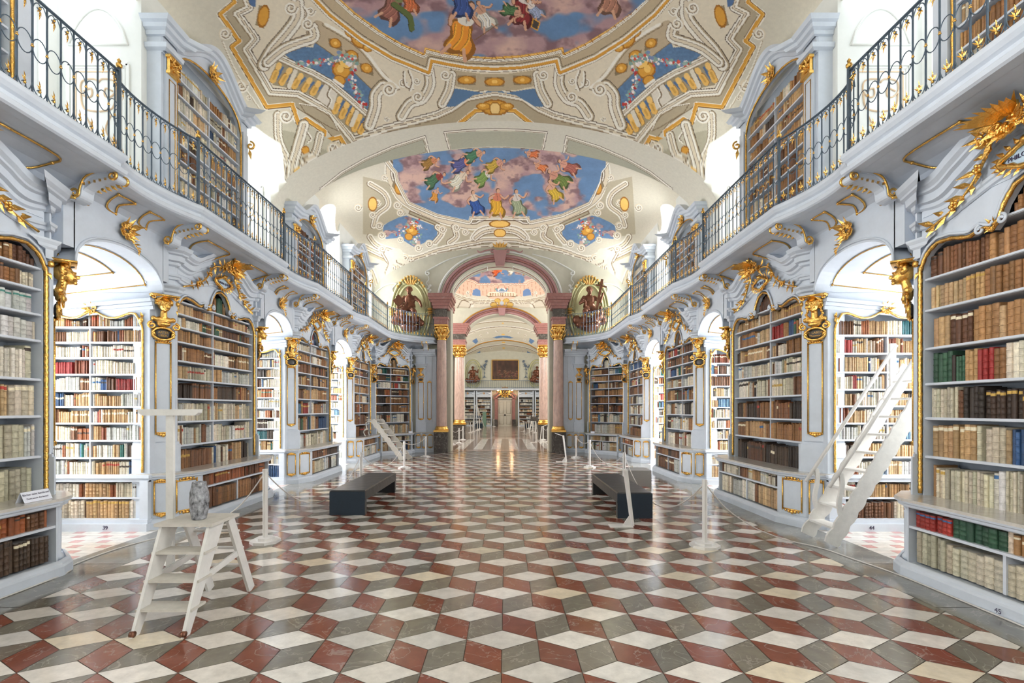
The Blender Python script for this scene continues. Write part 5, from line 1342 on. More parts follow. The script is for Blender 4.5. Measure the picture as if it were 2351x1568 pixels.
for sd in (-1, 1):
    for k, (a, c) in enumerate(secs):
        pl = place[k] if k < len(place) else 'end'
        pts = RP[a:c + 1]
        if pts[-1][1] < 2.0: continue
        if pts[0][1] < 2.0: pts = [(p[0], max(p[1], 2.0)) for p in pts]
        root = thing('balcony_railing', 'wrought iron railing with gilt leaves above the %s, %s gallery' % (pl, SIDE[sd]), 'railing', (sd * pts[0][0], pts[0][1], GZ1))
        P3 = [(sd * x, y, GZ1 + H_) for x, y in pts]
        b = MB(); 
        for p, q in zip(P3, P3[1:]): b.beam(p, q, .028, .012)
        b.build('handrail', M['iron'], root)
        b = MB(); 
        for p, q in zip(P3, P3[1:]): b.beam((p[0], p[1], GZ1 + .03), (q[0], q[1], GZ1 + .03), .014, .010)
        b.build('bottom_rail', M['iron'], root)
        for p in ([pts[-1]] if k else [pts[0], pts[-1]]):
            o = link('post', POSTM, None, mtx=Matrix.Translation((sd * p[0], p[1], GZ1))); setp(o, root)
            f_ = link('gilt_finial', FINM, None, mtx=Matrix.Translation((sd * p[0], p[1], GZ1))); setp(f_, o)
        # balusters by arc length
        LL = [0]
        for p, q in zip(pts, pts[1:]): LL.append(LL[-1] + math.dist(p, q))
        nB = max(1, round(LL[-1] / .13)); stepL = LL[-1] / nB
        for i in range(nB):
            l = stepL * i; j = max(jj for jj in range(len(LL)) if LL[jj] <= l + 1e-9); j = min(j, len(pts) - 2)
            t = (l - LL[j]) / max(1e-6, LL[j + 1] - LL[j]); x = pts[j][0] + (pts[j + 1][0] - pts[j][0]) * t; y = pts[j][1] + (pts[j + 1][1] - pts[j][1]) * t
            l2 = min(LL[-1], l + stepL); j2 = min(max(jj for jj in range(len(LL)) if LL[jj] <= l2 + 1e-9), len(pts) - 2); t2 = (l2 - LL[j2]) / max(1e-6, LL[j2 + 1] - LL[j2])
            x2 = pts[j2][0] + (pts[j2 + 1][0] - pts[j2][0]) * t2; y2 = pts[j2][1] + (pts[j2 + 1][1] - pts[j2][1]) * t2
            d = Vector((sd * (x2 - x), y2 - y, 0)); d.normalize(); m_ = Matrix.Identity(4)
            for r_ in range(3): m_[r_][0] = d[r_] * stepL / .13; m_[r_][1] = (-d.y, d.x, 0)[r_]; m_[r_][3] = (sd * x, y, GZ1)[r_]
            o = link('baluster', BAL[0], None, mtx=m_); setp(o, root); g = link('gilt_leaves', BAL[1], None, mtx=m_); setp(g, o)
# ================================================================== END WALL WITH THE PORTAL ARCH
def arch_wall(y0, y1, xo, hw, zs, rise, ztop_, name, mt, xhole=None):
    """wall with an arched opening; front at y0, back at y1"""
    b = MB(); n = 32
    for sd in (-1, 1):
        b.box(min(sd * hw, sd * xo), max(sd * hw, sd * xo), y0, y1, 0, ztop_)
    for i in range(n):
        a, c = -hw + 2 * hw * i / n, -hw + 2 * hw * (i + 1) / n
        f = lambda x: zs + rise * sqrt(max(0, 1 - (x / hw) ** 2))
        b.hex([(a, y0, f(a)), (c, y0, f(c)), (c, y0, ztop_), (a, y0, ztop_)], [(a, y1, f(a)), (c, y1, f(c)), (c, y1, ztop_), (a, y1, ztop_)])
    return b.build(name, mt, kind='structure')
def arch_ring(y, hw, zs, rise, bands, down=0):
    """swept mouldings following the arch: (offset, radius, material)"""
    for off, r, mt in bands:
        b = MB(); P_ = []
        for i in range(41):
            a = pi * i / 40; P_.append(((hw + off) * cos(a), y, zs + (rise + off) * sin(a)))
        if down: P_ = [(P_[0][0], y, zs - down)] + P_ + [(P_[-1][0], y, zs - down)]
        b.tube(P_, r, 8); b.build('trim_arch', M[mt], kind='structure')
arch_wall(18.2, 19.0, 6.3, 1.86, 5.75, 1.33, 8.2, 'wall_portal', M['stone'])
arch_ring(18.19, 1.86, 5.75, 1.33, [(.03, .035, 'stone'), (.12, .05, 'mauve'), (.21, .045, 'pink'), (.30, .055, 'mauve'), (.38, .03, 'stone'), (.47, .045, 'plaster')])
arch_ring(18.6, 1.85, 5.75, 1.33, [(0, .02, 'mauve'), ])
arch_wall(26.3, 27.0, 6.8, 2.07, 5.3, 1.45, 9.6, 'wall_rotunda', M['stone'])
arch_ring(26.28, 2.07, 5.3, 1.45, [(.03, .04, 'stone'), (.13, .07, 'mauve'), (.24, .05, 'pink'), (.34, .05, 'mauve')])
arch_ring(26.1, 2.42, 5.3, 1.80, [(.03, .035, 'gold')])
b = MB()
for z0, z1, w0, w1 in ((7.0, 7.55, .16, .26),):
    b.hex([(-w0, 18.05, z0), (w0, 18.05, z0), (w1, 18.05, z1), (-w1, 18.05, z1)], [(-w0, 18.25, z0), (w0, 18.25, z0), (w1, 18.25, z1), (-w1, 18.25, z1)])
for sg in (-1, 1):
    b.tube([(sg * p[0], 18.1, p[1]) for p in scroll_pts((.28, 7.52), .09, pi, 1.3, -1)], .025, 6); b.tube([(sg * x, 18.12, z) for x, z in cat([(.30, 7.6), (.55, 7.55), (.75, 7.48), (.85, 7.55)], 5)], .025, 6)
b.build('trim_keystone', M['mauve'], kind='structure')
b = MB(); b.ell((0, 18.06, 7.72), (.2, .06, .08)); rocaille(b, 0, 0, 0, .01, 1, 2); b.v = b.v[:]
for a in (-.8, -.4, 0, .4, .8): b.leaf((a * .15, 18.02, 7.62), (sin(a), -.2, cos(a)), (0, -1, 0), .24, .09)
b.build('trim_crest', M['goldp'], kind='structure')
b = MB(); b.hex([(-.15, 26.1, 6.7), (.15, 26.1, 6.7), (.22, 26.1, 7.2), (-.22, 26.1, 7.2)], [(-.15, 26.3, 6.7), (.15, 26.3, 6.7), (.22, 26.3, 7.2), (-.22, 26.3, 7.2)])
b.build('trim_keystone', M['mauve'], kind='structure')
# soffit panels and painted lines of the portal wall
b = MB()
for sg in (-1, 1):
    A = lambda a, y, k: (sg * (1.855 - k) * cos(a), y, 5.75 + (1.325 - k) * sin(a))
    for yy in (18.34, 18.86): b.tube([A(.12 + (1.30 - .12) * i / 12, yy, .0) for i in range(13)], .018, 5)
    for a in (.12, 1.30): b.tube([A(a, 18.34, 0), A(a, 18.86, 0)], .018, 5)
b.build('trim_soffit', M['plaster'], kind='structure')
b = MB()
for sg in (-1, 1):
    X = lambda *p: [(sg * x, 18.19, z) for x, z in p]
    b.tube(X(*cat([(4.75, 5.95), (4.35, 6.25), (3.9, 6.35), (4.05, 6.15), (4.0, 5.95)], 4)), .02, 5)
    b.tube(X(*cat([(1.2, 7.45), (1.9, 7.25), (2.5, 6.95), (2.75, 6.8)], 4)), .025, 6); b.tube([(q[0], 18.17, q[2]) for q in X(*scroll_pts((2.72, 6.72), .09, 1.2, 1.2, -1))], .025, 6)
    b.tube(X(*cat([(2.75, 6.7), (2.68, 6.5), (2.78, 6.35), (2.66, 6.2), (2.7, 6.1)], 4)), .02, 6)
    for k in range(6): b.ell((sg * (2.62 + .05 * (k % 3)), 18.16, 6.25 - .06 * k), (.05, .04, .05), 6, 4)
    for z0, z1 in ((4.35, 5.2),): b.tube(X((4.65, z0), (4.65, z1)), .012, 4)
b.build('trim_portal', M['plaster'], kind='structure')

# ---- figure niches beside the portal
def statue_mesh(kind):
    R = random.Random(5 + kind); sg = 1 if kind == 0 else -1
    pr = [((0, -.10, 1.30), (.10, .11, .13)), ((0, -.20, 1.28), .05), ((0, -.19, 1.21), (.07, .05, .09)),            # head, nose, beard
          ((0, -.05, 1.12), (0, -.04, 1.2), .07, .07), ((0, 0, .95), (.22, .15, .22)), ((0, -.02, .72), (.24, .18, .22)),
          ((-.2, 0, 1.05), (-.36, -.12, .82), .08, .06), ((-.36, -.12, .82), (-.20, -.28, .78 + .1 * kind), .06, .045),
          ((.2, 0, 1.05), (.40, -.10, .88), .08, .06), ((.40, -.10, .88), (.48, -.22, .70 + .45 * kind), .06, .045),
          ((-.10, -.1, .60), (-.20, -.34, .50), .14, .11), ((-.20, -.34, .50), (-.18, -.30, .15), .10, .07), ((.10, -.1, .60), (.22, -.32, .48), .14, .11), ((.22, -.32, .48), (.24, -.28, .12), .10, .07),
          ((-.18, -.36, .10), (.06, .10, .04)), ((.24, -.34, .08), (.06, .10, .04))]
    for k in range(9): a = -.5 + k * .12; pr.append(((a, -.12 - R.uniform(0, .1), .08 + R.uniform(0, .16)), R.uniform(.13, .2)))
    for k in range(8): pr.append(((-.15 + R.uniform(-.1, .1) + .05 * k * sg * -1, -.22, .85 - k * .08), (-.25 + .07 * k, -.3, .45 - .03 * k), .035, .03))
    for k in range(9): a = pi * k / 8; pr.append(((cos(a) * .10, -.06, 1.31 + sin(a) * .11), .04))
    # the second, smaller figure at his knee
    q = -.38 * sg
    pr += [((q, -.30, .62), (.065, .065, .08)), ((q, -.28, .45), (.10, .09, .14)), ((q, -.28, .32), (q + .2 * sg, -.40, .22), .08, .06), ((q, -.30, .50), (q + .22 * sg, -.38, .52), .04, .03), ((q, -.25, .5), (q - .16 * sg, -.3, .40), .04, .03), ((q + .2 * sg, -.40, .22), (q + .18 * sg, -.38, .02), .055, .04)]
    return rmesh(pr, .022, 'figure', M['bronze'])
STM = [statue_mesh(0), statue_mesh(1)]
for sd in (-1, 1):
    cx, cz = sd * 3.34, 5.27
    t = thing('niche_frame', 'olive and gilt oval niche surround on the %s of the portal wall' % SIDE[sd], 'niche', (cx, 18.18, 4.0))
    n = 40; O_ = lambda rx, rz, y: [(cx + rx * cos(2 * pi * k / n), y, cz + rz * sin(2 * pi * k / n)) for k in range(n)]
    b = MB(); A = O_(.50, .98, 18.17); B_ = O_(.30, .7, 18.26)
    b.add(O_(.74, 1.27, 18.16) + O_(.50, .98, 18.14) + O_(.3, .7, 18.165) + [(cx, 18.175, cz)], [(k, (k + 1) % n, n + (k + 1) % n, n + k) for k in range(n)] + [(n + k, n + (k + 1) % n, 2 * n + (k + 1) % n, 2 * n + k) for k in range(n)] + [(2 * n + k, 2 * n + (k + 1) % n, 3 * n) for k in range(n)])
    for rx, rz, r in ((.74, 1.27, .045), (.64, 1.14, .03), (.52, 1.0, .04)): b.tube(O_(rx, rz, 18.14), r, 7, closed=True)
    for sg in (-1, 1):
        b.tube([(cx + sg * p[0], 18.1, p[1]) for p in scroll_pts((.25, cz + 1.08), .11, 0, 1.2, 1)], .035, 6)
        for zz in (.35, -.35): b.tube([(cx + sg * p[0], 18.1, p[1]) for p in scroll_pts((.62, cz + zz * .3), .07, 0, 1.1, 1)], .03, 6)
    b.build('stucco_frame', M['greenp'], t)
    b = MB()
    for a in (-.7, -.35, 0, .35, .7): b.leaf((cx + .1 * a, 18.1, cz + .98), (sin(a), -.1, cos(a)), (0, -1, 0), .30, .12)
    for sg in (-1, 1):
        for k in range(3): b.ell((cx + sg * .72, 18.08, cz - .02 + (k - 1) * .10), (.10, .04, .05), 8, 5)
    for a in (-.9, -.6, -.3, 0, .3, .6, .9): b.leaf((cx + .45 * a, 18.1, cz - 1.0 + .06 * a * a), (sin(a) * .6, -.2, -1), (0, -1, 0), .28, .13)
    for k in range(11): a = pi * (.25 + .5 * k / 10); b.ell((cx + .70 * cos(a), 18.08, cz + 1.31 * sin(a)), (.05, .05, .05), 6, 4)
    b.build('gilt_shell', M['goldp'], t)
    m_ = Matrix.Translation((cx - .02, 17.96, 4.68)) @ Matrix.Diagonal((.98, .85, 1.02, 1))
    o = link('carved_figure', STM[0 if sd < 0 else 1], mtx=m_); tag(o, ('bronzed carved figure of a robed bearded man holding tablets, in the left niche' if sd < 0 else 'bronzed carved figure of a bearded man raising a long cross, in the right niche'), 'statue')
    b = MB(); b.lathe([(.05, 4.45), (.22, 4.52), (.36, 4.60), (.40, 4.70), (.3, 4.72)], (cx, 17.98), 16)
    b.build('pedestal', M['bronze'], o).matrix_parent_inverse = m_.inverted()
    b = MB()
    if sd < 0: b.beam((cx - .46, 17.55, 5.62), (cx - .28, 17.6, 5.38), .22, .05, (0, 1, 0)); b.beam((cx - .38, 17.52, 5.72), (cx - .20, 17.56, 5.46), .16, .05, (0, 1, 0))
    else: b.beam((cx + .12, 17.6, 4.85), (cx + .40, 17.65, 6.35), .09, .06, (0, 1, 0)); b.beam((cx + .16, 17.63, 6.14), (cx + .56, 17.63, 6.06), .05, .05, (0, 1, 0))
    b.build('tablets' if sd < 0 else 'cross', M['bronze'], o).matrix_parent_inverse = m_.inverted()

# ---- paneled pier between corner case and column
for sd in (-1, 1):
    t = thing('panelled_pier', 'white panelled pier with gilt borders between corner bookcase and column, %s' % SIDE[sd], 'pier', (sd * 2.8, 18.1, 0))
    T = Fr((sd * 3.16, 18.10, 0), (-sd, 0, 0), (0, -1, 0)); b = MB(T)
    b.box(0, .78, -.12, 0, 0, 3.85); b.box(.06, .36, 0, .06, 1.12, 3.6); b.box(.42, .62, 0, .03, 1.12, 3.6); b.box(.04, .40, 0, .10, .74, 1.12)
    pl = [(-.02, -.1), (-.02, .12), (.42, .14), (.75, .06), (.75, -.1)]
    b.prism(pl, 0, .70); b.sweep(pl, PLN)
    b.sweep([(0, -.1), (0, .06), (.40, .06), (.40, .03), (.75, .03)], COR); b.sweep([(.05, -.1), (.05, .06), (.37, .06), (.37, 0)], NECK)
    b.build('body', M['white'], t)
    b = MB(T); b.prism([(-.05, -.1), (-.05, .16), (.43, .18), (.78, .09), (.78, -.1)], .71, .74); b.build('counter', M['counter'], t)
    b = MB(T); gold_rect(b, lambda s, z: (s, .063, z), .11, .31, 1.25, 2.6); gold_rect(b, lambda s, z: (s, .033, z), .45, .59, 1.25, 2.6)
    gold_rect(b, lambda s, z: (s, .145, z), .04, .22, .2, .62); gold_rect(b, lambda s, z: (s, .145 - max(0, s - .42) * .24, z), .27, .41, .2, .62); gold_rect(b, lambda s, z: (s, .14 - max(0, s - .42) * .24, z), .47, .66, .2, .62)
    b.build('gilt_panel', M['gold'], t)
    o = link('gilded_bust', BUST[0], None, mtx=T.mtx(.21, .075, 2.76, .72)); setp(o, t)
    pf = link('plaque', PLQ[0], None, mtx=T.mtx(.21, .07, 2.70, .7)); setp(pf, t); pd = link('plaque_field', PLQ[1], None, mtx=T.mtx(.21, .07, 2.70, .7)); setp(pd, pf)
    b = MB(); b.box(-.0, .10, 0, .003, 0, .08)

# ---- marble columns
def column(x, y, r, zped, zsh0, zsh1, zcap, zent, lab, pil_dx, grp=None):
    t = thing('marble_column', lab, 'column', (x, y, 0))
    w = r * 1.3
    b = MB(); b.box(x - w, x + w, y - w, y + w, 0, zped); b.box(x + pil_dx - (.26 if abs(pil_dx) > .1 else .15), x + pil_dx + (.26 if abs(pil_dx) > .1 else .15), y + .12, y + .42, 0, zcap + .35); b.build('pedestal', M['dark'], t)
    b = MB(); b.box(x - w * 1.06, x + w * 1.06, y - w * 1.06, y + w * 1.06, zped, zped + .07)
    b.lathe([(r * 1.28, zped + .07), (r * 1.32, zped + .11), (r * 1.15, zped + .14), (r * 1.2, zped + .17), (r * 1.02, zsh0)], (x, y), 24); b.build('gilt_base', M['gold'], t)
    b = MB(); nfl = 48; vs = []
    nz = 10
    for j in range(nz + 1):
        z = zsh0 + (zsh1 - zsh0) * j / nz; q = r * (1 - .14 * (j / nz) ** 1.5)
        for k in range(nfl): a = 2 * pi * k / nfl; q2 = q * (1 - (.055 if k % 2 and j > 2 else 0)); vs.append((x + q2 * cos(a), y + q2 * sin(a), z))
    b.add(vs, [(j * nfl + k, j * nfl + (k + 1) % nfl, (j + 1) * nfl + (k + 1) % nfl, (j + 1) * nfl + k) for j in range(nz) for k in range(nfl)]); b.build('fluted_shaft', M['flute'], t)
    b = MB(); h = zcap - zsh1; b.lathe([(r * .9, zsh1), (r * .95, zsh1 + .03), (r * .85, zsh1 + .06), (r * 1.0, zcap - h * .3), (r * 1.25, zcap - .04)], (x, y), 20)
    b.box(x - r * 1.25, x + r * 1.25, y - r * 1.25, y + r * 1.25, zcap - .05, zcap)
    for ring, (zz, L_) in enumerate(((zsh1 + .04, h * .45), (zsh1 + h * .30, h * .5))):
        for k in range(12): a = 2 * pi * (k + .5 * ring) / 12; b.leaf((x + r * .92 * cos(a), y + r * .92 * sin(a), zz), (cos(a) * .45, sin(a) * .45, 1), (cos(a), sin(a), 0), L_, r * .55)
    for k in range(4):
        a = pi / 4 + pi / 2 * k; 
        for q in (-.35, .35): c_ = (x + r * 1.22 * cos(a + q * .6), y + r * 1.22 * sin(a + q * .6), zcap - h * .2); b.ell(c_, (r * .28, r * .28, r * .3), 8, 6)
    for k in range(8): a = 2 * pi * k / 8; b.ell((x + r * 1.15 * cos(a), y + r * 1.15 * sin(a), zcap - h * .42), r * .13, 6, 4)
    b.build('gilt_capital', M['gold'], t)
    H = zent - zcap
    b = MB(); sx = 1 if x > 0 else -1
    def blk(dz0, dz1, e, mi=0): b.mi = mi; b.box(x - r * 1.25 - e, x + r * 1.25 + e, y - r * 1.25 - e, y + r * 1.25 + e + .3, zcap + H * dz0, zcap + H * dz1)
    blk(0, .18, .0); blk(.18, .25, .03); blk(.25, .52, -.02, 1); blk(.52, .62, .04); blk(.62, .72, .08); blk(.72, .80, .12); blk(.80, .90, .18); blk(.90, 1, .21)
    b.build('entablature', [M['pink'], M['dark']], t)
for sd in (-1, 1):
    column(sd * 2.17, 17.98, .195, .76, .97, 4.15, 4.72, 5.82, 'fluted pink marble column with gilt capital, %s side of the portal arch' % SIDE[sd], sd * -.02)
    column(sd * 2.27, 25.8, .27, .78, 1.05, 4.35, 5.0, 6.1, 'fluted pink marble column with gilt capital, %s side of the farther arch' % SIDE[sd], sd * .62)
    column(sd * 2.35, 19.5, .19, .76, .97, 4.15, 4.72, 5.82, 'pink marble column behind the portal arch, %s side' % SIDE[sd], sd * .5)
# ---- rotunda beyond the portal
b = MB()
for sd in (-1, 1):
    x0, x1 = (6.5, 6.8) if sd > 0 else (-6.8, -6.5); b.box(x0, x1, 19, 26.4, 0, 9)
    x0, x1 = (5.5, 5.8) if sd > 0 else (-5.8, -5.5); b.box(x0, x1, 27, 46.6, 0, 8)
b.box(-6.8, 6.8, 18.3, 46.7, -.3, -.002)
b.build('wall_rotunda', M['plaster'], kind='structure')
def hfield(xs, ys, zf_, paint, name):
    X, Y = np.meshgrid(xs, ys); Z = zf_(X, Y); x, y, z = X.ravel(), Y.ravel(), Z.ravel(); pm = pic(-np.abs(x), y, z); pt = pic(x, y, z)
    c = paint(pm, pt, x, y, z); n1, n2 = X.shape; I = np.arange(n1 * n2).reshape(n1, n2)
    link(name, npmesh(name, np.stack([x, y, z], 1), np.stack([I[:-1, :-1].ravel(), I[:-1, 1:].ravel(), I[1:, 1:].ravel(), I[1:, :-1].ravel()], 1), srgb_np(c), M['vault']), kind='structure')
def rot_paint(pm, pt, x, y, z):
    P = Paint(pm[0], pm[1], (216, 208, 190)); PE = (230, 192, 168)
    P.poly([(1000, 600), (1160, 600), (1160, 688), (1125, 686), (1120, 680), (1060, 676), (1000, 660)], PE)
    for x_ in range(1056, 1160, 9): P.stroke([(x_, 646), (x_ - 2, 680)], [(-.5, .6, (196, 146, 122))])
    P.poly([(1084, 678), (1086, 666), (1094, 662), (1102, 666), (1104, 680)], (110, 140, 184)); P.poly([(1138, 675), (1140, 666), (1150, 662), (1160, 662), (1160, 675)], (110, 140, 184))
    P.stroke([(1000, 620), (1060, 636), (1090, 644), (1096, 649), (1160, 651)], [(-2, 0, (240, 214, 196)), (0, 2, PE), (2, 3, (170, 120, 100)), (3, 5, (242, 218, 198)), (5, 6, (190, 140, 116))])
    P.stroke([(1030, 668), (1060, 682), (1100, 690), (1126, 690), (1160, 692)], [(-3, -1, (232, 224, 208)), (-1, 0, BRN), (0, 3, (212, 202, 180)), (3, 4, BRN), (4, 6, (234, 226, 210)), (6, 7, BRN)], 3)
    P.stroke([(1122, 677), (1160, 675)], [(-4, 3, (232, 216, 190)), (3, 5, BRN)]); P.stroke([(1122, 672), (1160, 669)], [(-1, 1, (240, 228, 208))])
    for k in range(6): P.stroke([(1126 + k * 6, 674), (1126 + k * 6, 680)], [(-1, 1, (160, 110, 70))])
    for q, r_ in (((1134, 700), 7), ((1142, 690), 6), ((1150, 698), 6)): P.ell(q, r_, r_ * .7, (214, 178, 96), 0, (170, 130, 70))
    P.ell((1156, 696), 9, 6, (190, 198, 208), 0, (214, 178, 96))
    for c, r_ in (((1082, 698), 5), ((1074, 672), 4), ((1040, 664), 4), ((1062, 742), 4)): P.spiral(c, r_)
    P.stroke([(1084, 702), (1070, 730), (1062, 745)], [(-4, 3, (232, 226, 212)), (3, 5, BRN)], 3); P.stroke([(1045, 720), (1060, 690), (1076, 694)], [(-1, 1, BRN)], 3)
    P.flowers([(1140, 664), (1160, 660)], 14, 2, 2)
    Q = Paint(pt[0], pt[1], (0, 0, 0)); Q.c = P.c
    Q.poly([(1020, 560), (1048, 632), (1092, 645), (1098, 650), (1200, 650), (1206, 644), (1250, 632), (1290, 560)], None, fn=sky_fn(41, thr=.46, sc=.035))
    figure(Q, 1143, 622, .85, (206, 90, 44), (214, 120, 70), 1.2, seed=2); figure(Q, 1178, 620, .8, (226, 220, 206), (200, 180, 120), 1.2, seed=4); figure(Q, 1112, 616, .6, (206, 180, 110), None, 1, seed=5); figure(Q, 1206, 622, .6, (190, 150, 60), (120, 90, 110), 1, seed=6)
    return Q.c
hfield(np.arange(-6.6, 6.61, .035), np.arange(19.0, 26.36, .03), lambda X, Y: 7.1 + 1.7 * np.clip(1 - ((X / 4.2) ** 2 + ((Y - 22.6) / 3.8) ** 2), 0, 1), rot_paint, 'ceiling')
def far_paint(pm, pt, x, y, z):
    P = Paint(pm[0], pm[1], (214, 206, 186))
    for a, bands in ((([(1072, 806), (1100, 790), (1130, 783), (1160, 780)]), [(-2, -1, WHT), (-1, 1, GLD), (1, 2, BRN)]), (([(1066, 816), (1100, 800), (1130, 794), (1160, 790)]), [(-2, 0, WHT), (0, 1, BRN), (1, 3, CRM)]), (([(1060, 772), (1100, 757), (1130, 752), (1160, 750)]), [(-3, -1, WHT), (-1, 0, BRN), (0, 2, CRM), (2, 3, WHT)]), (([(1050, 760), (1100, 742), (1160, 736)]), [(-2, 0, WHT), (0, 2, TAN)]), (([(1080, 822), (1110, 812), (1160, 806)]), [(-2, 0, WHT), (0, 1, BRN)])): P.stroke(a, bands, 4)
    P.poly([(1084, 783), (1094, 776), (1098, 784), (1092, 790)], (100, 134, 176)); P.poly([(1092, 812), (1102, 806), (1105, 814), (1099, 818)], (100, 134, 176)); P.poly([(1130, 775), (1145, 771), (1160, 771), (1160, 774), (1140, 777)], (100, 134, 176))
    for c in ((1108, 780), (1118, 764), (1090, 762), (1112, 806), (1128, 800), (1104, 770), (1140, 760)): P.spiral(c, 3)
    for c in ((1156, 786), (1157, 799), (1155, 768), (1156, 742)): P.ell(c, 4, 2, GLL)
    return P.c
hfield(np.arange(-5.6, 5.61, .05), np.arange(27.0, 46.5, .05), lambda X, Y: 5.3 + (1.75 + .55 * np.abs(np.sin((Y - 27) / 9.7 * pi)) ** .6) * np.sqrt(np.clip(1 - (X / 5.6) ** 2, 0, 1)), far_paint, 'ceiling')

# ================================================================== FAR END WALL
FY = 46.2; FX = .12
b = MB(); b.box(-5.8, 5.8, FY, FY + .4, 0, 8); b.build('wall_far', M['stone'], kind='structure')
# double door with carved surround
e = bpy.data.objects.new('door_1', None); COL.objects.link(e); e.location = (FX, FY, 0); e['kind'] = 'structure'; WL[e.name] = Matrix.Translation(e.location)
for sg in (-1, 1):
    b = MB(); b.box(min(FX, FX + sg * .66), max(FX, FX + sg * .66), FY - .10, FY - .04, 0, 2.55)
    for z0, z1 in ((.18, 1.0), (1.2, 2.3)):
        L = [(FX + sg * .12, z0), (FX + sg * .54, z0), (FX + sg * .54, z1), (FX + sg * .12, z1)]
        for i in range(4): b.tube([(L[i][0], FY - .11, L[i][1]), (L[(i + 1) % 4][0], FY - .11, L[(i + 1) % 4][1])], .02, 5)
        b.box(min(FX + sg * .18, FX + sg * .48), max(FX + sg * .18, FX + sg * .48), FY - .12, FY - .1, z0 + .07, z1 - .07)
    b.build('door_leaf', M['doorp'], e)
b = MB(); b.ell((FX - .05, FY - .15, 1.05), .05); b.ell((FX + .05, FY - .15, 1.05), .05); b.box(FX - .08, FX + .08, FY - .13, FY - .1, .98, 1.12); b.build('door_handle', M['dark'], e)
b = MB()
for sg in (-1, 1):
    b.box(min(FX + sg * .68, FX + sg * .98), max(FX + sg * .68, FX + sg * .98), FY - .25, FY, 0, 2.8)
    b.tube([(FX + sg * x, FY - .27, z) for x, z in cat([(1.0, 2.5), (1.05, 2.9), (.75, 3.1), (.7, 3.5)], 4)], .06, 6)
P_ = [(FX + .82 * cos(pi * k / 16), FY - .2, 2.62 + .42 * sin(pi * k / 16)) for k in range(17)]; b.tube(P_, .12, 8); b.build('door_frame', M['pink'], e)
b = MB()
for sg in (-1, 1): b.box(min(FX + sg * .70, FX + sg * 1.02), max(FX + sg * .70, FX + sg * 1.02), FY - .42, FY - .2, 0, .62)
b.build('door_plinth', M['dark'], e)
b = MB(); b.prism([(FX + x, FY - y) for x, y in ((-2.4, 0), (-2.4, 0), )][:0] or [(FX - 1, FY - .2), (FX + 1, FY - .2), (FX + 1, FY - .05), (FX - 1, FY - .05)], 2.56, 2.66); b.build('door_lintel', M['doorp'], e)
t = thing('gilded_clock', 'round gilded carved emblem above the far double door', 'ornament', (FX, FY - .45, 3.0))
b = MB(); n = 32; O_ = lambda r: [(FX + r * cos(2 * pi * k / n), FY - .45, 3.22 + r * sin(2 * pi * k / n)) for k in range(n)]
b.tube(O_(.42), .06, 8, closed=True); b.tube(O_(.30), .03, 6, closed=True); b.tube(O_(.12), .04, 6, closed=True)
for k in range(12): a = 2 * pi * k / 12; b.tube([(FX + .12 * cos(a), FY - .45, 3.22 + .12 * sin(a)), (FX + .42 * cos(a), FY - .45, 3.22 + .42 * sin(a))], .02, 5); b.leaf((FX + .42 * cos(a), FY - .45, 3.22 + .42 * sin(a)), (cos(a), -.1, sin(a)), (0, -1, 0), .2, .1)
b.build('openwork_disc', M['gold'], t)
b = MB(); n = 24; b.add([(FX, FY - .42, 3.22)] + [(FX + .4 * cos(2 * pi * k / n), FY - .42, 3.22 + .4 * sin(2 * pi * k / n)) for k in range(n)], [(0, 1 + k, 1 + (k + 1) % n) for k in range(n)]); b.build('dark_ground', M['dark'], t)
for sg, w_ in ((-1, 'left'), (1, 'right')):
    t = thing('wall_lamp', 'glowing warm globe lamp at the %s of the gilded emblem over the far door' % w_, 'lamp', (FX + sg * .66, FY - .5, 3.4))
    b = MB(); b.ell((FX + sg * .66, FY - .55, 3.45), .12, 12, 8); b.build('globe', M['lamp'], t)
    b = MB(); b.tube(cat([(FX + sg * .66, FY - .55, 3.34), (FX + sg * .66, FY - .5, 3.2), (FX + sg * .6, FY - .2, 3.2), (FX + sg * .6, FY, 3.3)], 4), .025, 6); b.build('bracket', M['gold'], t)
    d = bpy.data.lights.new('globe_light', 'POINT'); d.energy = 42; d.color = (1, .62, .32); d.shadow_soft_size = .13; o = bpy.data.objects.new('globe_light', d); COL.objects.link(o); o.location = (FX + sg * .66, FY - .78, 3.4)
# gallery on the far wall
b = MB(); 
pth = [(-4.6, FY - 2.4), (-3.6, FY - 1.0), (-2.6, FY - .7), (FX - 1.0, FY - .7), (FX - .8, FY - .95), (FX + .8, FY - .95), (FX + 1.0, FY - .7), (2.8, FY - .7), (3.8, FY - 1.0), (4.8, FY - 2.4)]
b.sweep(pth, [(-.9, 3.38), (-.1, 3.38), (0, 3.42), (0, 3.5), (.05, 3.55), (.05, 3.58), (-.9, 3.58)][::-1] if False else [(.9, 3.38), (.1, 3.38), (0, 3.42), (0, 3.5), (-.05, 3.55), (-.05, 3.58), (.9, 3.58)])
tag(b.build('far_gallery_balcony', M['white']), 'white gallery balcony over the far door', 'balcony')
t = thing('far_railing', 'pale iron railing of the gallery over the far door', 'railing', (FX, FY - .9, 3.58)); b = MB()
for p, q in zip(pth, pth[1:]): b.beam((p[0], p[1] + .05, 4.30), (q[0], q[1] + .05, 4.30), .05, .04); b.beam((p[0], p[1] + .05, 3.66), (q[0], q[1] + .05, 3.66), .03, .03)
b.build('handrail', M['iron'], t)
b = MB()
for p, q in zip(pth, pth[1:]):
    l = math.dist(p, q); n = max(1, int(l / .17))
    for i in range(n): x = p[0] + (q[0] - p[0]) * i / n; y = p[1] + (q[1] - p[1]) * i / n + .05; b.box(x - .01, x + .01, y - .01, y + .01, 3.58, 4.30)
o = b.build('balusters', M['iron'], t); o['kind'] = 'stuff'
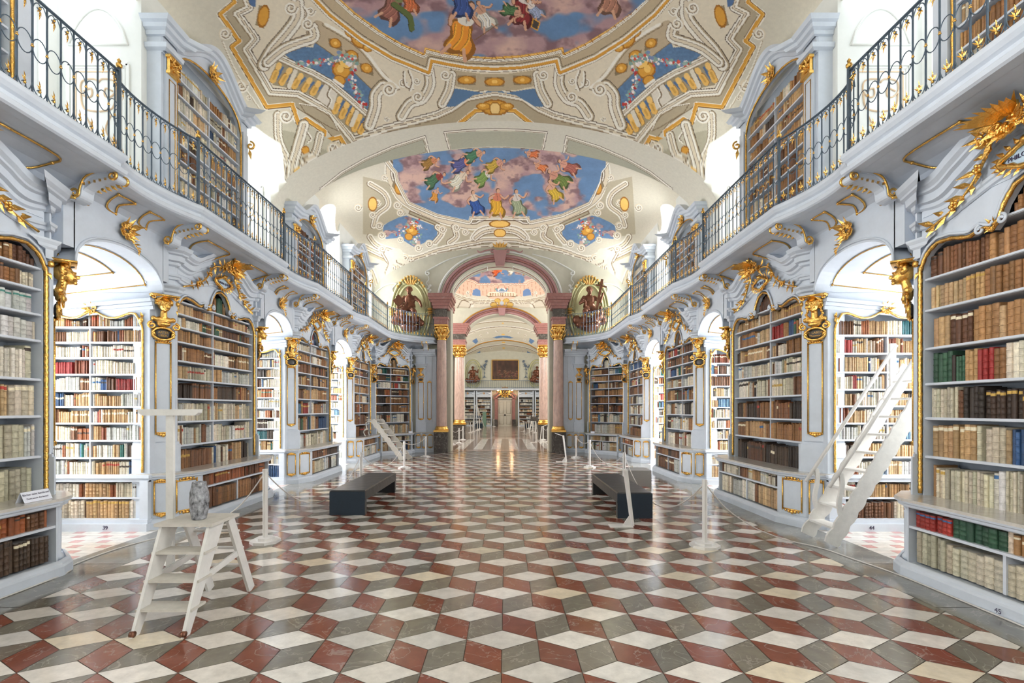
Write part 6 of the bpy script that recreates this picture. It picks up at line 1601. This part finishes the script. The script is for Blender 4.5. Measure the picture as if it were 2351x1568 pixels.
# great dark painting
t = thing('great_painting', 'large dark brown figural painting in a thin gold frame on the far wall', 'painting', (FX, FY, 4.4))
px0, px1, pz0, pz1 = FX - 1.25, FX + 1.28, 4.42, 6.30
b = MB(); 
for p, q in (((px0, pz0), (px1, pz0)), ((px1, pz0), (px1, pz1)), ((px1, pz1), (px0, pz1)), ((px0, pz1), (px0, pz0))): b.beam((p[0], FY - .06, p[1]), (q[0], FY - .06, q[1]), .08, .08, (0, 1, 0))
b.build('gold_frame', M['goldp'], t)
gx, gz = np.meshgrid(np.linspace(px0, px1, 140), np.linspace(pz0, pz1, 110)); P = Paint((gx.ravel() - px0) * 100, (pz1 - gz.ravel()) * 100, (74, 48, 36))
P.c = np.array([(74, 48, 36)]) * (.7 + .6 * fbm(gx.ravel() * 6, gz.ravel() * 2, 4))[:, None]
for x_ in (12, 42, 52): P.stroke([(x_, 0), (x_, 150)], [(-3, 3, (104, 68, 50)), (3, 5, (44, 28, 22))])
rr = random.Random(6)
for k in range(26): figure(P, rr.uniform(60, 245), rr.uniform(105, 170), rr.uniform(.8, 1.2), (rr.randint(70, 120), rr.randint(46, 70), rr.randint(34, 50)), (120, 84, 62), rr.uniform(-.5, .5), (138, 100, 76), seed=k)
n1, n2 = gx.shape; I = np.arange(n1 * n2).reshape(n1, n2)
me = npmesh('canvas', np.stack([gx.ravel(), np.full(gx.size, FY - .05), gz.ravel()], 1), np.stack([I[:-1, :-1].ravel(), I[:-1, 1:].ravel(), I[1:, 1:].ravel(), I[1:, :-1].ravel()], 1), srgb_np(P.c), M['canvas']); link('canvas', me, t)
# far statues, wall lines and bookcases
for sg, w_ in ((-1, 'left'), (1, 'right')):
    cx = FX + sg * 3.05; t = thing('niche_frame', 'small olive oval niche surround at the %s of the great painting' % w_, 'niche', (cx, FY, 4.0)); b = MB(); n = 28
    for rx, rz, r in ((.78, 1.35, .07), (.6, 1.1, .05)): b.tube([(cx + rx * cos(2 * pi * k / n), FY - .05, 4.95 + rz * sin(2 * pi * k / n)) for k in range(n)], r, 6, closed=True)
    b.build('stucco_frame', M['greenp'], t)
    o = link('carved_figure', STM[0 if sg > 0 else 1], mtx=Matrix.Translation((cx, FY - .35, 4.15)) @ Matrix.Diagonal((1.1, 1, 1.05, 1))); tag(o, 'dark carved figure in the niche at the %s of the great painting' % w_, 'statue')
    b = MB(); garland(b, [(FX + sg * 1.75, FY - .06, 6.3), (FX + sg * 1.85, FY - .06, 5.9), (FX + sg * 2.0, FY - .06, 5.5), (FX + sg * 1.98, FY - .06, 4.6)], 3, 2.2, (0, -1, 0)); garland(b, [(FX + sg * 1.85, FY - .06, 5.9), (FX + sg * 2.2, FY - .06, 5.6), (FX + sg * 2.4, FY - .06, 5.75)], 3, 2.0, (0, -1, 0))
    tag(b.build('painted_garland', mat('slate_garland_%s' % w_, srgb(112, 126, 142), .8)), 'blue-grey flower garland hanging at the %s of the great painting' % w_, 'garland')
    for j, (x0, x1) in enumerate(((1.35, 2.62), (2.95, 4.1))):
        a, c = sorted((FX + sg * x0, FX + sg * x1)); rt = thing('bookcase', 'distant bookcase %s of the far door, %s' % (w_, 'next to it' if j == 0 else 'in the corner'), 'bookcase', ((a + c) / 2, FY - .3, 0))
        b = MB(); b.box(a, c, FY - .05, FY, 0, 3.3); b.box(a - .12, a, FY - .4, FY, 0, 3.35); b.box(c, c + .12, FY - .4, FY, 0, 3.35); b.box(a, c, FY - .5, FY, 0, .12); b.box(a - .1, c + .1, FY - .55, FY, .66, .72); b.box(a, c, FY - .4, FY, 2.75, 3.2)
        b.tube([(a + (c - a) * k / 16, FY - .42, 3.0 + .2 * sin(pi * k / 16)) for k in range(17)], .05, 6); b.build('carcass', M['white'], rt)
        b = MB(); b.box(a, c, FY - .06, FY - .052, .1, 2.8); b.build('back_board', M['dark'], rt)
        b = MB(); 
        for zz in (.38, 1.02, 1.36, 1.68, 2.0, 2.3, 2.55): b.box(a, c, FY - .38, FY - .05, zz - .02, zz)
        b.build('shelves', M['shelf'], rt)
        b = MB(); rocaille(b, (a + c) / 2, 0, 0, .1, 3, 6); b.v = [(x, -y + FY - .46, z + 3.1) for x, y, z in b.v]; b.build('gilt_crest', M['gold'], rt)
        T = Fr((a, FY - .12, 0), (1, 0, 0), (0, -1, 0))
        for k, zz in enumerate((.12, .38, .73, 1.02, 1.36, 1.68, 2.0, 2.3)): fill(T, .01, c - a - .01, zz, .27, .18, 'vellum', 'far', k, 900 + k + j * 10 + (sg > 0) * 50, .05, .10, hf=(.6, .9))
# ================================================================== MOVABLE THINGS
def pt(px, py, D=None):
    """floor point seen at a pixel of the photograph"""
    D = FPX * CH / (py - VPY) if D is None else D
    return ((px - VPX) * D / FPX + CX, D)
# benches
def bench(x0, x1, y0, y1, label):
    t = thing('bench', label, 'bench', ((x0 + x1) / 2, (y0 + y1) / 2, 0)); h = .375
    b = MB(); n = 18
    def pad(a0, a1, b0, b1, c0, c1, r=.015):
        P_ = [(a0 + r, b0), (a1 - r, b0), (a1, b0 + r), (a1, b1 - r), (a1 - r, b1), (a0 + r, b1), (a0, b1 - r), (a0, b0 + r)]
        b.prism(P_, c0, c1 - r, cap=False); ins = [(a0 + r + (x - a0 - r) * 1, y) for x, y in P_]
        v = [(x, y, c1 - r) for x, y in P_] + [((x - (a0 + a1) / 2) * (1 - 2 * r / (a1 - a0)) + (a0 + a1) / 2, (y - (b0 + b1) / 2) * (1 - 2 * r / (b1 - b0)) + (b0 + b1) / 2, c1) for x, y in P_]
        m = len(P_); b.add(v, [(i, (i + 1) % m, m + (i + 1) % m, m + i) for i in range(m)] + [tuple(range(m, 2 * m))]); b.add([(x, y, c0) for x, y in P_], [tuple(range(m))[::-1]])
    pad(x0, x1, y0, y1, h - .15, h); b.build('seat', M['bench'], t)
    for a, c in ((y0 + .002, y0 + .10), (y1 - .10, y1 - .002)):
        b = MB(); b.box(x0 + .003, x1 - .003, a, c, 0, h - .15); b.build('leg', M['bench'], t)
    b = MB(); b.box(x0 + .004, x1 - .004, y0 - .003, y0 + .001, 0, h - .02); b.build('end_panel', M['bside'], t)
bench(-2.44, -1.90, 7.29, 9.36, 'long black leather bench on the left of the marble floor')
bench(1.86, 2.38, 7.08, 9.17, 'long black leather bench on the right, behind the slim white reading stand')
# grey box
b = MB(); b.box(2.76, 3.24, 10.0, 10.55, 0, .33); tag(b.build('display_box', M['greybox']), 'plain grey box on the floor behind the right-hand bench', 'box')
# barrier posts
b = MB(); w = .029; b.prism([(w * cos(pi / 8 + pi / 4 * k) , w * sin(pi / 8 + pi / 4 * k)) for k in range(8)], .05, .785); b.prism([(.031 * cos(pi / 8 + pi / 4 * k), .031 * sin(pi / 8 + pi / 4 * k)) for k in range(8)], .785, .80); POLE = b.build('pole', M['post'], mesh_only=True)
b = MB(); oc = lambda r, a0=pi / 8: [(r * cos(a0 + pi / 4 * k), r * sin(a0 + pi / 4 * k)) for k in range(8)]
b.prism(oc(.172), 0, .030); b.prism(oc(.105), .030, .058); FOOT = b.build('foot', M['post'], mesh_only=True)
b = MB(); b.tube([(.03 + .012 * cos(2 * pi * k / 8), 0, .755 + .012 * sin(2 * pi * k / 8)) for k in range(8)], .003, 5, closed=True); HOOK = b.build('hook', M['rope'], mesh_only=True)
def post(x, y, h, label):
    t = thing('barrier_post', label, 'barrier post', (x, y, 0), 'white posts of the rope barrier'); m_ = Matrix.Translation((x, y, 0)) @ Matrix.Diagonal((1, 1, h / .8, 1))
    for n_, me_ in (('pole', POLE), ('foot', FOOT), ('hook', HOOK)): setp(link(n_, me_, mtx=m_), t)
    return (x, y, h)
def rope(a, c, sag, label, lowz=None):
    P_ = []
    n = 24
    for i in range(n + 1):
        t = i / n; z = (a[2] - .04) * (1 - t) + (c[2] - .04) * t - sag * 4 * t * (1 - t); P_.append((a[0] + (c[0] - a[0]) * t, a[1] + (c[1] - a[1]) * t, max(.012, z)))
    b = MB(); b.tube(P_, .007, 6); tag(b.build('barrier_rope', M['rope']), label, 'rope')
q = lambda x, y: pt(x, y)
Lp = [post(*q(609, 1245), .88, 'tall white barrier post on the left, nearest of its row'), post(-2.56, 9.3, .77, 'white barrier post rising behind the left black bench'), post(*q(928, 1075), .73, 'white barrier post on the left beside the wavy wooden steps'), post(*q(977, 1049), .69, 'white barrier post on the left by the panelled pier')]
Rp = [post(*q(1618, 1255), .78, 'white barrier post on the right, nearest of its row'), post(2.54, 9.45, .755, 'white barrier post behind the right black bench, before the grey box'), post(*q(1354, 1073), .755, 'white barrier post on the right before the third bookcase'), post(*q(1323, 1051), .73, 'white barrier post on the right by the panelled pier')]
def low_rope(P0, pts, label):
    b = MB(); b.tube(cat([(P0[0], P0[1], P0[2] - .04)] + pts, 8), .007, 6); tag(b.build('barrier_rope', M['rope']), label, 'rope')
low_rope(Lp[0], [(-3.1, 6.0, .38), (-3.6, 6.15, .12), (-4.0, 6.15, .012), (-4.2, 5.6, .008), (-4.2, 4.95, .008), (-4.05, 4.7, .008), (-4.02, 4.0, .008), (-4.02, 3.0, .008)], 'white cord from the nearest left post, lying on the floor along the near bookcase')
rope(Lp[0], Lp[1], .62, 'white cord sagging to the floor between the first two left posts')
rope(Lp[1], Lp[2], .42, 'white cord between the post behind the left bench and the next')
rope(Lp[2], Lp[3], .12, 'white cord between the two farthest left posts'); rope(Lp[3], (-2.9, 17.75, .82), .10, 'short white cord hooked to the left panelled pier')
low_rope(Rp[0], [(2.85, 5.75, .42), (3.25, 5.85, .16), (3.6, 5.8, .03), (3.84, 5.55, .008), (3.93, 5.1, .008), (4.0, 4.7, .008), (4.02, 4.2, .008), (4.02, 3.0, .008)], 'white cord from the nearest right post, lying on the floor along the near bookcase')
rope(Rp[0], Rp[1], .60, 'white cord sagging between the nearest right post and the next'); rope(Rp[1], Rp[2], .36, 'white cord between the post behind the right bench and the next')
rope(Rp[2], Rp[3], .12, 'white cord between the two farthest right posts'); rope(Rp[3], (2.9, 17.75, .82), .10, 'short white cord hooked to the right panelled pier')
for side, pts in (('left', ((1038, 1021), (1054, 1018), (1063, 1010), (1080, 994), (1087, 991), (1096, 988), (1101, 985.5), (1134, 979.5))), ('right', ((1264, 1021), (1257.5, 1015), (1247, 1010), (1229.5, 994), (1223, 990), (1214, 984), (1192, 979.5)))):
    pr = []
    for k, p in enumerate(pts):
        pr.append(post(*q(*p), .72, 'small distant white barrier post beyond the arch, %s row, %s from the arch' % (side, ORD[k])))
    for k, (a, c) in enumerate(zip(pr, pr[1:])):
        if k not in (2, 6): rope(a, c, .14, 'thin distant white cord beyond the arch, %s row, span %s from the arch' % (side, ORD[k]))
# slim reading stands
def stand(x, y, label, h=.80, flip=1, w=.16):
    t = thing('reading_stand', label, 'stand', (x, y, 0))
    f = lambda a: x + a * flip
    b = MB(); b.box(min(f(-.31), f(.0)), max(f(-.31), f(.0)), y - w / 2, y + w / 2, 0, .014); b.build('base_plate', M['post'], t)
    b = MB(); b.hex([(f(-.012), y - .05, .014), (f(.02), y - .05, .014), (f(.02), y + .05, .014), (f(-.012), y + .05, .014)], [(f(-.115), y - .05, h), (f(-.07), y - .05, h), (f(-.07), y + .05, h), (f(-.115), y + .05, h)])
    b.build('upright', M['post'], t)
    b = MB(); b.add([(f(0), y - .006, .014), (f(-.13), y - .006, .014), (f(-.03), y - .006, .16), (f(0), y + .006, .014), (f(-.13), y + .006, .014), (f(-.03), y + .006, .16)], [(0, 1, 2), (5, 4, 3), (0, 3, 4, 1), (1, 4, 5, 2), (2, 5, 3, 0)]); b.build('gusset', M['post'], t)
    b = MB(); b.hex([(f(-.08), y - w / 2, h - .03), (f(-.08), y + w / 2, h - .03), (f(-.08), y + w / 2, h - .012), (f(-.08), y - w / 2, h - .012)], [(f(-.34), y - w / 2, h + .06), (f(-.34), y + w / 2, h + .06), (f(-.34), y + w / 2, h + .078), (f(-.34), y - w / 2, h + .078)]); b.build('text_panel', M['post'], t)
stand(1.95, 6.60, 'slim leaning white reading stand before the right black bench', .78)
stand(2.06, 14.7, 'slim white reading stand in front of the right marble column', .80)
stand(q(1240, 1014)[0], q(1240, 1014)[1], 'distant slim white stand just beyond the arch on the right', .76, -1)
stand(q(1233, 1016)[0] , q(1233, 1016)[1], 'distant slim white stand beyond the arch beside the barrier row', .76)
stand(q(1205, 991)[0], q(1205, 991)[1], 'far slim white stand on the right, nearer of two by the dark box', .76)
stand(q(1211, 997)[0], q(1211, 997)[1], 'far slim white stand on the right, farther from the dark box', .76)
# step stool with handle
t = thing('library_stepladder', 'white wooden stepladder with upright T-shaped handle on the left foreground floor', 'stepladder', (-2.2, 3.8, 0))
xa, xb = -2.40, -2.02
yst = lambda z: 3.40 + .30 * z / .72
for x in (xa, xb - .022):
    b = MB(); z1 = .71; b.add([(x_, y_, z_) for x_ in (x, x + .022) for y_, z_ in ((3.37, .0), (3.44, 0.0), (3.86, z1), (3.66, z1))], [(0, 1, 2, 3), (7, 6, 5, 4), (0, 4, 5, 1), (1, 5, 6, 2), (2, 6, 7, 3), (3, 7, 4, 0)]); b.build('stringer', M['step'], t)
    b = MB(); b.beam((x + .011, 3.95, .71), (x + .011, 4.28, .006), .024, .085, (0, 1, 0)); b.build('rear_leg', M['step'], t)
    b = MB(); b.beam((x + .011, 3.62, .34), (x + .011, 4.14, .40), .016, .05); b.build('brace', M['step'], t)
for k, z in enumerate((.172, .352, .536)):
    b = MB(); b.box(xa - .012, xb + .012, yst(z) - .03, yst(z) + .13, z - .018, z); b.build('tread', M['tread'], t)
b = MB(); b.box(xa - .03, xb + .03, 3.645, 4.02, .712, .735); b.build('platform', M['tread'], t)
for z in (.25, .42, .58):
    b = MB(); b.beam((xa, 4.0 + (.71 - z) * .42, z), (xb, 4.0 + (.71 - z) * .42, z), .05, .014); b.build('rear_rail', M['step'], t)
b = MB(); b.box(-2.455, -2.397, 3.81, 3.835, .33, 1.56); b.build('handle_post', M['step'], t)
b = MB(); L = [(-2.66, 1.572), (-2.63, 1.55), (-2.22, 1.55), (-2.19, 1.572), (-2.185, 1.60), (-2.665, 1.60)]; b.slab(L, 3.795, 3.845); b.build('handle_bar', M['step'], t)
for x in (xa + .011, xb - .011):
    b = MB(); b.tube([(x - .014, 3.385, .022), (x + .014, 3.385, .022)], .022, 10); b.build('caster', M['bronze'], t)
b = MB(); b.lathe([(.045, .736), (.052, .742), (.066, .82), (.070, .89), (.066, .95), (.054, 1.0), (.050, 1.03), (.044, 1.03), (.040, .99)], (-2.185, 3.80), 11)
b.sm = [False] * len(b.sm); tag(b.build('granite_vase', M['granite']), 'black and white speckled granite vase on top of the white stepladder', 'vase')
# tall library steps in the right alcove
t = thing('library_steps', 'white wooden library steps with handrails leaning into the right window alcove', 'library ladder', (4.4, 5.8, 0))
def wavy(x0, z0, x1, z1, w, n=40, amp=.024):
    d = Vector((x1 - x0, z1 - z0)); L = d.length; d.normalize(); nn = Vector((-d.y, d.x)); up, lo = [], []
    for i in range(n + 1):
        u = i / n; p = Vector((x0, z0)) + d * L * u; q1 = w / 2 + amp * abs(sin(u * L / .18 * pi)) ; q2 = w / 2 + amp * abs(sin(u * L / .18 * pi + .9))
        up.append((p.x + nn.x * q1, p.y + nn.y * q1)); lo.append((p.x - nn.x * q2, p.y - nn.y * q2))
    return up, lo
def wavy_board(b, x0, z0, x1, z1, w, y0, y1):
    up, lo = wavy(x0, z0, x1, z1, w)
    for i in range(len(up) - 1):
        Q = [up[i], up[i + 1], lo[i + 1], lo[i]]; b.hex([(p[0], y0, max(0, p[1])) for p in Q], [(p[0], y1, max(0, p[1])) for p in Q])
for y in (5.59, 6.03):
    b = MB(); wavy_board(b, 3.98, .03, 5.26, 2.12, .15, y - .013, y + .013); b.build('stringer', M['step'], t)
    b = MB(); b.tube([(3.97, y, .70), (5.10, y, 2.40)], .022, 8); b.build('handrail', M['step'], t)
    b = MB(); n = 16
    for i in range(n):
        f = lambda u: 4.10 + .018 * sin(u * 3 * pi); u0, u1 = i / n, (i + 1) / n
        b.hex([(f(u0) - .025, y - .012, .14 + .72 * u0), (f(u0) + .025, y - .012, .14 + .72 * u0), (f(u0) + .025, y + .012, .14 + .72 * u0), (f(u0) - .025, y + .012, .14 + .72 * u0)], [(f(u1) - .025, y - .012, .14 + .72 * u1), (f(u1) + .025, y - .012, .14 + .72 * u1), (f(u1) + .025, y + .012, .14 + .72 * u1), (f(u1) - .025, y + .012, .14 + .72 * u1)])
    b.build('baluster', M['step'], t)
    b = MB(); b.box(5.02, 5.09, y - .012, y + .012, 1.74, 2.42); b.build('top_post', M['step'], t)
for k in range(9):
    z = .22 + .215 * k; x = 3.98 + (z - .03) * 1.28 / 2.09; b = MB(); b.box(x - .09, x + .08, 5.60, 6.02, z - .012, z + .012); b.build('tread', M['step'], t)
# wavy steps leaning on the left corner cases
t = thing('wavy_steps', 'cream wooden steps with wavy sides leaning on the far left bookcase counter', 'library ladder', (-3.5, 15.3, 0))
for y, dx in ((15.0, 0), (15.3, .17)):
    b = MB(); up, lo = wavy(-2.98 + dx, .02, -3.92 + dx, 1.27, .115, 36, .03)
    for i in range(len(up) - 1):
        Q = [up[i], up[i + 1], lo[i + 1], lo[i]]; b.hex([(p[0], y - .013, max(0, p[1])) for p in Q], [(p[0], y + .013, max(0, p[1])) for p in Q])
    b.build('stringer', M['tread'], t)
    b = MB(); P_ = cat([(-3.94 + dx, y, 1.24), (-4.12 + dx, y, 1.18), (-4.10 + dx, y, 1.0), (-4.20 + dx * .4, y, .9), (-4.14 + dx * .2, y, .76)], 4); b.tube(P_, .018, 6); b.build('curved_foot', M['tread'], t)
for k in range(6):
    z = .2 + .19 * k; b = MB(); x = -2.98 - (z - .02) * .94 / 1.25
    b.hex([(x - .06, 15.0, z - .01), (x + .05, 15.0, z - .01), (x + .22, 15.3, z - .01), (x + .11, 15.3, z - .01)], [(x - .06, 15.0, z + .01), (x + .05, 15.0, z + .01), (x + .22, 15.3, z + .01), (x + .11, 15.3, z + .01)]); b.build('tread', M['tread'], t)
b = MB(); b.box(-4.12, -3.76, 14.96, 15.34, 1.255, 1.275); b.build('top_step', M['tread'], t)
# cards on the counters
def card(p, a, w, h, lines, label):
    """folded card: p centre on the counter, a reading direction angle"""
    t = thing('notice_card', label, 'sign', p); d = Vector((cos(a), sin(a), 0)); nrm = Vector((sin(a), -cos(a), 0)); P0 = Vector(p); tilt = (Vector((0, 0, 1)) * h - nrm * h * .45)
    b = MB(); A = P0 - d * w / 2; b.hex([tuple(A), tuple(A + d * w), tuple(A + d * w + tilt), tuple(A + tilt)], [tuple(v - nrm * .002) for v in (A, A + d * w, A + d * w + tilt, A + tilt)])
    b.hex([tuple(v) for v in (A - nrm * h * .9, A + d * w - nrm * h * .9, A + d * w + tilt, A + tilt)], [tuple(v - nrm * .002) for v in (A - nrm * h * .9, A + d * w - nrm * h * .9, A + d * w + tilt, A + tilt)])
    b.build('card', M['card'], t); up = tilt.normalized(); nn = d.cross(up)
    for k, (s_, sz) in enumerate(lines):
        m_ = Matrix.Identity(4); pos = P0 + tilt * (.70 - .38 * k) + nn * .002
        for i in range(3): m_[i][0], m_[i][1], m_[i][2], m_[i][3] = d[i], up[i], nn[i], pos[i]
        text('lettering', s_, sz, m_, M['ink'], t, .0005)
card((-4.14, 4.52, .744), pi / 2, .27, .095, [('Bücher nicht berühren!', .027), ("Don't touch the books!", .022)], 'white notice card asking not to touch, on the near left counter')
card((-3.18, 17.3, .744), pi / 4 - .2, .14, .07, [], 'small white notice card on the far left corner counter')
card((3.30, 17.2, .744), -pi / 4 + .2, .14, .07, [], 'small white notice card on the far right corner counter')
# painted numbers on plinths
for sd, y, s_ in ((1, 3.72, '45'),):
    T = Fr((sd * 4.02, y, 0), (0, 1, 0), (-sd, 0, 0)); m_ = Matrix.Identity(4); rd = T.S * (-1 if sd > 0 else 1); p = T(0, .003, .045)
    for i in range(3): m_[i][0], m_[i][1], m_[i][2], m_[i][3] = rd[i], (0, 0, 1)[i], T.OC[i], p[i]
    root_ = [o for o in bpy.data.objects if o.name.startswith('bookcase') and o.type == 'EMPTY' and o.location.x * sd > 0 and abs(o.location.y - (3.7 if sd > 0 else 7.8)) < .6][0]
    text('painted_number', s_, .055, m_, M['ink'], root_, .0005)
# far furniture beyond the arch
t = thing('folding_ladder', 'tall wooden folding ladder standing far away at the left of the hall', 'ladder', (-2.3, 43.5, 0)); b = MB()
for x in (-2.75, -2.05): b.beam((x, 43, 0), (-2.45 + (x + 2.4) * .2, 43.4, 2.0), .06, .05)
b.beam((-1.75, 43.6, 0), (-2.4, 43.4, 2.0), .06, .05)
for k in range(6): z = .25 + k * .28; b.beam((-2.75 + .3 * z / 2 * .9, 43 + .2 * z, z), (-2.05 - .3 * z / 2 * .9, 43 + .2 * z, z), .05, .03)
b.build('frame', M['tread'], t)
b = MB(); b.box(-1.95, -1.6, 44.6, 44.65, 0, 1.35); tag(b.build('leaning_panel', mat('green_glass', srgb(120, 150, 132), .15)), 'greenish glass panel leaning before the far left bookcase', 'panel')
for x0, w_ in ((-2.35, 'left'), (1.85, 'right')): b = MB(); b.box(x0, x0 + .55, 40.5, 42.0, 0, .38); tag(b.build('dark_bench', M['bside']), 'small dark bench far off on the %s of the hall' % w_, 'bench')
t = thing('white_stepladder', 'distant white A-shaped stepladder on the right of the far hall', 'ladder', (1.95, 33, 0)); b = MB(); x = q(1227, 995)[0]
for sg in (-1, 1): b.beam((x + sg * .30, 33 + .3 * sg, 0), (x, 33, 1.35), .05, .04); b.beam((x + sg * .30, 33.4, 0), (x, 33.2, 1.35), .05, .04)
for k in range(4): b.beam((x - .25 + .05 * k, 33, .25 + .25 * k), (x + .25 - .05 * k, 33, .25 + .25 * k), .04, .03)
b.box(x - .12, x + .3, 32.9, 33.1, 1.3, 1.34); b.build('frame', M['post'], t)
b = MB(); b.box(1.86, 1.90, 25.2, 25.24, .5, 1.45); b.box(1.5, 1.86, 25.2, 25.23, .98, 1.22); tag(b.build('sign_stand', M['dark']), 'small dark sign panel on a thin pole beside the farther right column', 'sign')

# ================================================================== BOOKS: the 300 that show largest on their own, the rest together
def proj(p): return VPX + FPX * (p.x - CX) / p.y, VPY - FPX * (p.z - CH) / p.y
WIN = {'left bookcase nearest the entrance': (-60, 118), 'right bookcase nearest the entrance': (2105, 2420), 'left alcove bookcase 0': (148, 345), 'right alcove bookcase 0': (1905, 2066)}
for B in BOOKS:
    T = B['T']; a, c = T(B['s'], B['o'], B['z']), T(B['s'] + B['w'], B['o'], B['z'] + B['h']); B['a'] = 0
    if a.y < .8: continue
    p, r = proj(a), proj(c); cx = (p[0] + r[0]) / 2; cy = (p[1] + r[1]) / 2; B['px'] = cx
    key = B['case'].replace('nodiv ', ''); w_ = WIN.get(key, (0, 2351))
    if not (w_[0] < cx < w_[1] and 0 < cy < 1568 and 0 < cx < 2351): continue
    if 'gallery' in key and B['z'] < 5.3: continue
    if c.y > 7.5 and 'bookcase second' in key and cx < 402: continue
    B['a'] = abs(p[0] - r[0]) * abs(p[1] - r[1]) * ((min(cx, 2351) > 0))
rows = {}
for B in BOOKS:
    if B.get('px') is None or B['a'] <= 0: continue
    rows.setdefault((B['case'], round(B['z'], 2)), []).append(B)
order = {}
for (cs, z), L in rows.items():
    L.sort(key=lambda B: abs(B['px'] - 1162))
    for i, B in enumerate(L): B['n'] = i
for cs in {k[0] for k in rows}:
    for i, z in enumerate(sorted({k[1] for k in rows if k[0] == cs}, reverse=True)):
        for B in rows[cs, z]: B['row'] = i
big = sorted([B for B in BOOKS if B['a'] > 0], key=lambda B: -B['a'])[:300]; bigs = set(id(B) for B in big)
th = lambda n: '%d%s' % (n, 'th' if 10 <= n % 100 <= 20 else {1: 'st', 2: 'nd', 3: 'rd'}.get(n % 10, 'th'))
for B in big:
    b = MB(); box_book(b, B, True)
    key = B['case'].replace('nodiv ', '').replace('bookcase nearest the entrance', 'entrance bookcase').replace('bookcase second from the entrance', 'second bookcase').replace('alcove bookcase 0', 'alcove bookcase').replace('bookcase third from the entrance', 'third bookcase')
    o = b.build('book', M['book'])
    tag(o, '%s book, %s from the central side, %s shelf down, %s' % (B['kind'], th(B['n'] + 1), ORD[B['row']] if B['row'] < 14 else th(B['row'] + 1), key), 'book', 'books on shelf %d of the %s' % (B['row'] + 1, key))
b = MB()
for B in BOOKS:
    if id(B) not in bigs: box_book(b, B, False)
o = b.build('shelved_books', M['book'], kind='stuff'); tag(o, 'all the smaller and more distant books filling the bookcases', 'books')
print('BOOKS', len(BOOKS), 'verts', len(b.v), 'objects', len(bpy.data.objects))
